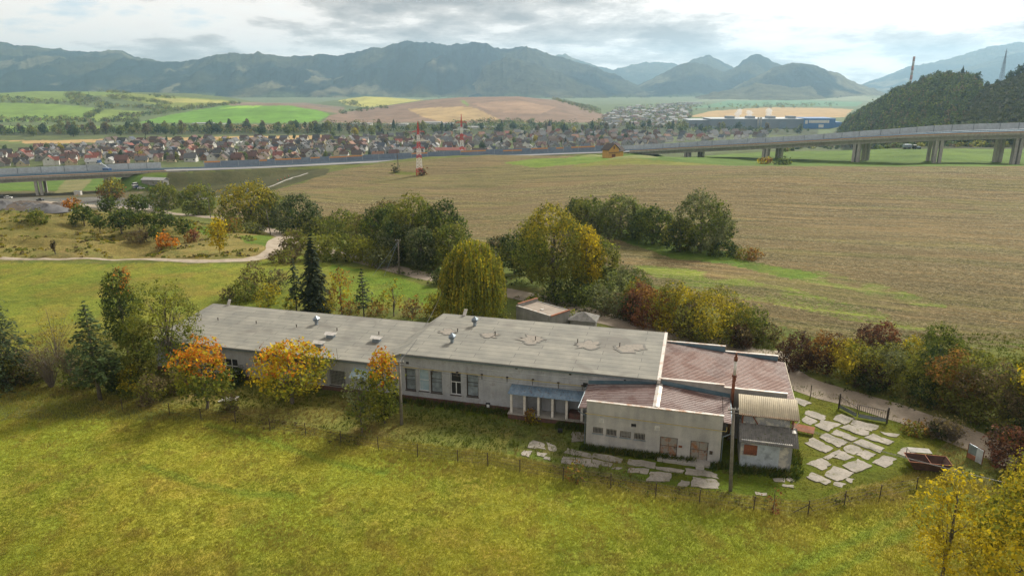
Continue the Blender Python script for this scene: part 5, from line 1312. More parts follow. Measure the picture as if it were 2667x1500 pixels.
def bare(name, loc, h, w, label, cat='shrub', pal='brown', group=None, leafn=900, n=26, size=.16):
    """thin many-stemmed shrub, few leaves left"""
    e = empty(name, loc, random.uniform(0, 6), label, cat, group); mb = MB(); P = []
    for k in range(n):
        a = random.uniform(0, 2 * PI); sp = random.uniform(.1, 1); q = Vector((math.cos(a) * w / 2 * sp, math.sin(a) * w / 2 * sp, h * random.uniform(.6, 1) * (1.1 - .35 * sp)))
        m_ = Vector((q.x * .35, q.y * .35, q.z * .5)); mb.tube((q.x * .05, q.y * .05, -.1), m_, .045, .03, n=4).tube(m_, q, .03, .01, n=4)
        P += [tuple(m_.lerp(q, random.random())) for _ in range(3)]
        for _ in range(6):
            s_ = m_.lerp(q, random.random()); f = s_ + Vector((random.uniform(-1, 1), random.uniform(-1, 1), random.uniform(0, 1))) * w * .17; mb.tube(s_, f, .014, .006, n=3); P += [tuple(f)] * 3
    mb.build('stems', worn('twig', (0.12, 0.10, 0.08), (0.20, 0.17, 0.14), 3), e)
    P = np.array(P)[RNG.integers(0, len(P), leafn)] + RNG.normal(0, w * .05, (leafn, 3)); P[:, 2] = np.maximum(P[:, 2], .05)
    V, Fc = leafquads(P, unitv(leafn), size, .6, 1)
    mesh_np('leaves', V, Fc, LEAF, e, leafcol(leafn, [pal], np.zeros(leafn, int)))
    return e
def weeping(name, loc, h, w, label):
    e = empty(name, loc, 0, label, 'tree'); P = []; N = []; pi = []
    mb = trunk_mb((0, 0, -.4), (0, 0, h * .86), .32, [], .08, .2)
    for k in range(1250):
        t = random.random() ** .8; z = h * (.30 + .68 * t); env = math.sin(PI * min(.70, .05 + .72 * (1 - t) ** .75)) ** .7
        a = random.uniform(0, 2 * PI); R_ = w / 2 * env * random.uniform(.35, 1.0) ** .5
        lump = 0.62 + .72 * float(vnoise(np.array(a * 1.6), np.array(z * .45), 4)); R_ *= lump
        x, y = math.cos(a) * R_, math.sin(a) * R_
        L = min(z - .6, random.uniform(2.2, 6.2)); m = int(L * 6.5)
        s_ = np.linspace(0, 1, m); dx = RNG.normal(0, .05, m)
        P.append(np.stack([x * (1 + .10 * np.sin(s_ * 2)) + dx, y * (1 + .10 * np.sin(s_ * 2)) + RNG.normal(0, .05, m), z - L * s_], 1))
        N.append(np.stack([np.full(m, x / (R_ + .1)), np.full(m, y / (R_ + .1)), np.full(m, .1)], 1)); pi.append(np.full(m, 0 if random.random() < .62 else 1))
        if k % 9 == 0: mb.tube((0, 0, z * .82), (x * .9, y * .9, z), .05, .015, n=4)
    P = np.concatenate(P); N = np.concatenate(N); n = len(P); pi = np.concatenate(pi)
    nn = N + unitv(n) * .7; nn /= np.linalg.norm(nn, axis=1)[:, None]
    t = np.cross(nn, np.array([0, 0, 1.0])); t /= np.linalg.norm(t, axis=1)[:, None]
    up_ = np.array([0, 0, 1.0]) * .5 + 0 * t; s_ = RNG.uniform(.6, 1.2, n)[:, None]
    up_ = up_ + RNG.normal(0, .16, (n, 3)); V = np.stack([P - t * .13 * s_, P - up_ * .34 * s_, P + t * .13 * s_, P + up_ * .34 * s_], 1).reshape(-1, 3)
    mesh_np('crown', V, np.arange(4 * n).reshape(-1, 4), LEAF, e, leafcol(n, ['ygreen', 'yellow', 'green'], np.where(RNG.random(n) < .2, 2, pi), vnoise(P[:, 0] * 1.2, P[:, 1] * 1.2 + P[:, 2] * .3, 3)))
    mb.build('trunk', BIRCHBARK, e, True)
    return e
def hgt(px, base, top_, p=None):
    """metres between a foot on the ground and a top pixel straight above it"""
    p = G(px, base) if p is None else p
    return zat(top_, p[1]) - p[2]
def wid(p, wpx): return wpx / F * (p[1] * CP + (CZ - p[2]) * SP)
def T(px, base, top_, wpx, pal, label, **k):
    p = G(px, base); w = wid(p, wpx) * k.pop('ws', .9); b = k.pop('back', .12)
    f = 1 + w * b / p[1]; p = np.array([p[0] * f, p[1] * f, 0.0]); p[2] = gz(p[0], p[1]); h = hgt(px, base, top_, p) * k.pop('hs', .95); d = p[1]
    k.setdefault('size', max(.2, d * .0023)); k.setdefault('dens', 2.1 / k['size'] ** 2 * .62)
    k.setdefault('n', 12)
    name = k.pop('name', 'tree')
    return broad(name, p, h, w, pal, label, **k)
def Bsh(px, base, top_, wpx, pal, label, **k):
    k.setdefault('z0', .0); k.setdefault('cat', 'bush'); k.setdefault('name', 'bush'); k.setdefault('n', 10); k.setdefault('trunkr', .06); k.setdefault('back', .42); k.setdefault('ws', 1.12); k.setdefault('hs', 1.0)
    return T(px, base, top_, wpx, pal, label, **k)

# -- trees left of and in front of the hall
p = G(10, 1000); conifer('spruce_tree', p, hgt(10, 1000, 700, p), wid(p, 235), 'big dark spruce cut by the left frame edge', layers=26, per=10, lps=60, size=.42, droop=.26)
p = G(262, 1043); conifer('pine_tree', p, hgt(262, 1043, 786, p), wid(p, 165), 'bushy dark green pine beside the leafless shrub at the left', pal='pine', layers=19, per=9, lps=60, size=.38, droop=.05, up=.22, z0=.22)
p = G(135, 1008); bare('leafless_shrub', p, hgt(135, 1008, 885, p), wid(p, 130), 'grey leafless shrub between the left spruce and the pine', n=46, leafn=1500)
p = G(185, 1000); bare('leafless_shrub', p, hgt(185, 1000, 905, p), wid(p, 80), 'smaller leafless shrub touching the left side of the pine', n=30, leafn=900)
p = G(150, 935); bare('leafless_shrub', p, hgt(150, 935, 800, p), wid(p, 110), 'thin bare sapling standing behind the pine on the back meadow', n=16, leafn=500, pal='yellow')
T(335, 935, 683, 118, ['dark', 'green'], 'dense green maple with a red crown top, behind the left trees', topcol=['orange', 'rust'], topfrac=.93, n=16, z0=1.6, seed=5)
T(452, 990, 722, 185, ['olive', 'green', 'ygreen'], 'tall airy olive-green tree overlapping the left end of the hall', n=22, z0=2.0, dens=14, seed=11)
T(372, 1021, 815, 100, ['green', 'olive'], 'narrow green tree covered in leaves down to the grass', z0=.8, n=13, seed=3, flat=1.2)
T(540, 1072, 890, 165, ['olive', 'ygreen', 'green'], 'orange-topped maple leaning over the fence near the hall', name='maple_tree', topcol=['orange', 'orange', 'gold'], topfrac=.60, z0=1.7, n=15, seed=8, size=.3, dens=12)
T(764, 1060, 900, 200, ['yellow', 'gold', 'ygreen'], 'spreading yellow maple on a forked trunk before the hall', name='maple_tree', topcol=['gold', 'gold', 'orange'], topfrac=.66, z0=2.2, n=17, seed=2, size=.3, dens=12, flat=.8)
T(1003, 1106, 895, 92, ['green', 'ygreen'], 'slim maple with bright orange top beside the utility pole', name='maple_tree', topcol=['orange', 'gold'], topfrac=.74, z0=.2, n=18, seed=4, size=.28, dens=17, flat=1.3)
T(943, 1132, 955, 100, ['olive', 'silver', 'green'], 'ragged grey-green tree with pale branches left of the utility pole', z0=.8, n=16, seed=6, size=.26, dens=10, ws=.86)
Bsh(1500, 1268, 1208, 62, ['olive', 'rust'], 'small scrubby bush growing at the fence before the front wing', n=7, dens=10)
Bsh(2012, 1345, 1258, 45, ['rust', 'red'], 'reddish sapling behind the fence below the shed', n=5, dens=7)
Bsh(1385, 1108, 1070, 32, ['rust', 'yellow'], 'tan tuft of shrub in front of the second loading bay', n=5)
Bsh(300, 1032, 930, 70, ['green', 'dark'], 'dark undergrowth bush right below the pine')
Bsh(400, 1062, 985, 70, ['brown', 'olive'], 'brownish undergrowth bush between narrow tree and orange maple')
Bsh(225, 1020, 960, 75, ['green', 'brown'], 'low undergrowth bush at the foot of the pine')
Bsh(60, 1010, 930, 95, ['olive', 'brown'], 'low undergrowth bush at the foot of the left spruce')
Bsh(615, 1010, 965, 50, ['dark', 'green'], 'dark green bush against the hall wall between the two maples')
Bsh(1075, 1035, 985, 60, ['dark', 'green'], 'dark green bush at the hall plinth right of the utility pole')
Bsh(345, 1045, 960, 55, ['green', 'yellow'], 'green sapling bush right of the pine trunk')
Bsh(480, 1030, 960, 70, ['olive', 'brown'], 'scrubby bush left of the orange maple against the hall')
Bsh(600, 1080, 1035, 50, ['brown', 'olive'], 'thin brown bush under the right side of the orange maple')

# -- behind the hall
p = G(822, 812); conifer('spruce_tree', p, hgt(822, 812, 613, p), wid(p, 100), 'very dark tall spruce behind the left half of the hall', pal='spruce', layers=26, per=11, lps=60, size=.5, droop=.2)
p = G(773, 812); conifer('pine_tree', p, hgt(773, 812, 675, p), wid(p, 55), 'thin dark pine touching the left of the tall spruce', layers=15, per=7, lps=26, size=.45, z0=.3, sparse=.8)
p = G(948, 826); conifer('fir_tree', p, hgt(948, 826, 702, p), wid(p, 58), 'small open fir with tiered branches behind the hall', layers=12, per=7, lps=26, size=.38, droop=-.02, up=.15, z0=.22)
T(891, 822, 698, 78, ['rust', 'yellow'], 'orange-brown tree between the tall spruce and the small fir', z0=1.4, n=12, dens=7, seed=21)
T(1027, 826, 722, 68, ['yellow', 'olive'], 'thin yellow tree right of the small open fir', z0=1.2, n=10, dens=5, seed=22)
Bsh(1130, 836, 768, 50, ['yellow', 'olive'], 'yellowish bush behind the hall just left of the weeping birch')
p = G(1232, 838); weeping('birch_tree', p, hgt(1232, 838, 622, p), wid(p, 165), 'weeping birch with hanging yellow-green strands behind the hall')
for i, (x, b, t, w, pl, lb) in enumerate([(640, 796, 738, 70, ['olive', 'green'], 'green bush at the back left corner of the hall roof'), (700, 806, 742, 60, ['ygreen', 'yellow'], 'yellow-green bush left of the thin dark pine'),
  (668, 780, 690, 70, ['brown', 'olive'], 'bare-looking brown shrub behind the back left roof corner'), (725, 770, 700, 50, ['silver', 'brown'], 'grey shrub further behind the hall left of the spruce'), (850, 822, 785, 55, ['olive', 'yellow'], 'low olive bush at the spruce foot behind the roof'),
  (915, 826, 790, 50, ['rust', 'olive'], 'low tan bush left of the small fir'), (985, 830, 780, 60, ['olive', 'rust'], 'low rusty bush right of the small fir'), (1075, 836, 782, 60, ['brown', 'rust'], 'low brown bush between yellow tree and yellowish bush'),
  (600, 790, 755, 50, ['brown', 'green'], 'low dark scrub just left behind the hall roof corner'), (760, 812, 770, 40, ['yellow', 'green'], 'small yellow scrub under the thin pine')]):
    Bsh(x, b, t, w, pl, lb, dens=9)
Bsh(1310, 870, 800, 30, ['green', 'olive'], 'ivy-green bush on the left side of the flat-roofed outbuilding')
Bsh(1390, 812, 780, 52, ['ygreen', 'green'], 'bright green elder bush behind the flat-roofed outbuilding')
Bsh(1480, 852, 812, 50, ['ygreen', 'green'], 'green sapling at the right wall of the flat-roofed outbuilding', dens=8)

# -- willows and bushes along the road
WL = [(1010, 668, 548, 120, ['dark', 'green'], 'mid-sized dark willow at the left of the big roadside clump'), (1078, 682, 526, 135, ['olive', 'green'], 'tallest yellow-green willow crown of the big roadside clump'), (1010, 650, 540, 110, ['olive', 'brown'], 'greyish willow with bare boughs behind the big clump'),
 (1150, 690, 548, 130, ['dark', 'green'], 'dark green willow at the right of the big roadside clump'), (1035, 692, 586, 85, ['silver', 'dark'], 'silvery willow low at the front of the big clump'), (1098, 705, 602, 80, ['silver', 'dark'], 'second silvery willow beside the bare-trunk gap of the clump'),
 (1170, 708, 598, 88, ['olive', 'green'], 'olive willow at the clump edge left of the birch'), (660, 594, 500, 125, ['olive', 'yellow'], 'pair-crowned yellow-topped willow on the far field edge'), (715, 590, 520, 80, ['green', 'olive'], 'dark willow right behind the yellow-topped far willow'),
 (780, 612, 532, 110, ['dark', 'silver'], 'rounded dark willow at the right end of the far row'), (435, 548, 492, 72, ['olive', 'green'], 'lone round willow nearest the motorway embankment, left one'), (520, 562, 492, 80, ['olive', 'green'], 'lone round willow in front of the embankment, right one'),
 (295, 522, 474, 50, ['yellow', 'rust'], 'orange-yellow willow standing before the left viaduct pier'),
 (1440, 782, 552, 165, ['olive', 'yellow', 'ygreen'], 'huge yellow-topped willow above the flat-roofed outbuilding'), (1385, 745, 580, 90, ['olive', 'dark'], 'dull olive willow at the left flank of the huge willow'), (1525, 770, 590, 85, ['gold', 'yellow'], 'bright gold willow crown at the right of the huge willow'),
 (1548, 760, 632, 110, ['olive', 'green'], 'lower green willow right below the gold crown'), (1340, 720, 612, 70, ['dark', 'olive'], 'shaded willow between the birch and the huge willow'), (1300, 690, 625, 60, ['dark', 'brown'], 'small dark tree behind the weeping birch'),
 (1530, 605, 528, 85, ['green', 'olive'], 'leftmost green willow of the island row in the field'), (1500, 596, 526, 60, ['green', 'dark'], 'small far willow at the very left of the field row'), (1615, 625, 532, 115, ['silver', 'green'], 'large grey-green willow in the middle of the field row'),
 (1565, 615, 545, 70, ['green', 'silver'], 'green willow squeezed between two of the field row'), (1700, 640, 552, 95, ['green', 'dark'], 'lower dark green willow of the field row'), (1665, 622, 545, 60, ['silver', 'green'], 'small pale willow behind the field row'),
 (1822, 662, 520, 135, ['silver', 'silver', 'green'], 'largest silvery willow at the right end of the field row'), (1770, 660, 580, 80, ['dark', 'olive'], 'dark low willow left of the largest silvery one'), (1875, 640, 572, 55, ['green', 'dark'], 'green willow tucked behind the largest silvery one')]
for i, (x, b, t, w, pl, lb) in enumerate(WL):
    tcol = None
    if 'yellow' in pl and 'gold' not in pl: pl = [c for c in pl if c != 'yellow'] + ['green']; tcol = ['yellow', 'olive']
    T(x, b, t, w, pl, lb, name='willow_tree', topcol=tcol, topfrac=.62, back=.3, ws=1.16, hs=1.02, seed=i * 13 + 1, n=15, z0=.6 if i not in (13,) else 2.0, group=None)
BL = [(805, 615, 572, 95, ['olive', 'green'], 'flat olive bush right of the far willow row'), (900, 625, 575, 110, ['green', 'olive'], 'broad green bush between road and field before the clump'), (860, 610, 572, 70, ['olive', 'brown'], 'brownish bush touching the field above the road'), (950, 640, 560, 90, ['brown', 'olive'], 'twiggy grey-brown bush left of the big willow clump'),
 (880, 688, 618, 85, ['green', 'olive'], 'left one of three rounded bushes by the hidden road'), (945, 690, 626, 80, ['olive', 'ygreen'], 'middle one of three rounded bushes by the hidden road'), (995, 702, 650, 76, ['olive', 'silver'], 'perfectly round olive bush beside the stayed pole'), (965, 672, 616, 60, ['silver', 'green'], 'grey bush behind the perfectly round one'),
 (1145, 745, 700, 40, ['silver', 'dark'], 'small silvery bush left of the birch beside the road'), (770, 668, 612, 80, ['olive', 'brown'], 'brown-green bush beside the road fork'), (830, 680, 622, 70, ['ygreen', 'olive'], 'yellowish bush behind the tall spruce top'), (740, 690, 660, 60, ['brown', 'olive'], 'low dry bush right of the chalky track'),
 (1480, 800, 745, 110, ['dark', 'green'], 'very dark low bush under the huge willow'), (1545, 812, 760, 110, ['green', 'silver'], 'grey-green bush along the road right of the outbuilding'), (1600, 830, 770, 80, ['brown', 'silver'], 'greyish bush left of the reddish roadside bush'), (1640, 795, 716, 110, ['silver', 'green'], 'grey-green bush at the field side above the reddish one'),
 (1685, 862, 765, 120, ['red', 'rust'], 'reddish-brown bush in the middle of the roadside thicket'), (1660, 830, 735, 70, ['rust', 'olive'], 'orange-tinted bush top behind the reddish bush'), (1750, 872, 742, 130, ['yellow', 'olive'], 'tall yellow-olive bush right of the reddish one'), (1640, 850, 770, 60, ['purple', 'dark'], 'dark purple bush left of the reddish one'),
 (1850, 905, 785, 180, ['olive', 'yellow'], 'big dome-shaped yellow bush above the rusty annex roof'), (1800, 892, 800, 90, ['brown', 'olive'], 'brown-tinged bush left of the yellow dome'), (1935, 905, 805, 90, ['green', 'olive'], 'green-grey bush right of the yellow dome'), (1925, 918, 850, 60, ['purple', 'brown'], 'small dark bush at the foot of the yellow dome'),
 (1990, 900, 848, 70, ['brown', 'green'], 'low brown-green bush between dome and field corner'), (2070, 975, 878, 95, ['purple', 'purple'], 'dark purple-brown bush right above the annex corner'), (2140, 985, 870, 100, ['purple', 'rust'], 'purple bush with orange top beyond the gate road'), (2215, 1010, 895, 110, ['olive', 'yellow'], 'pale olive-yellow bush behind the yard gate'),
 (2282, 960, 850, 105, ['purple', 'red'], 'burgundy bush at the field edge behind the olive hedge'), (2300, 1035, 900, 120, ['olive', 'silver'], 'olive-grey bush right behind the yard gate'), (2260, 1030, 950, 90, ['dark', 'purple'], 'dark low bush at the road verge behind the gate'), (2370, 985, 890, 80, ['yellow', 'olive'], 'yellow-tipped bush between burgundy and bright green ones'),
 (2440, 985, 855, 115, ['green', 'green'], 'bright green bush standing out at the field edge'), (2400, 1060, 915, 120, ['dark', 'olive'], 'dark shady bush on the verge across from the gate'), (2470, 1085, 915, 130, ['olive', 'rust'], 'olive bush with rusty patches across from the right gate post'), (2520, 1110, 960, 120, ['brown', 'olive'], 'brownish bush above the road bend'),
 (2590, 1135, 960, 130, ['olive', 'brown'], 'wide olive-brown bush near the right frame edge'), (2665, 1150, 980, 120, ['brown', 'dark'], 'dark brown bush cut by the right frame edge'), (2540, 1020, 930, 110, ['green', 'olive'], 'green bush behind the hedge by the field, right part'), (2660, 1040, 930, 110, ['olive', 'green'], 'olive bush at the field edge cut by the frame'),
 (2640, 1255, 1140, 150, ['purple', 'red'], 'purple-brown bush at the lower right road bend'), (2440, 1150, 1110, 60, ['brown', 'dark'], 'weedy brown bush on the yard side of the road'), (2380, 1140, 1115, 60, ['rust', 'olive'], 'rusty weeds right of the yard gate'), (1880, 672, 640, 80, ['dark', 'green'], 'low dark bush at the right foot of the silvery willow'), (1945, 680, 658, 60, ['rust', 'olive'], 'flat tan bush at the tip of the field row'),
 (1992, 428, 416, 34, ['rust', 'yellow'], 'orange bush beneath the right viaduct on the field crest'), (2040, 430, 420, 36, ['dark', 'green'], 'dark bush right of the orange one under the viaduct'),
 (100, 590, 552, 52, ['olive', 'green'], 'round bush on the grassy slope at the far left'), (185, 545, 526, 42, ['rust', 'orange'], 'orange-brown bush beside the spoil heaps'), (365, 640, 604, 50, ['brown', 'brown'], 'bare umbrella-shaped shrub on the grassy slope'), (434, 646, 614, 46, ['rust', 'orange'], 'rust-red bush on the grassy slope'),
 (505, 632, 600, 34, ['red', 'rust'], 'reddish bush beside the right pine of the slope'), (600, 608, 580, 60, ['rust', 'olive'], 'orange-brown bush near the road fork'), (660, 610, 585, 50, ['olive', 'silver'], 'pale bush right of the road-fork brown bush')]
for i, (x, b, t, w, pl, lb) in enumerate(BL): Bsh(x, b, t, w, pl, lb, seed=i * 7 + 3, n=9 if b > 700 else 7)
for x, b, t, w, lb in [(222, 592, 536, 58, 'umbrella-shaped pine on the slope, nearest the left bush'), (320, 614, 548, 80, 'wide pine at the centre of the slope pines'), (288, 560, 512, 50, 'pine on the crest left of the viaduct pier willow'), (360, 562, 508, 60, 'dark crooked pine on the crest, right one'), (425, 612, 546, 68, 'dense dark pine right of the slope centre'),
  (405, 630, 588, 34, 'small young pine below the dense dark pine'), (482, 622, 568, 40, 'pointed young pine at the right of the slope'), (375, 600, 552, 45, 'slim pine between the wide and the dense ones'), (197, 594, 562, 20, 'tiny pine beside the umbrella-shaped pine'), (262, 610, 560, 40, 'mid green pine left of the wide slope pine')]:
    T(x, b, t, w * 1.1, ['pine', 'green', 'pine'], lb, name='pine_tree', n=9, z0=hgt(x, b, t) * .25, flat=.7, seed=x, hs=1.0)
T(573, 660, 558, 52, ['yellow', 'gold'], 'slender bright yellow tree standing alone by the chalky track', z0=1.0, n=12, seed=31, flat=1.3)
p = G(145, 662); bare('sapling', p, hgt(145, 662, 620, p), wid(p, 22), 'thin bare sapling on the dry slope', n=10, leafn=200, size=.4)
p = G(2480, 1150); bare('dry_weeds', p, 2.0, 4.0, 'tangle of tall dry weeds between gate and road bend', 'weeds', n=40, leafn=900)
p = G(2440, 1135); bare('dry_weeds', p, 2.2, 3.0, 'tall grey weed stalks right of the yard gate', 'weeds', n=36, leafn=500)
# -- right foreground
broad('maple_tree', (37.6, 41.0, gz(37.6, 41) - .2), 13.0, 11.0, ['gold', 'yellow', 'ygreen'], 'large yellow maple filling the lower right corner', n=32, size=.21, dens=21, z0=1.5, seed=77)
broad('maple_tree', (32.8, 46.0, gz(32.8, 46.0) - .2), 10.2, 5.2, ['gold', 'yellow'], 'lower bough-like yellow sapling left of the corner maple', n=15, size=.2, dens=17, z0=1.6, seed=78)
p = G(2667, 1150); broad('maple_tree', (p[0] + 1.5, p[1], p[2]), 12.5, 6.0, ['gold', 'yellow'], 'airy golden tree at the right edge above the road bend', n=15, size=.26, dens=8, z0=3.0, seed=79)
p = G(2700, 1290); broad('maple_tree', (p[0], p[1], p[2]), 5.5, 4.5, ['ygreen', 'yellow'], 'green-yellow sapling at the right edge above the corner maple', n=10, size=.22, dens=13, z0=.4, seed=80)

# -- grass as stuff: blades in clumps over the near meadow, taller and drier by the fence
def grassmesh(name, X, Y, hh, ww, colors, per=4):
    n = len(X); Z = terrain(X, Y)
    X = np.repeat(X, per); Y = np.repeat(Y, per); Z = np.repeat(Z, per); h = np.repeat(hh, per) * RNG.uniform(.55, 1.25, n * per); w = np.repeat(ww, per)
    m = len(X); a = RNG.uniform(0, 2 * PI, m); X = X + RNG.normal(0, .11, m); Y = Y + RNG.normal(0, .11, m)
    ln = RNG.uniform(.1, .8, m) * h; b = RNG.uniform(0, 2 * PI, m)
    lx, ly = np.cos(b) * ln + .25 * h, np.sin(b) * ln
    V = np.stack([np.stack([X - np.cos(a) * w, Y - np.sin(a) * w, Z - .03], 1), np.stack([X + np.cos(a) * w, Y + np.sin(a) * w, Z - .03], 1),
                  np.stack([X + lx, Y + ly, Z + h], 1)], 1).reshape(-1, 3)
    c = np.repeat(np.repeat(colors, per, 0) * RNG.uniform(.7, 1.35, (m, 1)), 3, 0)
    return tag(mesh_np(name, V, np.arange(3 * m).reshape(-1, 3), GRASS, col=c), kind='stuff')
def scatter(n, y0, y1, pw=1.6):
    Y = (y0 ** (1 - pw) + RNG.random(n) * (y1 ** (1 - pw) - y0 ** (1 - pw))) ** (1 / (1 - pw))
    X = RNG.uniform(-.86, .86, n) * (Y + 8)
    return X, Y
def inyard(px, py): return inpoly(px, py, [(0,985),(300,1030),(540,1068),(900,1130),(1300,1180),(1550,1240),(1700,1262),(2100,1310),(2400,1225),(2667,1290),(3600,1300),(3600,500),(-3000,500),(-3000,960)])
X, Y = scatter(230000, 36, 92); px, py = proj(X, Y, terrain(X, Y)); ok = ~inyard(px, py) & (py < 1560) & (px > -60) & (px < 2730); X, Y = X[ok], Y[ok]
f1 = fbm(X / 6, Y / 6, 3, 4); f2 = fbm(X / 1.7, Y / 1.7, 5, 3); f3 = fbm(X / 22, Y / 22, 6, 2)
c = np.empty((len(X), 3)); c[:] = (0.33, 0.325, 0.046)
g_ = ss(.46, .68, f1)[:, None] * .6; c = c * (1 - g_) + np.array((.18, .25, .034)) * g_
d_ = ss(.5, .68, f2)[:, None]; c = c * (1 - d_ * .6) + np.array((.33, .26, .085)) * d_ * .6
c *= (0.86 + .28 * f3)[:, None]
tkd = track_dist(X, Y); a_ = (ss(.8, .25, tkd) * .6)[:, None]; c = c * (1 - a_) + np.array((.12, .19, .022)) * a_
px, py = px[ok], py[ok]
edge = ss(90, 15, np.abs(py - np.interp(px, [0,300,540,900,1300,1700,2100,2400,2667], [1000,1045,1080,1140,1195,1275,1325,1260,1310])))
c = c * (1 - edge[:, None] * .45) + np.array((.26, .21, .08)) * edge[:, None] * .45
grassmesh('grass', X, Y, (.09 + .15 * f2 ** 1.3 + edge * .34 * f1) * (1 - .6 * a_[:, 0]), np.full(len(X), .026) * (Y / 50) ** .7, c, 4)
X, Y = scatter(42000, 56, 112, 1.2); px, py = proj(X, Y, terrain(X, Y))
s_, d_ = (X - BO[0]) * E1[0] + (Y - BO[1]) * E1[1], (X - BO[0]) * E2[0] + (Y - BO[1]) * E2[1]
inb = ((s_ > -59.3) & (s_ < 21) & (d_ > 6.0) & (d_ < 19.2)) | ((s_ > -.3) & (s_ < 20.4) & (d_ > -1.5) & (d_ < 6.3)) | ((s_ > -10) & (s_ < 0) & (d_ > 4.2) & (d_ < 6.3))
ok = inyard(px, py) & ~inb & (px > -60) & (px < 2730) & (py < 1345) & (py > 870)
road_ = inpoly(px, py, [(1900, 900), (2090, 960), (2400, 1060), (2700, 1180), (2700, 1230), (2400, 1110), (2250, 1050), (2090, 1005), (1900, 940)]); ok &= ~road_
paved = (inpoly(px, py, [(2060,1035),(2240,1060),(2330,1110),(2420,1180),(2330,1225),(2190,1270),(2100,1250),(2080,1130)]) | inpoly(px, py, [(1360,1130),(1460,1150),(1900,1230),(1890,1290),(1440,1230),(1350,1190)])) & (RNG.random(len(X)) < .55); ok &= ~paved
X, Y, px, py = X[ok], Y[ok], px[ok], py[ok]
f1 = fbm(X / 5, Y / 5, 2, 4); f2 = fbm(X / 1.8, Y / 1.8, 6, 3)
c = np.empty((len(X), 3)); c[:] = (0.10, 0.13, 0.018)
moss = inpoly(px, py, [(1020,1050),(1300,1085),(1560,1130),(1700,1262),(2100,1310),(2400,1225),(2480,1130),(2300,1080),(2090,1020),(1900,1000),(1700,1000),(1000,1030)])
dry = (ss(.40, .58, f1) * np.where(moss, .4, 1.0))[:, None]; c = c * (1 - dry) + np.array((.25, .20, .075)) * dry
grassmesh('yard_grass', X, Y, np.where(moss, .10, .32) * (.4 + f2), np.full(len(X), .04) * (Y / 60), c, 4)
# weeds hugging the walls
wx = []; wy = []
for k in range(1500):
    q = random.random()
    if q < .45: s0, d0 = random.uniform(-.5, 11), random.gauss(-.25, .2)
    elif q < .6: s0, d0 = random.uniform(12.6, 21), random.gauss(-.5, .5)
    elif q < .8: s0, d0 = random.uniform(-27, -10), random.gauss(5.6, .45)
    elif q < .9: s0, d0 = random.uniform(-4, -.4), random.gauss(4.0, .35)
    else: s0, d0 = random.uniform(20.6, 21.6), random.uniform(0, 16)
    P_ = BO + E1 * s0 + E2 * d0; wx.append(P_[0]); wy.append(P_[1])
wx = np.array(wx); wy = np.array(wy); cc = np.empty((len(wx), 3)); cc[:] = (.06, .09, .018); cc[::3] = (.12, .12, .03)
grassmesh('weeds', wx, wy, RNG.uniform(.25, .75, len(wx)), np.full(len(wx), .07), cc, 6)

# scrub tussocks on the dry slope and rough margins
def tussocks(name, poly, y0, y1, n, seed, names, hr):
    g = np.random.default_rng(seed); X = g.uniform(-.8, .8, n * 12) * y1; Y = g.uniform(y0, y1, n * 12); Z = terrain(X, Y); a, b = proj(X, Y, Z); q = inpoly(a, b, poly) & (fbm(X / 9, Y / 9, 3, 3) > .46)
    X, Y, Z = X[q][:n], Y[q][:n], Z[q][:n]; m = len(X); nq = 16; h = g.uniform(*hr, m)
    d = unitv(m * nq).reshape(m, nq, 3); P = np.stack([X[:, None] + d[..., 0] * h[:, None] * 1.1, Y[:, None] + d[..., 1] * h[:, None] * 1.1, Z[:, None] + np.abs(d[..., 2]) * h[:, None]], -1).reshape(-1, 3)
    A = np.array([PAL[k][0] for k in names])[g.integers(0, len(names), m)] * g.uniform(.7, 1.2, (m, 1))
    V, Fc = leafquads(P, d.reshape(-1, 3), float(y0 + y1) / 2 * .0022, .6, .9)
    tag(mesh_np(name, V, Fc, LEAF, col=np.repeat(np.repeat(A, nq, 0) * g.uniform(.75, 1.3, (m * nq, 1)), 4, 0)), kind='stuff')
tussocks('scrub', [(-40,675),(0,672),(640,672),(690,640),(620,600),(440,560),(200,548),(-40,548)], 145, 225, 800, 3, ['olive', 'brown', 'olive', 'yellow'], (.2, .6))
tussocks('scrub', [(1000,705),(1120,740),(1400,790),(1700,860),(2000,925),(2080,985),(2300,1050),(2560,1140),(2667,1190),(2667,1120),(2400,1040),(2100,940),(1700,820),(1200,690)], 60, 150, 1500, 4, ['green', 'olive', 'dark', 'brown'], (.2, .6))
tussocks('scrub', [(0,985),(300,1030),(540,1068),(900,1130),(1300,1180),(1550,1240),(1700,1262),(2100,1310),(2400,1225),(2480,1250),(2400,1290),(2100,1345),(1700,1300),(1300,1220),(900,1160),(540,1095),(0,1015)], 50, 95, 900, 5, ['brown', 'olive', 'brown', 'green'], (.12, .38))

# loose straw and maize stalks lying along the rows of the near stubble field
X, Y = scatter(260000, 96, 330, 1.9); Z = terrain(X, Y); px, py = proj(X, Y, Z)
ok = inpoly(px, py, [(880,580),(1000,604),(1150,624),(1300,644),(1560,684),(1700,745),(1900,818),(2100,874),(2560,990),(2700,1045),(2700,440),(1500,440),(1100,470),(700,520)]) & (px > -20) & (px < 2690) & ~inpoly(px, py, [(1640,690),(1800,700),(1950,690),(2150,705),(2300,742),(2480,800),(2420,850),(2100,760),(1750,745)]) & (vnoise(X / 60, (Y + .42 * X) / 1.5, 3) * .7 + fbm(X / 16, Y / 5, 2, 4) * .3 > .47)
ok &= ~inpoly(px, py, [(1450,560),(1900,640),(1960,690),(1700,680),(1450,610)])
X, Y, Z = X[ok], Y[ok], Z[ok]; n = len(X); a = RNG.normal(-.40, .55, n); L = RNG.uniform(.10, .30, n) * (Y / 120) ** .8; w = RNG.uniform(.02, .05, n) * (Y / 120)
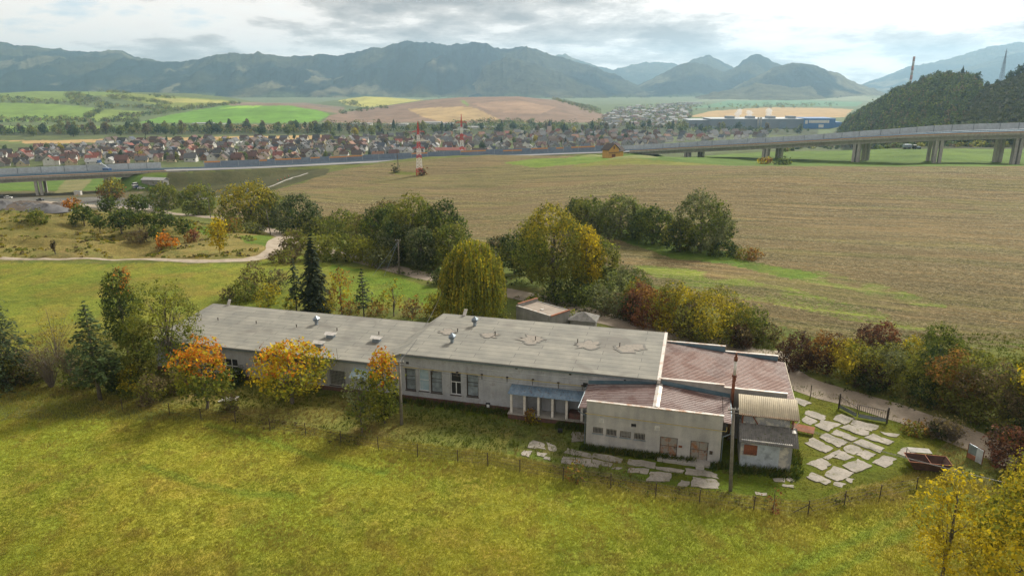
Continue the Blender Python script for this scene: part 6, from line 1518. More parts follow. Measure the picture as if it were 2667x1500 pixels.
dx, dy = np.cos(a) * L, np.sin(a) * L; ux, uy = -np.sin(a) * w, np.cos(a) * w; zt = Z + RNG.uniform(.04, .14, n)
V = np.stack([np.stack([X - dx - ux, Y - dy - uy, zt], 1), np.stack([X + dx - ux, Y + dy - uy, zt + .02], 1), np.stack([X + dx + ux, Y + dy + uy, zt + .05], 1), np.stack([X - dx + ux, Y - dy + uy, zt + .03], 1)], 1).reshape(-1, 3)
c = np.array([(.40, .34, .18), (.28, .235, .11), (.16, .14, .06), (.48, .42, .26)])[RNG.choice(4, n, p=[.35, .3, .25, .1])]
tag(mesh_np('straw', V, np.arange(4 * n).reshape(-1, 4), GRASS, col=np.repeat(c, 4, 0)), kind='stuff')

# ------------------------------------------------------------------ motorway and viaducts
def mwp(i, off, dz=0.0):
    p = MWR[i]; return (p[0] + MWN[i, 0] * off, p[1] + MWN[i, 1] * off, p[2] + dz)
mpx = np.array([proj(p[0], p[1], p[2])[0] for p in MWR])
def mi(px): return int(np.argmin(np.abs(mpx - px)))
def ribbon(i0, i1, prof, step=1, close=False):
    """sweep a profile [(offset, dz)] along the motorway line"""
    idx = list(range(i0, i1 + 1, step)); 
    if idx[-1] != i1: idx.append(i1)
    V = [mwp(i, o, z) for i in idx for o, z in prof]; k = len(prof); F_ = []
    for a in range(len(idx) - 1):
        for b in range(k if close else k - 1):
            c = (b + 1) % k; F_.append((a * k + b, a * k + c, (a + 1) * k + c, (a + 1) * k + b))
    mb = MB().add(V, F_)
    if close: n = len(V); mb.add([V[j] for j in range(k)], [tuple(range(k))]); mb.add([V[n - k + j] for j in range(k)], [tuple(range(k))[::-1]])
    return mb
N_ = len(MWR) - 1; iA, iB = mi(433), mi(1640)
tag(ribbon(0, N_, [(0.25, .06), (12, .16), (13, .16), (24.75, .06)]).build('motorway', M['asphalt']), kind='structure')
def rail(off, label, h=.9, mt='galv', i0=0, i1=None, w=.25, base=.35):
    o = ribbon(i0, i1 or N_, [(off, base), (off + w, base), (off + w, h), (off, h)], close=True).build('guard_rail', M[mt]); tag(o, label, 'guard rail', 'guard rails along the motorway')
rail(11.2, 'pale blue guard rail on the near side of the motorway median', 1.1, 'bluesheet'); rail(13.6, 'pale blue guard rail on the far side of the motorway median', 1.1, 'bluesheet')
rail(6.5, 'line of stacked blue formwork on the near motorway lanes', .9, 'blueflash', mi(1700), N_, 1.2, .2); rail(19.5, 'line of blue sheeting on the far motorway lanes', .8, 'blueflash', mi(1640), N_, 1.0, .2)
rail(8.5, 'strip of blue sheeting on the left viaduct deck', .9, 'blueflash', 0, mi(430), 1.0, .2)
def viaduct(i0, i1, stations, label, ncol):
    v = empty('viaduct', mwp((i0 + i1) // 2, 12), 0, label, 'viaduct'); loc = np.array(v.location)
    def put(mb, nm, mt):
        o = mb.build(nm, mt, v); o.matrix_parent_inverse = Matrix.Identity(4); o.location = tuple(-loc); return o
    put(ribbon(i0, i1, [(-.3, -.55), (-.3, 0.04), (25.3, 0.04), (25.3, -.55), (23, -.8), (23, -3.0), (16, -3.0), (16, -.8), (9, -.8), (9, -3.0), (2.2, -3.0), (2.2, -.8)][::-1], close=True), 'deck', M['vconc'])
    put(ribbon(i0, i1, [(-.45, -.75), (-.2, -.75), (-.2, .85), (-.45, .85)], close=True), 'parapet', M['concrete'])
    put(ribbon(i0, i1, [(-.5, .55), (-.455, .55), (-.455, .86), (-.5, .86)], close=True), 'parapet_stripe', M['orange'])
    put(ribbon(i0, i1, [(25.0, .045), (25.15, .045), (25.15, 4.0), (25.0, 4.0)], close=True), 'screen_panels', M['barriergrey'])
    for i in range(i0, i1, 2):
        put(MB().bar(mwp(i, 24.9, .05), mwp(i, 24.9, 4.15), .22), 'screen_post', M['gutter'])
    for px in stations:
        i = mi(px); t = MWR[min(i + 1, N_)][:2] - MWR[max(i - 1, 0)][:2]; t = t / np.linalg.norm(t); nrm = MWN[i]
        for off in (3.6, 21.6):
            c = np.array(mwp(i, off)); g = gz(c[0], c[1]) - 1.5; zt = c[2] - 2.9
            for s_ in (-1.25, 1.25):
                q = c[:2] + t * s_
                def cor(z, k=1.0): return [(q[0] + t[0] * a * .8 * k + nrm[0] * b * 1.5, q[1] + t[1] * a * .8 * k + nrm[1] * b * 1.5, z) for a, b in ((-1, -1), (1, -1), (1, 1), (-1, 1))]
                put(MB().hexa(cor(g), cor(zt)), 'pier', M['vconc'])
viaduct(iB, N_, [1785, 2000, 2217, 2443, 2655, 2850], 'long concrete viaduct on paired piers climbing to the right frame edge', 2)
viaduct(0, iA, [-120, 82, 275], 'concrete viaduct at the left with four slab piers and grey screens', 2)
ab = mwp(iA, 12.5); tag(ribbon(iA, iA + 2, [(-.6, -5), (-.6, .5), (2.5, .5), (2.5, -5)], close=True).build('abutment', M['vconc']), 'pale concrete abutment where the left viaduct meets the embankment', 'abutment')
nbar = empty('noise_barrier', mwp((iA + iB) // 2, 25.4), 0, 'long blue-grey noise barrier with orange stretches in front of the village', 'noise barrier'); nl = np.array(nbar.location)
def nput(mb, nm, mt): o = mb.build(nm, mt, nbar); o.location = tuple(-nl)
ia, ib = iA + 5, mi(1545); nput(ribbon(ia, ib, [(25.3, -.5), (25.45, -.5), (25.45, 4.1), (25.3, 4.1)], close=True), 'panel', M['barrier'])
k = ia; rr = random.Random(5)
while k < ib - 3:
    L = rr.choice([1, 2, 2, 3]); h0 = rr.choice([2.1, 2.8, 3.0])
    if rr.random() < .62: nput(ribbon(k, k + L, [(25.2, h0), (25.29, h0), (25.29, h0 + 1.05), (25.2, h0 + 1.05)], close=True), 'orange_panel', M['orange'])
    k += L + rr.choice([0, 1, 1, 2])
for i in range(ia, ib, 2): nput(MB().bar(mwp(i, 25.22, -.4), mwp(i, 25.22, 4.25), .2), 'post', M['barriergrey'])
tag(ribbon(mi(1560), iB, [(25.3, -.5), (25.45, -.5), (25.45, 3.4), (25.3, 3.4)], close=True).build('noise_barrier', M['barriergrey']), 'short grey noise barrier behind the orange house on the hill', 'noise barrier')

# ------------------------------------------------------------------ pylons and masts
def lattice(mb, h, w0, w1, arms, r=.09, n=9, z0=0):
    L = []
    for k in range(n + 1):
        t = k / n; w = w0 + (w1 - w0) * t ** .8; L.append((z0 + h * t, w / 2))
    return L
def pylon(name, p, h, w0, arms, label, bands, rot=0.0, r=.12):
    e = empty(name, p, rot, label, 'pylon'); n = 16
    lv = [(h * k / n, (w0 * (1 - k / n) ** 1.15 * .5 + .28 * (1 - (k / n) ** 6))) for k in range(n + 1)]
    for nm, a, b, mt in bands:
        mb = MB()
        for k in range(n):
            (za, wa), (zb, wb) = lv[k], lv[k + 1]; mid = (k + .5) / n
            if not (a <= mid < b): continue
            ca = [(-wa, -wa, za), (wa, -wa, za), (wa, wa, za), (-wa, wa, za)]; cb = [(-wb, -wb, zb), (wb, -wb, zb), (wb, wb, zb), (-wb, wb, zb)]
            for j in range(4):
                j2 = (j + 1) % 4; mb.bar(ca[j], cb[j], r * 1.5); mb.bar(ca[j], cb[j2], r); mb.bar(ca[j2], cb[j], r); mb.bar(cb[j], cb[j2], r)
        mb.build(nm, mt, e)
    for t, L in arms:
        z = h * t; mb = MB()
        for s_ in (-1, 1):
            mb.bar((0, -.5, z), (s_ * L, 0, z + .15), r * 1.2).bar((0, .5, z), (s_ * L, 0, z + .15), r * 1.2).bar((0, 0, z + 1.5), (s_ * L, 0, z + .2), r * 1.2).bar((s_ * L, 0, z + .15), (s_ * L, 0, z - 1.1), r * .9)
        mt = [m_ for nm, a, b, m_ in bands if a <= t < b][0]
        mb.build('crossarm', mt, e)
    return e
R_, Wh, Gv = M['redpaint'], M['whitepaint'], M['galv']
bn = [('red_section', 0, .12, R_), ('white_section', .12, .30, Wh), ('red_section', .30, .38, R_), ('white_section', .38, .48, Wh), ('red_section', .48, .62, R_), ('white_section', .62, .76, Wh), ('red_section', .76, 1.01, R_)]
pA = G(1093, 456); hA = zat(316, pA[1]) - pA[2]; pylon('lattice_pylon', pA, hA, 3.2, [(.80, 3.6), (.63, 6.0), (.50, 3.6)], 'red and white lattice pylon standing on the stubble field', bn, .2, .17)
xB = at(1203, 400, 700); pB = np.array([xB[0], 700, gz(xB[0], 700)]); hB = zat(298, 700) - pB[2]; pylon('lattice_pylon', pB, hB, 4.4, [(.84, 5.0), (.70, 8.0), (.58, 5.0)], 'red and white lattice pylon rising behind the noise barrier', bn, .2, .26)
yP = 835; xP = at(2612, 185, yP)[0]; pP = np.array([xP, yP, gz(xP, yP)]); pylon('lattice_pylon', pP, zat(127, yP) - pP[2], 3.6, [(.9, 3.2), (.75, 4.6), (.6, 3.2)], 'grey lattice pylon on the wooded hill at the upper right', [('lattice', 0, 1.01, M['barrier'])], .4, .11)
pm_ = G(643, 500); pylon('lattice_mast', pm_, 6.0, 1.6, [(.95, 1.0)], 'small grey lattice mast at the foot of the motorway embankment', [('lattice', 0, 1.01, Gv)], 0, .1)
ph = G(1038, 449); e = empty('mast', ph, 0, 'tall thin wooden mast left of the pylon on the field', 'mast'); MB().tube((-.5, 0, -.5), (-.3, 0, 20), .18, .1).tube((.6, 0, -.5), (-.2, 0, 11), .15, .1).build('shaft', BARK, e); MB().bar((-2.4, 0, 18.3), (1.8, 0, 18.3), .2).build('crossarm', BARK, e)
ws_ = MB()
for s_, t in ((-1, .63), (1, .63), (-1, .8), (1, .8)):
    a = pA + np.array([s_ * 5.5 * math.cos(.2) * (1 if t < .7 else .6), s_ * 5.5 * math.sin(.2), hA * t - 1.1]); b = pB + np.array([s_ * 7.5 * (1 if t < .7 else .6), 0, hB * (.70 if t < .7 else .84) - 1.1]); ws_.wire(sag(a, b, 5, 14), .05)
tag(ws_.build('power_line', M['wire']), 'high-voltage wires hanging between the two red and white pylons', 'power line')
Bsh(1030, 451, 436, 14, ['brown', 'dark'], 'tiny dark bush beside the thin wooden mast on the field', dens=1.5); Bsh(1100, 458, 440, 18, ['red', 'brown'], 'small reddish bush at the foot of the field pylon', dens=1.5)
ch = np.array([at(2372, 210, 1700)[0], 1700, -48.0]); e = empty('factory_chimney', ch, 0, 'very tall red and white banded chimney behind the wooded hill', 'chimney'); hC = zat(148, 1700) + 48
for k in range(14):
    t0_, t1_ = k / 14, (k + 1) / 14; MB().tube((0, 0, hC * t0_), (0, 0, hC * t1_), 3.4 - 1.0 * t0_, 3.4 - 1.0 * t1_, n=16).build('band', M['rustlight'] if k % 2 else M['wplaster'], e, True)

# ------------------------------------------------------------------ house on the field knoll
hh_ = G(1590, 411); hs = empty('orange_house', hh_, .55, 'orange-yellow house with dark roof alone on the green knoll', 'house')
OW = worn('orange_wall', (0.66, 0.36, 0.09), (0.55, 0.30, 0.08), .8)
DR = worn('dark_roof', (0.07, 0.055, 0.05), (0.10, 0.08, 0.07), .8)
def gable(mb, x0, x1, y0, y1, z0, ze, zr, ax='x'):
    """walls with gables; ridge along ax"""
    mb.box(x0, x1, y0, y1, z0, ze)
    if ax == 'x': ym = (y0 + y1) / 2; mb.add([(x0, y0, ze), (x0, y1, ze), (x0, ym, zr), (x1, y0, ze), (x1, y1, ze), (x1, ym, zr)], [(0, 2, 1), (3, 4, 5)])
    else: xm = (x0 + x1) / 2; mb.add([(x0, y0, ze), (x1, y0, ze), (xm, y0, zr), (x0, y1, ze), (x1, y1, ze), (xm, y1, zr)], [(0, 1, 2), (3, 5, 4)])
    return mb
def roof(mb, x0, x1, y0, y1, ze, zr, ax='x', o=.5, th=.22):
    if ax == 'y':
        m2 = MB(); roof(m2, y0, y1, x0, x1, ze, zr, 'x', o, th); return mb.add([(y, x, z) for x, y, z in m2.v], [f[::-1] for f in m2.f])
    ym = (y0 + y1) / 2; k = (zr - ze) / (ym - y0); a, b = x0 - o, x1 + o
    for s_, yy in ((-1, y0 - o), (1, y1 + o)):
        zb = ze - k * o + .03; q = [(a, yy, zb), (b, yy, zb), (b, ym, zr + .03), (a, ym, zr + .03)]
        if s_ > 0: q = [q[1], q[0], q[3], q[2]]
        mb.hexa(q, [(x, y, z + th) for x, y, z in q])
    return mb
gable(MB(), -4, 4, -3.2, 3.2, -1.5, 5.4, 8.6, 'y').build('wall', OW, hs); MB().box(4, 9, -1.5, 3, -1.5, 4.2).build('wing', OW, hs)
roof(MB(), -4, 4, -3.2, 3.2, 5.4, 8.6, 'y', .8, .25).build('roof', DR, hs); roof(MB(), 2, 9.2, -1.7, 3.2, 4.2, 6.4, 'x', .6, .25).build('wing_roof', DR, hs)
for x, z, w, h in ((-.5, 5.6, 1.2, 1.6), (-1.6, .7, 2.8, 1.7)): MB().box(x, x + w, -3.28, -3.203, z, z + h).build('window', M['rust'], hs)
MB().box(-4.2, 4.2, -4.0, -3.21, 3.35, 3.55).build('balcony', DR, hs); MB().box(1.5, 2.1, .5, 1.1, 7.2, 9.2).build('chimney', M['brick'], hs)
for px, py, w, h in ((1650, 412, 17, 1.7), (1540, 408, 10, 1.4)):
    c = G(px, py); V = []; n = 28
    th_ = np.linspace(0, 2 * PI, n, endpoint=False); rings = np.linspace(0, 1, 8)
    for r_ in rings:
        for t in th_: V.append((c[0] + w * r_ * math.cos(t), c[1] + 7 * r_ * math.sin(t), gz(c[0] + w * r_ * math.cos(t), c[1] + 7 * r_ * math.sin(t)) - .15 + h * (1 - r_ * r_) ** 1.2 * (.8 + .4 * float(vnoise(np.array(t * 2), np.array(r_ * 3), 2)))))
    Fq = [(i * n + j, i * n + (j + 1) % n, (i + 1) * n + (j + 1) % n, (i + 1) * n + j) for i in range(7) for j in range(n)]
    tag(mesh_np('mound', np.array(V), np.array(Fq)[:, ::-1], worn('mound_grass', (.15, .19, .025), (.20, .20, .04), .2, fine=1.5), smooth=True), kind='structure')

# ------------------------------------------------------------------ village houses
ROOFS = {'brown': (.11, .072, .055), 'red': (.27, .085, .06), 'orange': (.29, .145, .085), 'grey': (.13, .13, .135), 'dark': (.055, .05, .05), 'maroon': (.145, .068, .055), 'pale': (.36, .36, .36), 'slate': (.085, .10, .13)}
WALLS = {'white': (.72, .70, .66), 'cream': (.60, .50, .34), 'grey': (.32, .31, .29), 'yellow': (.52, .40, .17), 'brick': (.27, .15, .10)}
RMAT = {k: worn('roof_' + k, v, tuple(c * .75 for c in v), .6, fine=2.0, bmp=0) for k, v in ROOFS.items()}
WMAT = {k: worn('wall_' + k, v, tuple(c * .82 for c in v), .4, fine=2.0, bmp=0) for k, v in WALLS.items()}
protos = {}
def house_proto(rk, wk, kind):
    e = empty('house', (0, 0, 0)); L, Wd, ze, zr = [(11, 8.5, 4.0, 8.0), (13, 9, 3.2, 7.4), (10, 9.5, 5.6, 9.2), (14, 8, 3.0, 6.2)][kind]
    ch = []
    w = gable(MB(), -L / 2, L / 2, -Wd / 2, Wd / 2, -1.5, ze, zr).build('wall', WMAT[wk], e); ch.append((w, []))
    r = roof(MB(), -L / 2, L / 2, -Wd / 2, Wd / 2, ze, zr, 'x', .6, .25).build('roof', RMAT[rk], e)
    c = MB().box(L * .15, L * .15 + .8, .6, 1.4, zr - 1.6, zr + 1.0).build('chimney', M['brick'], r); ch.append((r, [c]))
    if kind in (1, 2):
        w2 = gable(MB(), -L * .1 - 2.6, -L * .1 + 2.6, -Wd / 2 - 4, 0, -1.5, ze * .9, zr * .88, 'y').build('wing', WMAT[wk], e)
        r2 = roof(MB(), -L * .1 - 2.6, -L * .1 + 2.6, -Wd / 2 - 4, .3, ze * .9, zr * .88, 'y', .5, .25).build('wing_roof', RMAT[rk], e); ch += [(w2, []), (r2, [])]
    for x in (-L * .32, L * .28):
        for s_ in (-1, 1):
            y0_ = s_ * (Wd / 2 + .03); ch.append((MB().box(x, x + 1.4, min(y0_, y0_ - s_ * .05), max(y0_, y0_ - s_ * .05), ze * .35, ze * .35 + 1.3).build('window', M['black'], e), []))
    for s_ in (-1, 1):
        x0_ = s_ * (L / 2 + .03); ch.append((MB().box(min(x0_, x0_ - s_ * .05), max(x0_, x0_ - s_ * .05), -.7, .7, ze * .9, ze * .9 + 1.4).build('window', M['black'], e), []))
    return e, ch
combos = [('brown', 'cream', 0), ('brown', 'grey', 1), ('red', 'cream', 0), ('red', 'white', 2), ('orange', 'cream', 1), ('orange', 'yellow', 0), ('grey', 'white', 0), ('grey', 'grey', 2), ('grey', 'cream', 1), ('dark', 'white', 2), ('dark', 'grey', 0), ('maroon', 'cream', 2),
          ('maroon', 'brick', 0), ('pale', 'white', 3), ('slate', 'white', 1), ('brown', 'brick', 3), ('maroon', 'grey', 3), ('grey', 'brick', 0), ('brown', 'white', 2), ('dark', 'cream', 1)]
weights = [9, 10, 3, 3, 2, 2, 8, 9, 6, 5, 7, 4, 4, 4, 4, 7, 4, 6, 6, 6]
VP = [(-60,388),(200,384),(300,368),(560,364),(850,362),(1100,352),(1300,350),(1450,346),(1560,345),(1700,348),(1700,383),(1560,386),(1450,388),(1300,397),(1100,404),(850,416),(700,424),(430,428),(200,436),(-60,436)]
VP2 = [(1700,347),(1830,345),(1990,348),(2000,360),(1830,366),(1700,372)]
vr = random.Random(21); pts = []
cand = np.random.default_rng(4).random((26000, 2)); CX = -620 + cand[:, 0] * 1180; CY = 720 + cand[:, 1] * 640
cpx, cpy = proj(CX, CY, -47.0); okc = inpoly(cpx, cpy, VP) | (inpoly(cpx, cpy, VP2) & (np.random.default_rng(2).random(26000) < .35))
keepout = [tuple(at(1165, 400, 905)[:2]), tuple(at(1400, 352, 1230)[:2]), tuple(at(1440, 352, 1230)[:2])]
for x, y in zip(CX[okc], CY[okc]):
    if all((x - a) ** 2 + ((y - b) * .8) ** 2 > (15.0 + (y - 750) * .006) ** 2 for a, b in pts) and all(abs(x - a) > 34 or abs(y - b) > 24 for a, b in keepout): pts.append((x, y))
pts.sort(key=lambda q: q[1])
used = {}; hrec = []
stuffR = {}; stuffW = {}
hz_all = terrain(np.array([p[0] for p in pts]), np.array([p[1] for p in pts]))
for k, (x, y) in enumerate(pts):
    cb = vr.choices(combos, weights)[0]; sc = vr.uniform(.82, 1.10); st_rot = .22 + .35 * math.sin(x * .004 + y * .006) + vr.choice([0, PI / 2, PI / 2, PI]) + vr.uniform(-.12, .12)
    if k < 292:
        if cb not in used: used[cb] = house_proto(*cb); root, ch = used[cb]; root.location = (x, y, hz_all[k]); root.rotation_euler = (0, 0, st_rot); root.scale = (sc, sc, sc); o = root
        else: root, ch = used[cb]; o = copy_thing(root, ch, (x, y, hz_all[k]), st_rot, sc)
        o['category'] = 'house'; o['group'] = 'houses of the village beyond the motorway'; hrec.append((o, cb, x, y))
    else:
        L, Wd, ze, zr = 11 * sc, 8.5 * sc, 4 * sc, 8 * sc
        a = MB(); gable(a, -L / 2, L / 2, -Wd / 2, Wd / 2, -1.5, ze, zr); b = MB(); roof(b, -L / 2, L / 2, -Wd / 2, Wd / 2, ze, zr)
        c_, s_ = math.cos(st_rot), math.sin(st_rot)
        for src, dic, key in ((a, stuffW, cb[1]), (b, stuffR, cb[0])): dic.setdefault(key, MB()).add([(x + vx * c_ - vy * s_, y + vx * s_ + vy * c_, hz_all[k] + vz) for vx, vy, vz in src.v], src.f)
vs_ = empty('village_backdrop', (0, 0, 0)); tag(vs_, kind='stuff')
# tiny houses of the far town
tr2 = np.random.default_rng(9); TX = tr2.uniform(150, 1250, 9000); TY = tr2.uniform(1420, 3300, 9000); tpx, tpy = proj(TX, TY, -47.0)
tok = inpoly(tpx, tpy, [(1560,318),(1600,285),(1700,275),(1800,272),(1800,300),(1790,318),(1900,345),(1750,345),(1560,335)]) | inpoly(tpx, tpy, [(1560,330),(1790,330),(2000,340),(2110,345),(2110,350),(1560,345)])
for x, y in list(zip(TX[tok], TY[tok]))[:270]:
    cb = vr.choices(combos, weights)[0]; sc = vr.uniform(.8, 1.35); L, Wd, ze, zr = 12 * sc, 9 * sc, 4.5 * sc, 7 * sc; r_ = vr.choice([.2, 1.7]); c_, s_ = math.cos(r_), math.sin(r_)
    a = MB(); gable(a, -L / 2, L / 2, -Wd / 2, Wd / 2, -1.5, ze, zr); b = MB(); roof(b, -L / 2, L / 2, -Wd / 2, Wd / 2, ze, zr)
    wk = vr.choice(['white', 'grey', 'cream', 'grey']); 
    for src, dic, key in ((a, stuffW, wk), (b, stuffR, vr.choice(['brown', 'pale', 'grey', 'maroon', 'pale']))): dic.setdefault(key, MB()).add([(x + vx * c_ - vy * s_, y + vx * s_ + vy * c_, -48 + vz) for vx, vy, vz in src.v], src.f)
for k, mb in stuffW.items(): tag(mb.build('house_walls', WMAT[k], vs_), kind='stuff')
for k, mb in stuffR.items(): tag(mb.build('house_roofs', RMAT[k], vs_), kind='stuff')
ZX = [(-200, 'at the left frame edge'), (120, 'behind the four-slab viaduct piers'), (290, 'behind the left viaduct end'), (430, 'above the embankment'), (600, 'under the green dome hill'), (800, 'midway to the field mast'), (960, 'left of the field mast'), (1045, 'between field mast and pylon'),
      (1100, 'near the red school'), (1210, 'right of the far pylon'), (1330, 'below the pink church'), (1450, 'left of the knoll house'), (1560, 'right behind the knoll house'), (9999, '')]
def zone(px):
    for (a, n), (b, _) in zip(ZX[:-1], ZX[1:]):
        if px < b: return n
    return ZX[-2][1]
groups = {}
for o, cb, x, y in hrec:
    px, py = proj(x, y, -46.0); near = np.interp(px, [0, 430, 850, 1100, 1450, 1700], [432, 426, 414, 402, 387, 383]); far_ = np.interp(px, [0, 300, 850, 1300, 1700], [386, 367, 362, 350, 347])
    t = (near - py) / (near - far_ + 1e-6); row = 'front-row' if t < .30 else ('middle-row' if t < .68 else 'back-row')
    groups.setdefault((cb, row, zone(px)), []).append((px, o))
ORD = ['leftmost', 'second from left', 'third from left', 'fourth from left', 'fifth from left', 'sixth from left', 'seventh from left', 'eighth from left', 'ninth from left', 'tenth from left', 'eleventh from left', 'twelfth from left']
RN = {'pale': 'pale grey', 'dark': 'near-black', 'slate': 'slate blue'}
WN = {'brick': 'bare brick', 'grey': 'grey'}
SHP = ['plain', 'low winged', 'tall winged', 'long']
for (cb, row, zn), L in groups.items():
    L.sort(key=lambda q: q[0])
    for k, (px, o) in enumerate(L):
        base = f"{SHP[cb[2]]} {WN.get(cb[1], cb[1])} {row} house, {RN.get(cb[0], cb[0])} roof, {zn}"
        o['label'] = base if len(L) == 1 else base + ', ' + ORD[min(k, 11)]
        w = o['label'].split()
        if len(w) > 16: o['label'] = ' '.join(base.replace('-row', '').split()[:12]) + ', ' + ORD[min(k, 11)]

# church, school, factory, sheds
def blk(name, px0, px1, ybase, ytop, Y, depth, mt, label, cat, roofm=None, rtop=None, rot=0.0):
    a, b = at(px0, ybase, Y), at(px1, ybase, Y); zb = gz((a[0] + b[0]) / 2, Y); w = b[0] - a[0]; h = zat(ytop, Y) - zb
    e = empty(name, ((a[0] + b[0]) / 2, Y, zb), rot, label, cat); MB().box(-w / 2, w / 2, 0, depth, -2, h).build('wall', mt, e)
    if roofm:
        if rtop: roof(MB(), -w / 2, w / 2, 0, depth, h + .02, zat(rtop, Y) - zb, 'x', .8, .3).build('roof', roofm, e)
        else: MB().box(-w / 2 - .3, w / 2 + .3, -.3, depth + .3, h + .01, h + .8).build('roof', roofm, e)
    return e, w, h
PINK = worn('pink_wall', (.55, .40, .36), (.48, .36, .32), .2, bmp=0)
e, w, h = blk('church', 1383, 1421, 358, 348, 1225, 16, PINK, 'pale pink church with grey roof and black onion spire', 'church', RMAT['grey'], 341)
MB().box(w / 2 + 3, w / 2 + 10, 0, 7, -2, 15).build('tower', PINK, e); MB().tube((w / 2 + 6.5, 3.5, 15), (w / 2 + 6.5, 3.5, 18), 4, 2.2).tube((w / 2 + 6.5, 3.5, 18), (w / 2 + 6.5, 3.5, 20), 2.2, 1.2).tube((w / 2 + 6.5, 3.5, 20), (w / 2 + 6.5, 3.5, 27), 1.1, .1).build('spire', M['black'], e)
e, w, h = blk('school', 1119, 1212, 401, 392, 900, 12, WMAT['white'], 'long white building with a broad red hipped roof beside the noise barrier', 'building', RMAT['red'], 386)
for k in range(14): MB().box(-w / 2 + 2 + k * (w - 4) / 14, -w / 2 + 3.3 + k * (w - 4) / 14, -.06, -.003, 1.2, 2.9).build('window', M['black'], e)
blk('community_hall', 1336, 1366, 352, 344, 1240, 12, WMAT['white'], 'white flat-topped building left of the church', 'building', RMAT['pale'])
blk('community_hall', 1390, 1415, 345, 338, 1300, 10, WMAT['white'], 'white flat building peeking up behind the church', 'building', RMAT['pale'])
for i, (a, b, yb, yt, Y, lb) in enumerate([(916, 965, 331, 323, 1480, 'long white warehouse at the foot of the brown hill, leftmost'), (1004, 1060, 331, 324, 1480, 'white warehouse left of the field pylon top'), (1100, 1150, 329, 320, 1530, 'larger white factory hall between the two pylons'), (1150, 1180, 330, 323, 1520, 'blue-white low hall right of the larger factory hall'),
     (1192, 1297, 338, 332, 1390, 'low wide white greenhouse-like hall behind the right pylon'), (500, 548, 328, 322, 1560, 'white roadside building row at the foot of the green dome hill'), (560, 585, 328, 324, 1560, 'small white hall right of the roadside row'), (650, 665, 323, 319, 1640, 'white truck-like shed on the far road'), (1767, 1830, 272, 267, 3000, 'long pale shed far out in the right valley'), (1600, 1660, 312, 307, 1850, 'long pale hall at the edge of the far town')]):
    blk('warehouse', a, b, yb, yt, Y, 25, M['barriergrey'] if i in (3,) else WMAT['white'], lb, 'warehouse', RMAT['pale'])
BLUE = plain('blue_cladding', (.025, .14, .38)); GREYC = worn('grey_cladding', (.22, .25, .29), (.17, .20, .24), .02, bmp=0)
e, w, h = blk('factory', 1850, 2093, 333, 311, 1400, 60, GREYC, 'long grey factory hall below the far fields at the right', 'factory', M['barriergrey'])
for k in range(4):
    x = -w / 2 + w * (.08 + .22 * k); MB().box(x, x + 12, -1.5, -.01, 0, h * .7).build('bay', M['barrier'], e); MB().box(x + 20, x + 34, 10, 30, h + .85, h + 5).build('roof_unit', GREYC, e)
for k in (0, 5): MB().tube((k, -4, -1), (k, -4, h + 4), 1.8, n=10).build('stack', M['concrete'], e, True)
e, w, h = blk('factory', 1793, 1849, 333, 314, 1420, 50, GREYC, 'grey factory block at the left end of the long hall', 'factory', M['barriergrey'])
e, w, h = blk('factory', 2094, 2174, 333, 310, 1395, 55, BLUE, 'bright blue factory hall with white panels at its end', 'factory', BLUE)
MB().box(-w / 2 + 8, w / 2 - 12, -.4, -.05, h * .58, h * .86).build('white_panel', WMAT['white'], e); MB().box(-2, w / 2 - 22, -.4, -.05, h * .12, h * .42).build('white_panel', WMAT['white'], e); MB().box(-w / 2 + 1, -w / 2 + 6, -.4, -.05, h * .5, h * .85).build('white_panel', WMAT['white'], e)
blk('factory', 2175, 2192, 333, 320, 1395, 30, BLUE, 'low blue annex at the right end of the blue factory', 'factory', BLUE)
SM = bpy.data.materials.new('steam'); SM.use_nodes = True; SM.node_tree.nodes.clear()
sv_ = SM.node_tree.nodes.new('ShaderNodeVolumePrincipled'); so_ = SM.node_tree.nodes.new('ShaderNodeOutputMaterial'); sv_.inputs['Color'].default_value = (1, 1, 1, 1); sv_.inputs['Density'].default_value = .09
SM.node_tree.links.new(sv_.outputs[0], so_.inputs['Volume'])
for px, yt, lb in ((1921, 283, 'leftmost'), (1948, 287, 'middle'), (1998, 281, 'rightmost')):
    a = at(px, 310, 1440); mb = MB(); n = 12; prev = None
    H_ = zat(yt, 1440) - a[2] + 3
    rings = []
    for k in range(11):
        t = k / 10; r_ = (2.0 + 6.5 * t ** .7 * (1 - .55 * t ** 4)) * (.8 + .4 * random.random()) * (0.05 if k in (0, 10) else 1)
        rings.append([(a[0] + 4 * math.sin(t * 3 + px) * t + r_ * math.cos(2 * PI * j / n) * (.8 + .4 * random.random()), 1440 + r_ * math.sin(2 * PI * j / n), a[2] - 3 + H_ * t) for j in range(n)])
    mb.add([p for r_ in rings for p in r_], [(i * n + j, i * n + (j + 1) % n, (i + 1) * n + (j + 1) % n, (i + 1) * n + j) for i in range(10) for j in range(n)] + [tuple(range(n))[::-1], tuple(range(10 * n, 11 * n))])
    tag(mb.build('steam', SM, None, True), f'{lb} white steam plume above the grey factory hall', 'steam', kind='stuff')

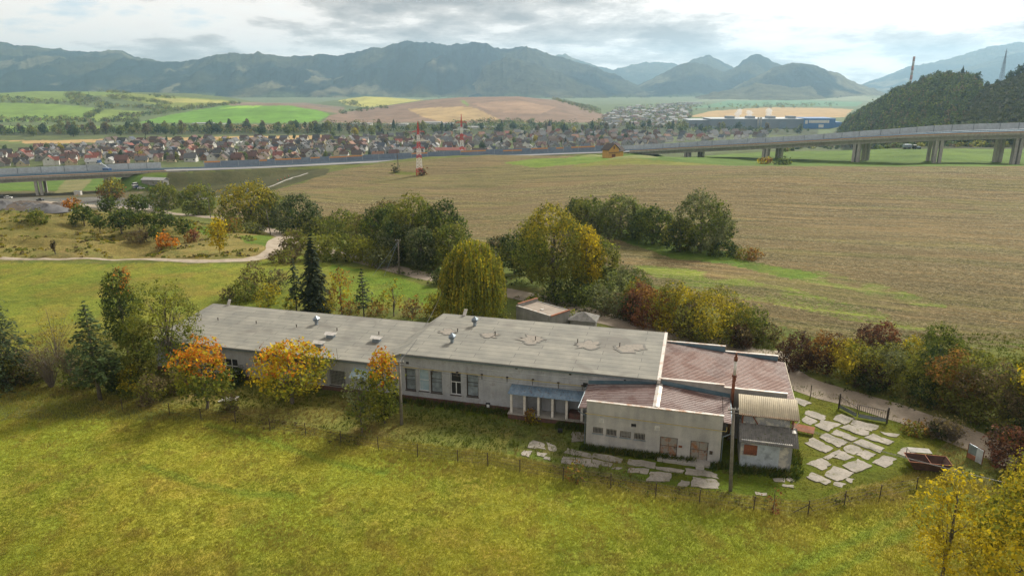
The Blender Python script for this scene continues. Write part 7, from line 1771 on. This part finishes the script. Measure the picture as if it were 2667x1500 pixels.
# ------------------------------------------------------------------ far trees
def blobs(P, r, h, C, nq, size, cone=None):
    n = len(P); d = RNG.normal(size=(n, nq, 3)); d /= np.linalg.norm(d, axis=2)[:, :, None]
    rad = RNG.uniform(.7, 1.08, (n, nq, 1)) * (0.78 + .35 * RNG.random((n, 1, 1)) + .3 * np.sin(d[..., :1] * 4 + RNG.random((n, 1, 1)) * 6) * .5)
    q = d * rad; z = q[..., 2] * .5 + .5
    tap = np.ones_like(z) if cone is None else np.where(cone[:, None], np.clip(1.15 - z, .08, 1) * 1.1, 1.0)
    X = P[:, None, 0] + q[..., 0] * r[:, None] * tap; Y = P[:, None, 1] + q[..., 1] * r[:, None] * tap; Z = P[:, None, 2] + z * h[:, None]
    PP = np.stack([X, Y, Z], -1).reshape(-1, 3); NN = d.reshape(-1, 3)
    s = np.repeat(size if hasattr(size, '__len__') else np.full(n, size), nq)
    V, Fc = leafquads(PP, NN, s * RNG.uniform(.7, 1.3, n * nq), .7, .8)
    c = np.repeat(np.repeat(C, nq, 0) * RNG.uniform(.65, 1.4, (n * nq, 1)), 4, 0)
    return V, Fc, c
def cols(n, names, w=None):
    A = np.array([PAL[k][RNG.integers(0, 2)] for k in names]); return A[RNG.choice(len(names), n, p=w)] * RNG.uniform(.75, 1.25, (n, 1))
def stuffwood(name, P, r, h, C, nq, size, cone=None):
    V, Fc, c = blobs(P, r, h, C, nq, size, cone); return tag(mesh_np(name, V, Fc, LEAF, col=c), kind='stuff')
# the wooded hill
X = RNG.uniform(180, 900, 60000); Y = RNG.uniform(535, 1250, 60000); pf = pxflat(X, Y); m = (pf > 2095) & (pf < 2950)
X, Y = X[m], Y[m]; Z = terrain(X, Y); px, py = proj(X, Y, Z); yf = np.interp(px, WOODX, WOODYF); yc = np.interp(px, WOODX, WOODYC)
opn = inpoly(px, py, [(2480,340),(2535,262),(2565,215),(2590,195),(2640,185),(2667,180),(2800,175),(2900,345),(2667,345)])
m = (Y > yf + 8) & (Y < yc + 40) & (Z > -40); m &= RNG.random(len(X)) < np.where(opn, .5, .62)
X, Y, Z, px, opn = X[m], Y[m], Z[m], px[m], opn[m]; n = len(X)
h = RNG.uniform(5.5, 12, n) * np.where(opn, .38, 1); r = h * RNG.uniform(.26, .40, n) * np.where(opn, 1.9, 1)
C = cols(n, ['dark', 'needle', 'green', 'brown', 'olive', 'pine'], [.32, .28, .14, .10, .05, .11])
C = np.where(opn[:, None], C * .35 + np.array((.075, .078, .028)) * .65, C)
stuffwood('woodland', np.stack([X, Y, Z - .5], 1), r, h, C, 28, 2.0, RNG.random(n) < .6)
# single pines on the skyline of the hill
def farproto(kind, pal, h=9.0):
    if kind == 'cone': V, Fc, c = blobs(np.array([[0, 0, .6]]), np.array([h * .24]), np.array([h]), np.array([PAL[pal][0]]), 170, 1.2, np.array([True]))
    elif kind == 'tall': V, Fc, c = blobs(np.array([[0, 0, 1.5], [.4, .2, 4]]), np.array([h * .22, h * .16]), np.array([h * .75, h * .65]), np.array([PAL[pal][0], PAL[pal][1]]), 120, 1.3)
    else: V, Fc, c = blobs(np.array([[0, 0, 1.0], [1.6, .5, 1.3], [-1.5, -.4, .9], [.2, 1, 3]]), np.array([h * .30, h * .24, h * .24, h * .25]), np.array([h * .85, h * .6, h * .55, h * .6]), np.array([PAL[pal][0], PAL[pal][1], PAL[pal][0], PAL[pal][1]]), 75, 1.35)
    V2 = []; mb = MB().tube((0, 0, -1), (0, 0, h * .6), .35, .12, n=6)
    vb = np.array(mb.v); fb = [f for f in mb.f if len(f) == 4]
    Vall = np.concatenate([V, vb]); Fall = np.concatenate([Fc, np.array(fb) + len(V)]); call = np.concatenate([c, np.tile([[.09, .075, .06]], (len(vb), 1))])
    return mesh_np('tree', Vall, Fall, LEAF, col=call)
KINDS = [('round', 'dark'), ('round', 'green'), ('round', 'olive'), ('tall', 'brown'), ('tall', 'olive'), ('cone', 'needle'), ('round', 'yellow'), ('cone', 'pine'), ('tall', 'dark'), ('round', 'silver')]
fp_ = {}; far_rec = []
def fartree(x, y, z, kd, h, wx=1.0):
    if kd not in fp_: fp_[kd] = farproto(*kd); o = fp_[kd]
    else: o = fp_[kd].copy(); COL.objects.link(o)
    s_ = h / 9.0; o.location = (x, y, z); o.scale = (s_ * wx, s_ * wx, s_); o.rotation_euler = (0, 0, random.uniform(0, 6)); far_rec.append((o, kd, x, y, z, h)); return o
def region(poly, y0, y1, n, seed, z=None, mind=6):
    g = np.random.default_rng(seed); Xc = g.uniform(-.78, .78, 60000) * y1; Yc = g.uniform(y0, y1, 60000); q = np.abs(Xc) < Yc * .8; Xc, Yc = Xc[q], Yc[q]
    pf = pxflat(Xc, Yc); xs_ = [p[0] for p in poly]; q = (pf > min(xs_) - 40) & (pf < max(xs_) + 40); Xc, Yc = Xc[q], Yc[q]
    Zc = terrain(Xc, Yc) if len(Xc) else Xc
    a, b = proj(Xc, Yc, Zc); q = inpoly(a, b, poly); Xc, Yc, Zc = Xc[q], Yc[q], Zc[q]; out = []
    for x, y, z_ in zip(Xc, Yc, Zc):
        if len(out) >= n: break
        if all(abs(x - u) + abs(y - v) > mind for u, v, _ in out[-80:]): out.append((x, y, z_))
    return out
def pick(w): return random.choices(KINDS, w)[0]
for x, y, z in region(VP, 760, 1300, 112, 3): fartree(x, y, z, pick([5, 6, 3, 1, 2, 6, 2, 3, 2, 1]), random.uniform(6, 12))
for x, y, z in region([(-40,345),(100,341),(850,336),(850,352),(0,358),(-40,358)], 1150, 1500, 74, 5, mind=16): fartree(x, y, z, pick([5, 3, 3, 8, 4, 1, 0, 0, 4, 1]), random.uniform(11, 20), 1.2)
for x, y, z in region([(850,334),(1150,338),(1560,336),(1560,348),(1100,350),(850,362)], 1180, 1500, 52, 6, mind=16): fartree(x, y, z, pick([5, 3, 4, 5, 5, 4, 3, 2, 4, 1]), random.uniform(10, 19), 1.2)
for x, y, z in region([(1560,330),(1790,334),(2110,345),(2110,350),(1560,346)], 1180, 1550, 28, 7, mind=18): fartree(x, y, z, pick([6, 3, 2, 2, 2, 6, 2, 4, 4, 0]), random.uniform(9, 17), 1.2)
for px, yy, h in [(2250, 985, 12), (2300, 965, 11), (2330, 955, 13), (2372, 935, 12), (2405, 925, 12), (2440, 900, 13), (2470, 890, 12), (2505, 870, 14), (2548, 850, 15), (2575, 842, 8), (2630, 815, 11), (2650, 808, 13), (2664, 802, 14), (2600, 830, 7)]:
    x = at(px, 200, yy)[0]; o = fartree(x, yy, gz(x, yy), ('round', 'dark') if px % 3 else ('cone', 'needle'), h); far_rec[-1] = far_rec[-1] + (px,)
groups = {}
KN = {'dark': 'dark green', 'green': 'mid green', 'olive': 'olive', 'brown': 'brownish', 'needle': 'blackish', 'yellow': 'yellow', 'pine': 'dull green', 'silver': 'pale grey-green'}
KS = {'round': 'rounded', 'tall': 'slim', 'cone': 'pointed'}
SKY = {2250: 'lowest on the left slope', 2300: 'left of the tall chimney', 2330: 'just left of the tall chimney', 2372: 'at the tall chimney foot', 2405: 'just right of the tall chimney', 2440: 'on the flat top, left', 2470: 'mid flat top', 2505: 'on the flat top, right', 2548: 'alone in the saddle', 2575: 'small, right of the saddle', 2600: 'just left of the hill pylon', 2630: 'just right of the hill pylon', 2650: 'second right of the hill pylon', 2664: 'cut by the right frame edge'}
for rec in far_rec:
    o, kd, x, y, z, h = rec[:6]
    if len(rec) > 6: o['label'] = f'dark tree on the wooded hill skyline, {SKY[rec[6]]}'; o['category'] = 'tree'; o['group'] = 'trees of the skyline wood'; continue
    px, py = proj(x, y, z)
    zn = 'on the wooded hill skyline' if (px > 2180 and y < 1050) else (('far belt ' if y > 1130 and not inpoly(np.array([px]), np.array([py]), VP)[0] else 'village ') + (zone(px) if px < 1700 else 'before the factory'))
    groups.setdefault((kd, zn), []).append((px, h, o))
for (kd, zn), L in groups.items():
    L.sort(key=lambda q: q[0])
    for k, (px, h, o) in enumerate(L):
        b = f"{KS[kd[0]]} {KN[kd[1]]} tree, {zn}"
        o['label'] = b if len(L) == 1 else b + ', ' + ORD[min(k, 11)]
        o['category'] = 'tree'; o['group'] = 'trees of the skyline wood' if 'skyline' in zn else ('trees in the village' if zn.startswith('village') else 'trees of the far belts')
# hedgerows and small woods on the far hills and valley floor
HP = [([(0,253),(52,255),(175,265),(258,276),(258,282),(175,274),(0,267)], 1800, 2800, 90), ([(168,248),(196,244),(231,251),(262,262),(300,276),(374,276),(374,283),(258,284),(245,269),(189,270)], 1800, 2900, 190),
 ([(276,251),(314,251),(367,258),(447,270),(447,274),(349,265),(297,262)], 1800, 2900, 100), ([(377,281),(419,274),(451,283),(524,276),(611,269),(629,271),(524,283),(447,293),(384,290)], 1700, 2900, 150), ([(220,304),(245,290),(272,283),(258,297),(231,312)], 1650, 2700, 50),
 ([(311,298),(353,297),(419,293),(437,297),(349,307),(311,307)], 1650, 2500, 60), ([(-30,309),(80,307),(182,307),(245,314),(252,325),(-30,323)], 1600, 1950, 130), ([(262,318),(290,305),(349,311),(370,321),(349,325),(262,325)], 1600, 1950, 60), ([(384,248),(437,253),(465,258),(420,257)], 2000, 2950, 30),
 ([(245,234),(276,237),(342,243),(342,247),(276,243),(245,239)], 2300, 3200, 40), ([(881,269),(920,265),(944,272),(944,281),(888,272)], 1900, 3200, 40), ([(871,293),(955,283),(1011,279),(1011,283),(892,298)], 1700, 3000, 40), ([(1437,260),(1489,258),(1535,276),(1563,290),(1563,300),(1524,293),(1479,272)], 1650, 2700, 190),
 ([(1178,321),(1294,313),(1392,316),(1392,325),(1217,326)], 1450, 1800, 70), ([(1560,322),(1790,322),(1790,334),(2110,342),(2110,348),(1560,340)], 1200, 1800, 150), ([(850,325),(1180,330),(1560,322),(1560,342),(850,345)], 1200, 1650, 220), ([(-40,338),(850,334),(850,348),(-40,352)], 1180, 1500, 330),
 ([(2030,398),(2110,388),(2300,391),(2667,386),(2720,386),(2720,378),(2100,372),(2040,385)], 560, 1000, 170), ([(1600,300),(1800,275),(2180,270),(2200,278),(1800,290),(1700,315)], 1700, 3600, 160), ([(1560,318),(1600,285),(1700,275),(1800,272),(1800,300),(1790,318),(1900,345),(1560,340)], 1420, 3300, 260), ([(600,249),(1750,249),(2200,252),(2200,258),(1200,258),(600,255)], 3200, 5200, 260)]
AP = []; AR = []; AH = []; AC = []
for i, (poly, y0, y1, n) in enumerate(HP):
    q = region(poly, y0, y1, n, 50 + i, mind=3); 
    for x, y, z in q: hh = random.uniform(5, 10) * (1 + max(0, y - 1400) / 4000) * (1.35 if i in (15, 16) else 1) * (.55 if i == 17 else 1); AP.append((x, y, z - .8)); AH.append(hh); AR.append(hh * random.uniform(.5, .9))
    AC.append(cols(len(q), ['dark', 'green', 'olive', 'brown', 'silver'], [.35, .2, .2, .2, .05]))
stuffwood('hedgerows', np.array(AP), np.array(AR), np.array(AH), np.concatenate(AC), 30, 2.6)

# ------------------------------------------------------------------ vehicles, heaps, people at the viaduct site
def car(px, py, rz, mt, label, kind='car', Y=None):
    p = G(px, py) if Y is None else np.array([at(px, py, Y)[0], Y, gz(at(px, py, Y)[0], Y)])
    e = empty('parked_car' if kind == 'car' else 'parked_van', p, rz, label, kind); L, H, cab = (4.4, .75, .6) if kind == 'car' else (5.2, 1.0, 1.0)
    b = MB(); w = .88
    b.hexa([(-L / 2, -w, .35), (L / 2, -w, .35), (L / 2, w, .35), (-L / 2, w, .35)], [(-L / 2 + .1, -w + .05, .35 + H * .7), (L / 2 - .1, -w + .05, .3 + H * .6), (L / 2 - .1, w - .05, .3 + H * .6), (-L / 2 + .1, w - .05, .35 + H * .7)]).build('body', mt, e)
    x0, x1 = (-L / 2 + .4, L / 2 - 1.3) if kind == 'car' else (-L / 2 + .12, L / 2 - .9); z = .35 + H * .7 - .02
    b2 = MB().hexa([(x0, -w + .08, z), (x1, -w + .08, z), (x1, w - .08, z), (x0, w - .08, z)], [(x0 + .4, -w + .25, z + cab), (x1 - .7, -w + .25, z + cab), (x1 - .7, w - .25, z + cab), (x0 + .4, w - .25, z + cab)])
    b2.build('cabin', M['black'], e); MB().box(x0 + .38, x1 - .68, -w + .24, w - .24, z + cab + .005, z + cab + .05).build('roof', mt, e)
    for sx_ in (-1, 1):
        for sy_ in (-1, 1): MB().tube((sx_ * L * .31, sy_ * (w - .18), .32), (sx_ * L * .31, sy_ * (w + .02), .32), .33, n=12).build('wheel', M['black'], e)
CW, CBk, CS = M['whitepaint'], plain('black_paint', (.015, .015, .02), .3), plain('silver_paint', (.30, .31, .33), .3, .5); CBl = plain('blue_paint', (.05, .12, .28), .35)
car(6, 516, .1, CBk, 'black car cut by the left frame edge near the viaduct piers'); car(22, 517, .2, CW, 'white car behind the black one at the far left edge'); car(105, 523, 2.9, CBk, 'dark car parked beside the four viaduct slabs')
car(354, 484, 1.2, CW, 'white van parked beyond the left viaduct', 'van'); car(360, 489, .4, CBl, 'blue car parked below the white van'); car(368, 492, .2, CW, 'small white car nearest the embankment foot'); car(350, 490, 2.0, CS, 'silver car left of the blue parked car')
t = G(2362, 388); tr = empty('farm_trailer', t, .1, 'grey high-sided farm trailer hitched in the green field', 'trailer'); MB().box(-3, 3, -1.2, 1.2, 1.0, 3.2).build('body', M['galv'], tr)
for x in (-1.6, 1.6): MB().tube((x, -1.25, .5), (x, 1.25, .5), .5, n=12).build('wheel', M['black'], tr)
t = G(2386, 389); tr = empty('tractor', t, .1, 'blue tractor with white cab roof in the green field', 'tractor'); MB().box(-.5, 3, -.6, .6, .9, 1.9).build('body', M['bluesheet'], tr); MB().box(-2.2, -.5, -.9, .9, 1.1, 2.8).build('cab', M['black'], tr); MB().box(-2.4, -.3, -1, 1, 2.81, 3.0).build('cab_roof', CW, tr)
for x, r_ in ((-1.5, .95), (2.2, .6)):
    for s_ in (-1, 1): MB().tube((x, s_ * .9, r_), (x, s_ * 1.35, r_), r_, n=14).build('wheel', M['black'], tr)
t = G(552, 512); ex_ = empty('excavator', t, .5, 'small yellow excavator at the embankment foot', 'excavator'); YP = plain('yellow_paint', (.50, .30, .03), .5)
MB().box(-1.8, 1.8, -1.3, -.7, 0, .8).build('track', M['black'], ex_); MB().box(-1.8, 1.8, .7, 1.3, 0, .8).build('track', M['black'], ex_); MB().box(-1.9, 1.3, -1.2, 1.2, .85, 1.9).build('body', YP, ex_); MB().box(.1, 1.5, -1.1, .1, 1.91, 3.0).build('cab', M['black'], ex_)
ar = MB().bar((1.3, .5, 1.6), (3.8, .5, 3.4), .4).bar((3.8, .5, 3.4), (5.4, .5, 1.4), .32).build('arm', YP, ex_); MB().box(5.1, 5.9, .1, .9, .7, 1.4).build('bucket', M['iron'], ar)
ci = mi(262); t = mwp(ci, 16, .2); cr = empty('lifting_platform', t, 2.6, 'blue lifting platform vehicle working on the left viaduct deck', 'platform vehicle'); MB().box(-3.5, 3.5, -1.2, 1.2, .6, 2.0).build('body', CBl, cr); MB().bar((-2, 0, 2), (7.5, 0, 5.6), .5).build('boom', M['barriergrey'], cr); MB().box(7, 9, -1, 1, 5.2, 7).build('basket', CBl, cr)
for x in (-2.4, 2.4): MB().tube((x, -1.25, .5), (x, 1.25, .5), .5, n=12).build('wheel', M['black'], cr)
HEAPM = worn('dark_gravel', (.10, .10, .105), (.15, .15, .155), .5); HEAP2 = worn('soil', (.12, .095, .075), (.08, .065, .05), .5)
for i, (px, py, w, h) in enumerate([(12, 545, 9, 2.6), (45, 545, 8, 2.0), (85, 546, 9, 2.2), (122, 546, 7, 1.8), (150, 533, 9, 1.4), (60, 538, 12, 1.8)]):
    c = G(px, py); n = 20; V = []
    for r_ in np.linspace(0, 1, 6):
        for j in range(n):
            a = 2 * PI * j / n; x, y = w * r_ * math.cos(a), w * .6 * r_ * math.sin(a); V.append((x, y, -.5 + (h + .5) * (1 - r_) ** .8 * (.75 + .5 * random.random() if r_ > 0 else 1)))
    o = mesh_np('spoil_heap', np.array(V), np.array([(a_ * n + j, a_ * n + (j + 1) % n, (a_ + 1) * n + (j + 1) % n, (a_ + 1) * n + j) for a_ in range(5) for j in range(n)])[:, ::-1], HEAPM if i < 4 else HEAP2, loc=c, smooth=True)
    tag(o, ['dark grey gravel heap cut by the left frame edge', 'second grey gravel heap from the left edge', 'third grey gravel heap below the viaduct slabs', 'rightmost grey gravel heap beside the orange bush', 'brown soil heap on the site road behind the heaps', 'flat brown soil heap behind the grey heaps'][i], 'heap', 'spoil heaps on the building site')
def siteperson(px, py, label):
    p = G(px, py); e = empty('person', p, random.uniform(0, 6), label, 'person'); b = MB()
    for s_ in (-.1, .1): b.tube((s_ * 1.2, 0, 0), (s_, .02, .45), .06, .075, n=8).tube((s_, .02, .45), (s_ * .9, 0, .88), .075, .095, n=8)
    b.tube((0, 0, .84), (0, 0, 1.1), .15, .14, n=10).tube((0, 0, 1.1), (0, 0, 1.42), .14, .19, n=10).tube((0, 0, 1.42), (0, 0, 1.55), .1, .055, n=8).tube((0, 0, 1.53), (0, 0, 1.66), .075, .1, n=10).tube((0, 0, 1.66), (0, 0, 1.76), .1, .05, n=10)
    for s_ in (-1, 1): b.tube((s_ * .19, 0, 1.4), (s_ * .26, .05, 1.1), .055, .045, n=8).tube((s_ * .26, .05, 1.1), (s_ * .25, .2, .86), .045, .035, n=8)
    b.build('body', plain('skin_and_trousers', (.10, .09, .10)), e, True)
    MB().tube((0, 0, .8), (0, 0, 1.45), .2, .215, n=10).build('orange_jacket', plain('hi_vis', (.75, .13, .03)), e, True); MB().tube((0, 0, 1.67), (0, 0, 1.8), .13, .07, n=10).build('helmet', M['whitepaint'], e, True)
for px, py, lb in ((724, 474, 'leftmost worker in orange on the embankment drain'), (732, 472, 'second worker in orange on the embankment drain'), (742, 468, 'third worker in orange higher up the drain'), (752, 463, 'rightmost worker in orange at the top of the drain')): siteperson(px, py, lb)
strip('path', [G(500, 522)[:2], G(560, 514)[:2], G(640, 504)[:2], G(700, 488)[:2], G(760, 464)[:2], G(800, 452)[:2]], [2.5, 3, 2.5, 2, 2, 2], M['concrete'], .25)
c = G(204, 508); o = empty('container', c, .1, 'small pale site container left of the second viaduct pier', 'container'); MB().box(-2, 2, -1.2, 1.2, 0, 2.5).build('body', M['whitecap'], o); MB().box(-2.05, 2.05, -1.25, 1.25, 2.505, 2.6).build('roof', M['galv'], o)
c = G(405, 478); o = empty('site_hut', c, -.2, 'grey-roofed long hut at the foot of the left embankment', 'hut'); gable(MB(), -8, 8, -3, 3, -1, 2.6, 3.8).build('wall', M['greyrender'], o); roof(MB(), -8, 8, -3, 3, 2.6, 3.8).build('roof', RMAT['pale'], o)
# ------------------------------------------------------------------ haze
HZ = dict(dens=8.8e-5, col=(0.50, 0.76, 1.0))
hb = MB().box(-9500, 9500, -300, 11200, -60, 515)
hm = bpy.data.materials.new('haze'); hm.use_nodes = True
hm.node_tree.nodes.clear()
pv = hm.node_tree.nodes.new('ShaderNodeVolumePrincipled'); ho = hm.node_tree.nodes.new('ShaderNodeOutputMaterial')
pv.inputs['Density'].default_value = HZ['dens']; pv.inputs['Color'].default_value = (*HZ['col'], 1); pv.inputs['Anisotropy'].default_value = 0.45
hm.node_tree.links.new(pv.outputs[0], ho.inputs['Volume'])
tag(hb.build('haze', hm), kind='stuff')
S.cycles.volume_bounces = 1
S.cycles.max_bounces = 6
S.cycles.transparent_max_bounces = 8
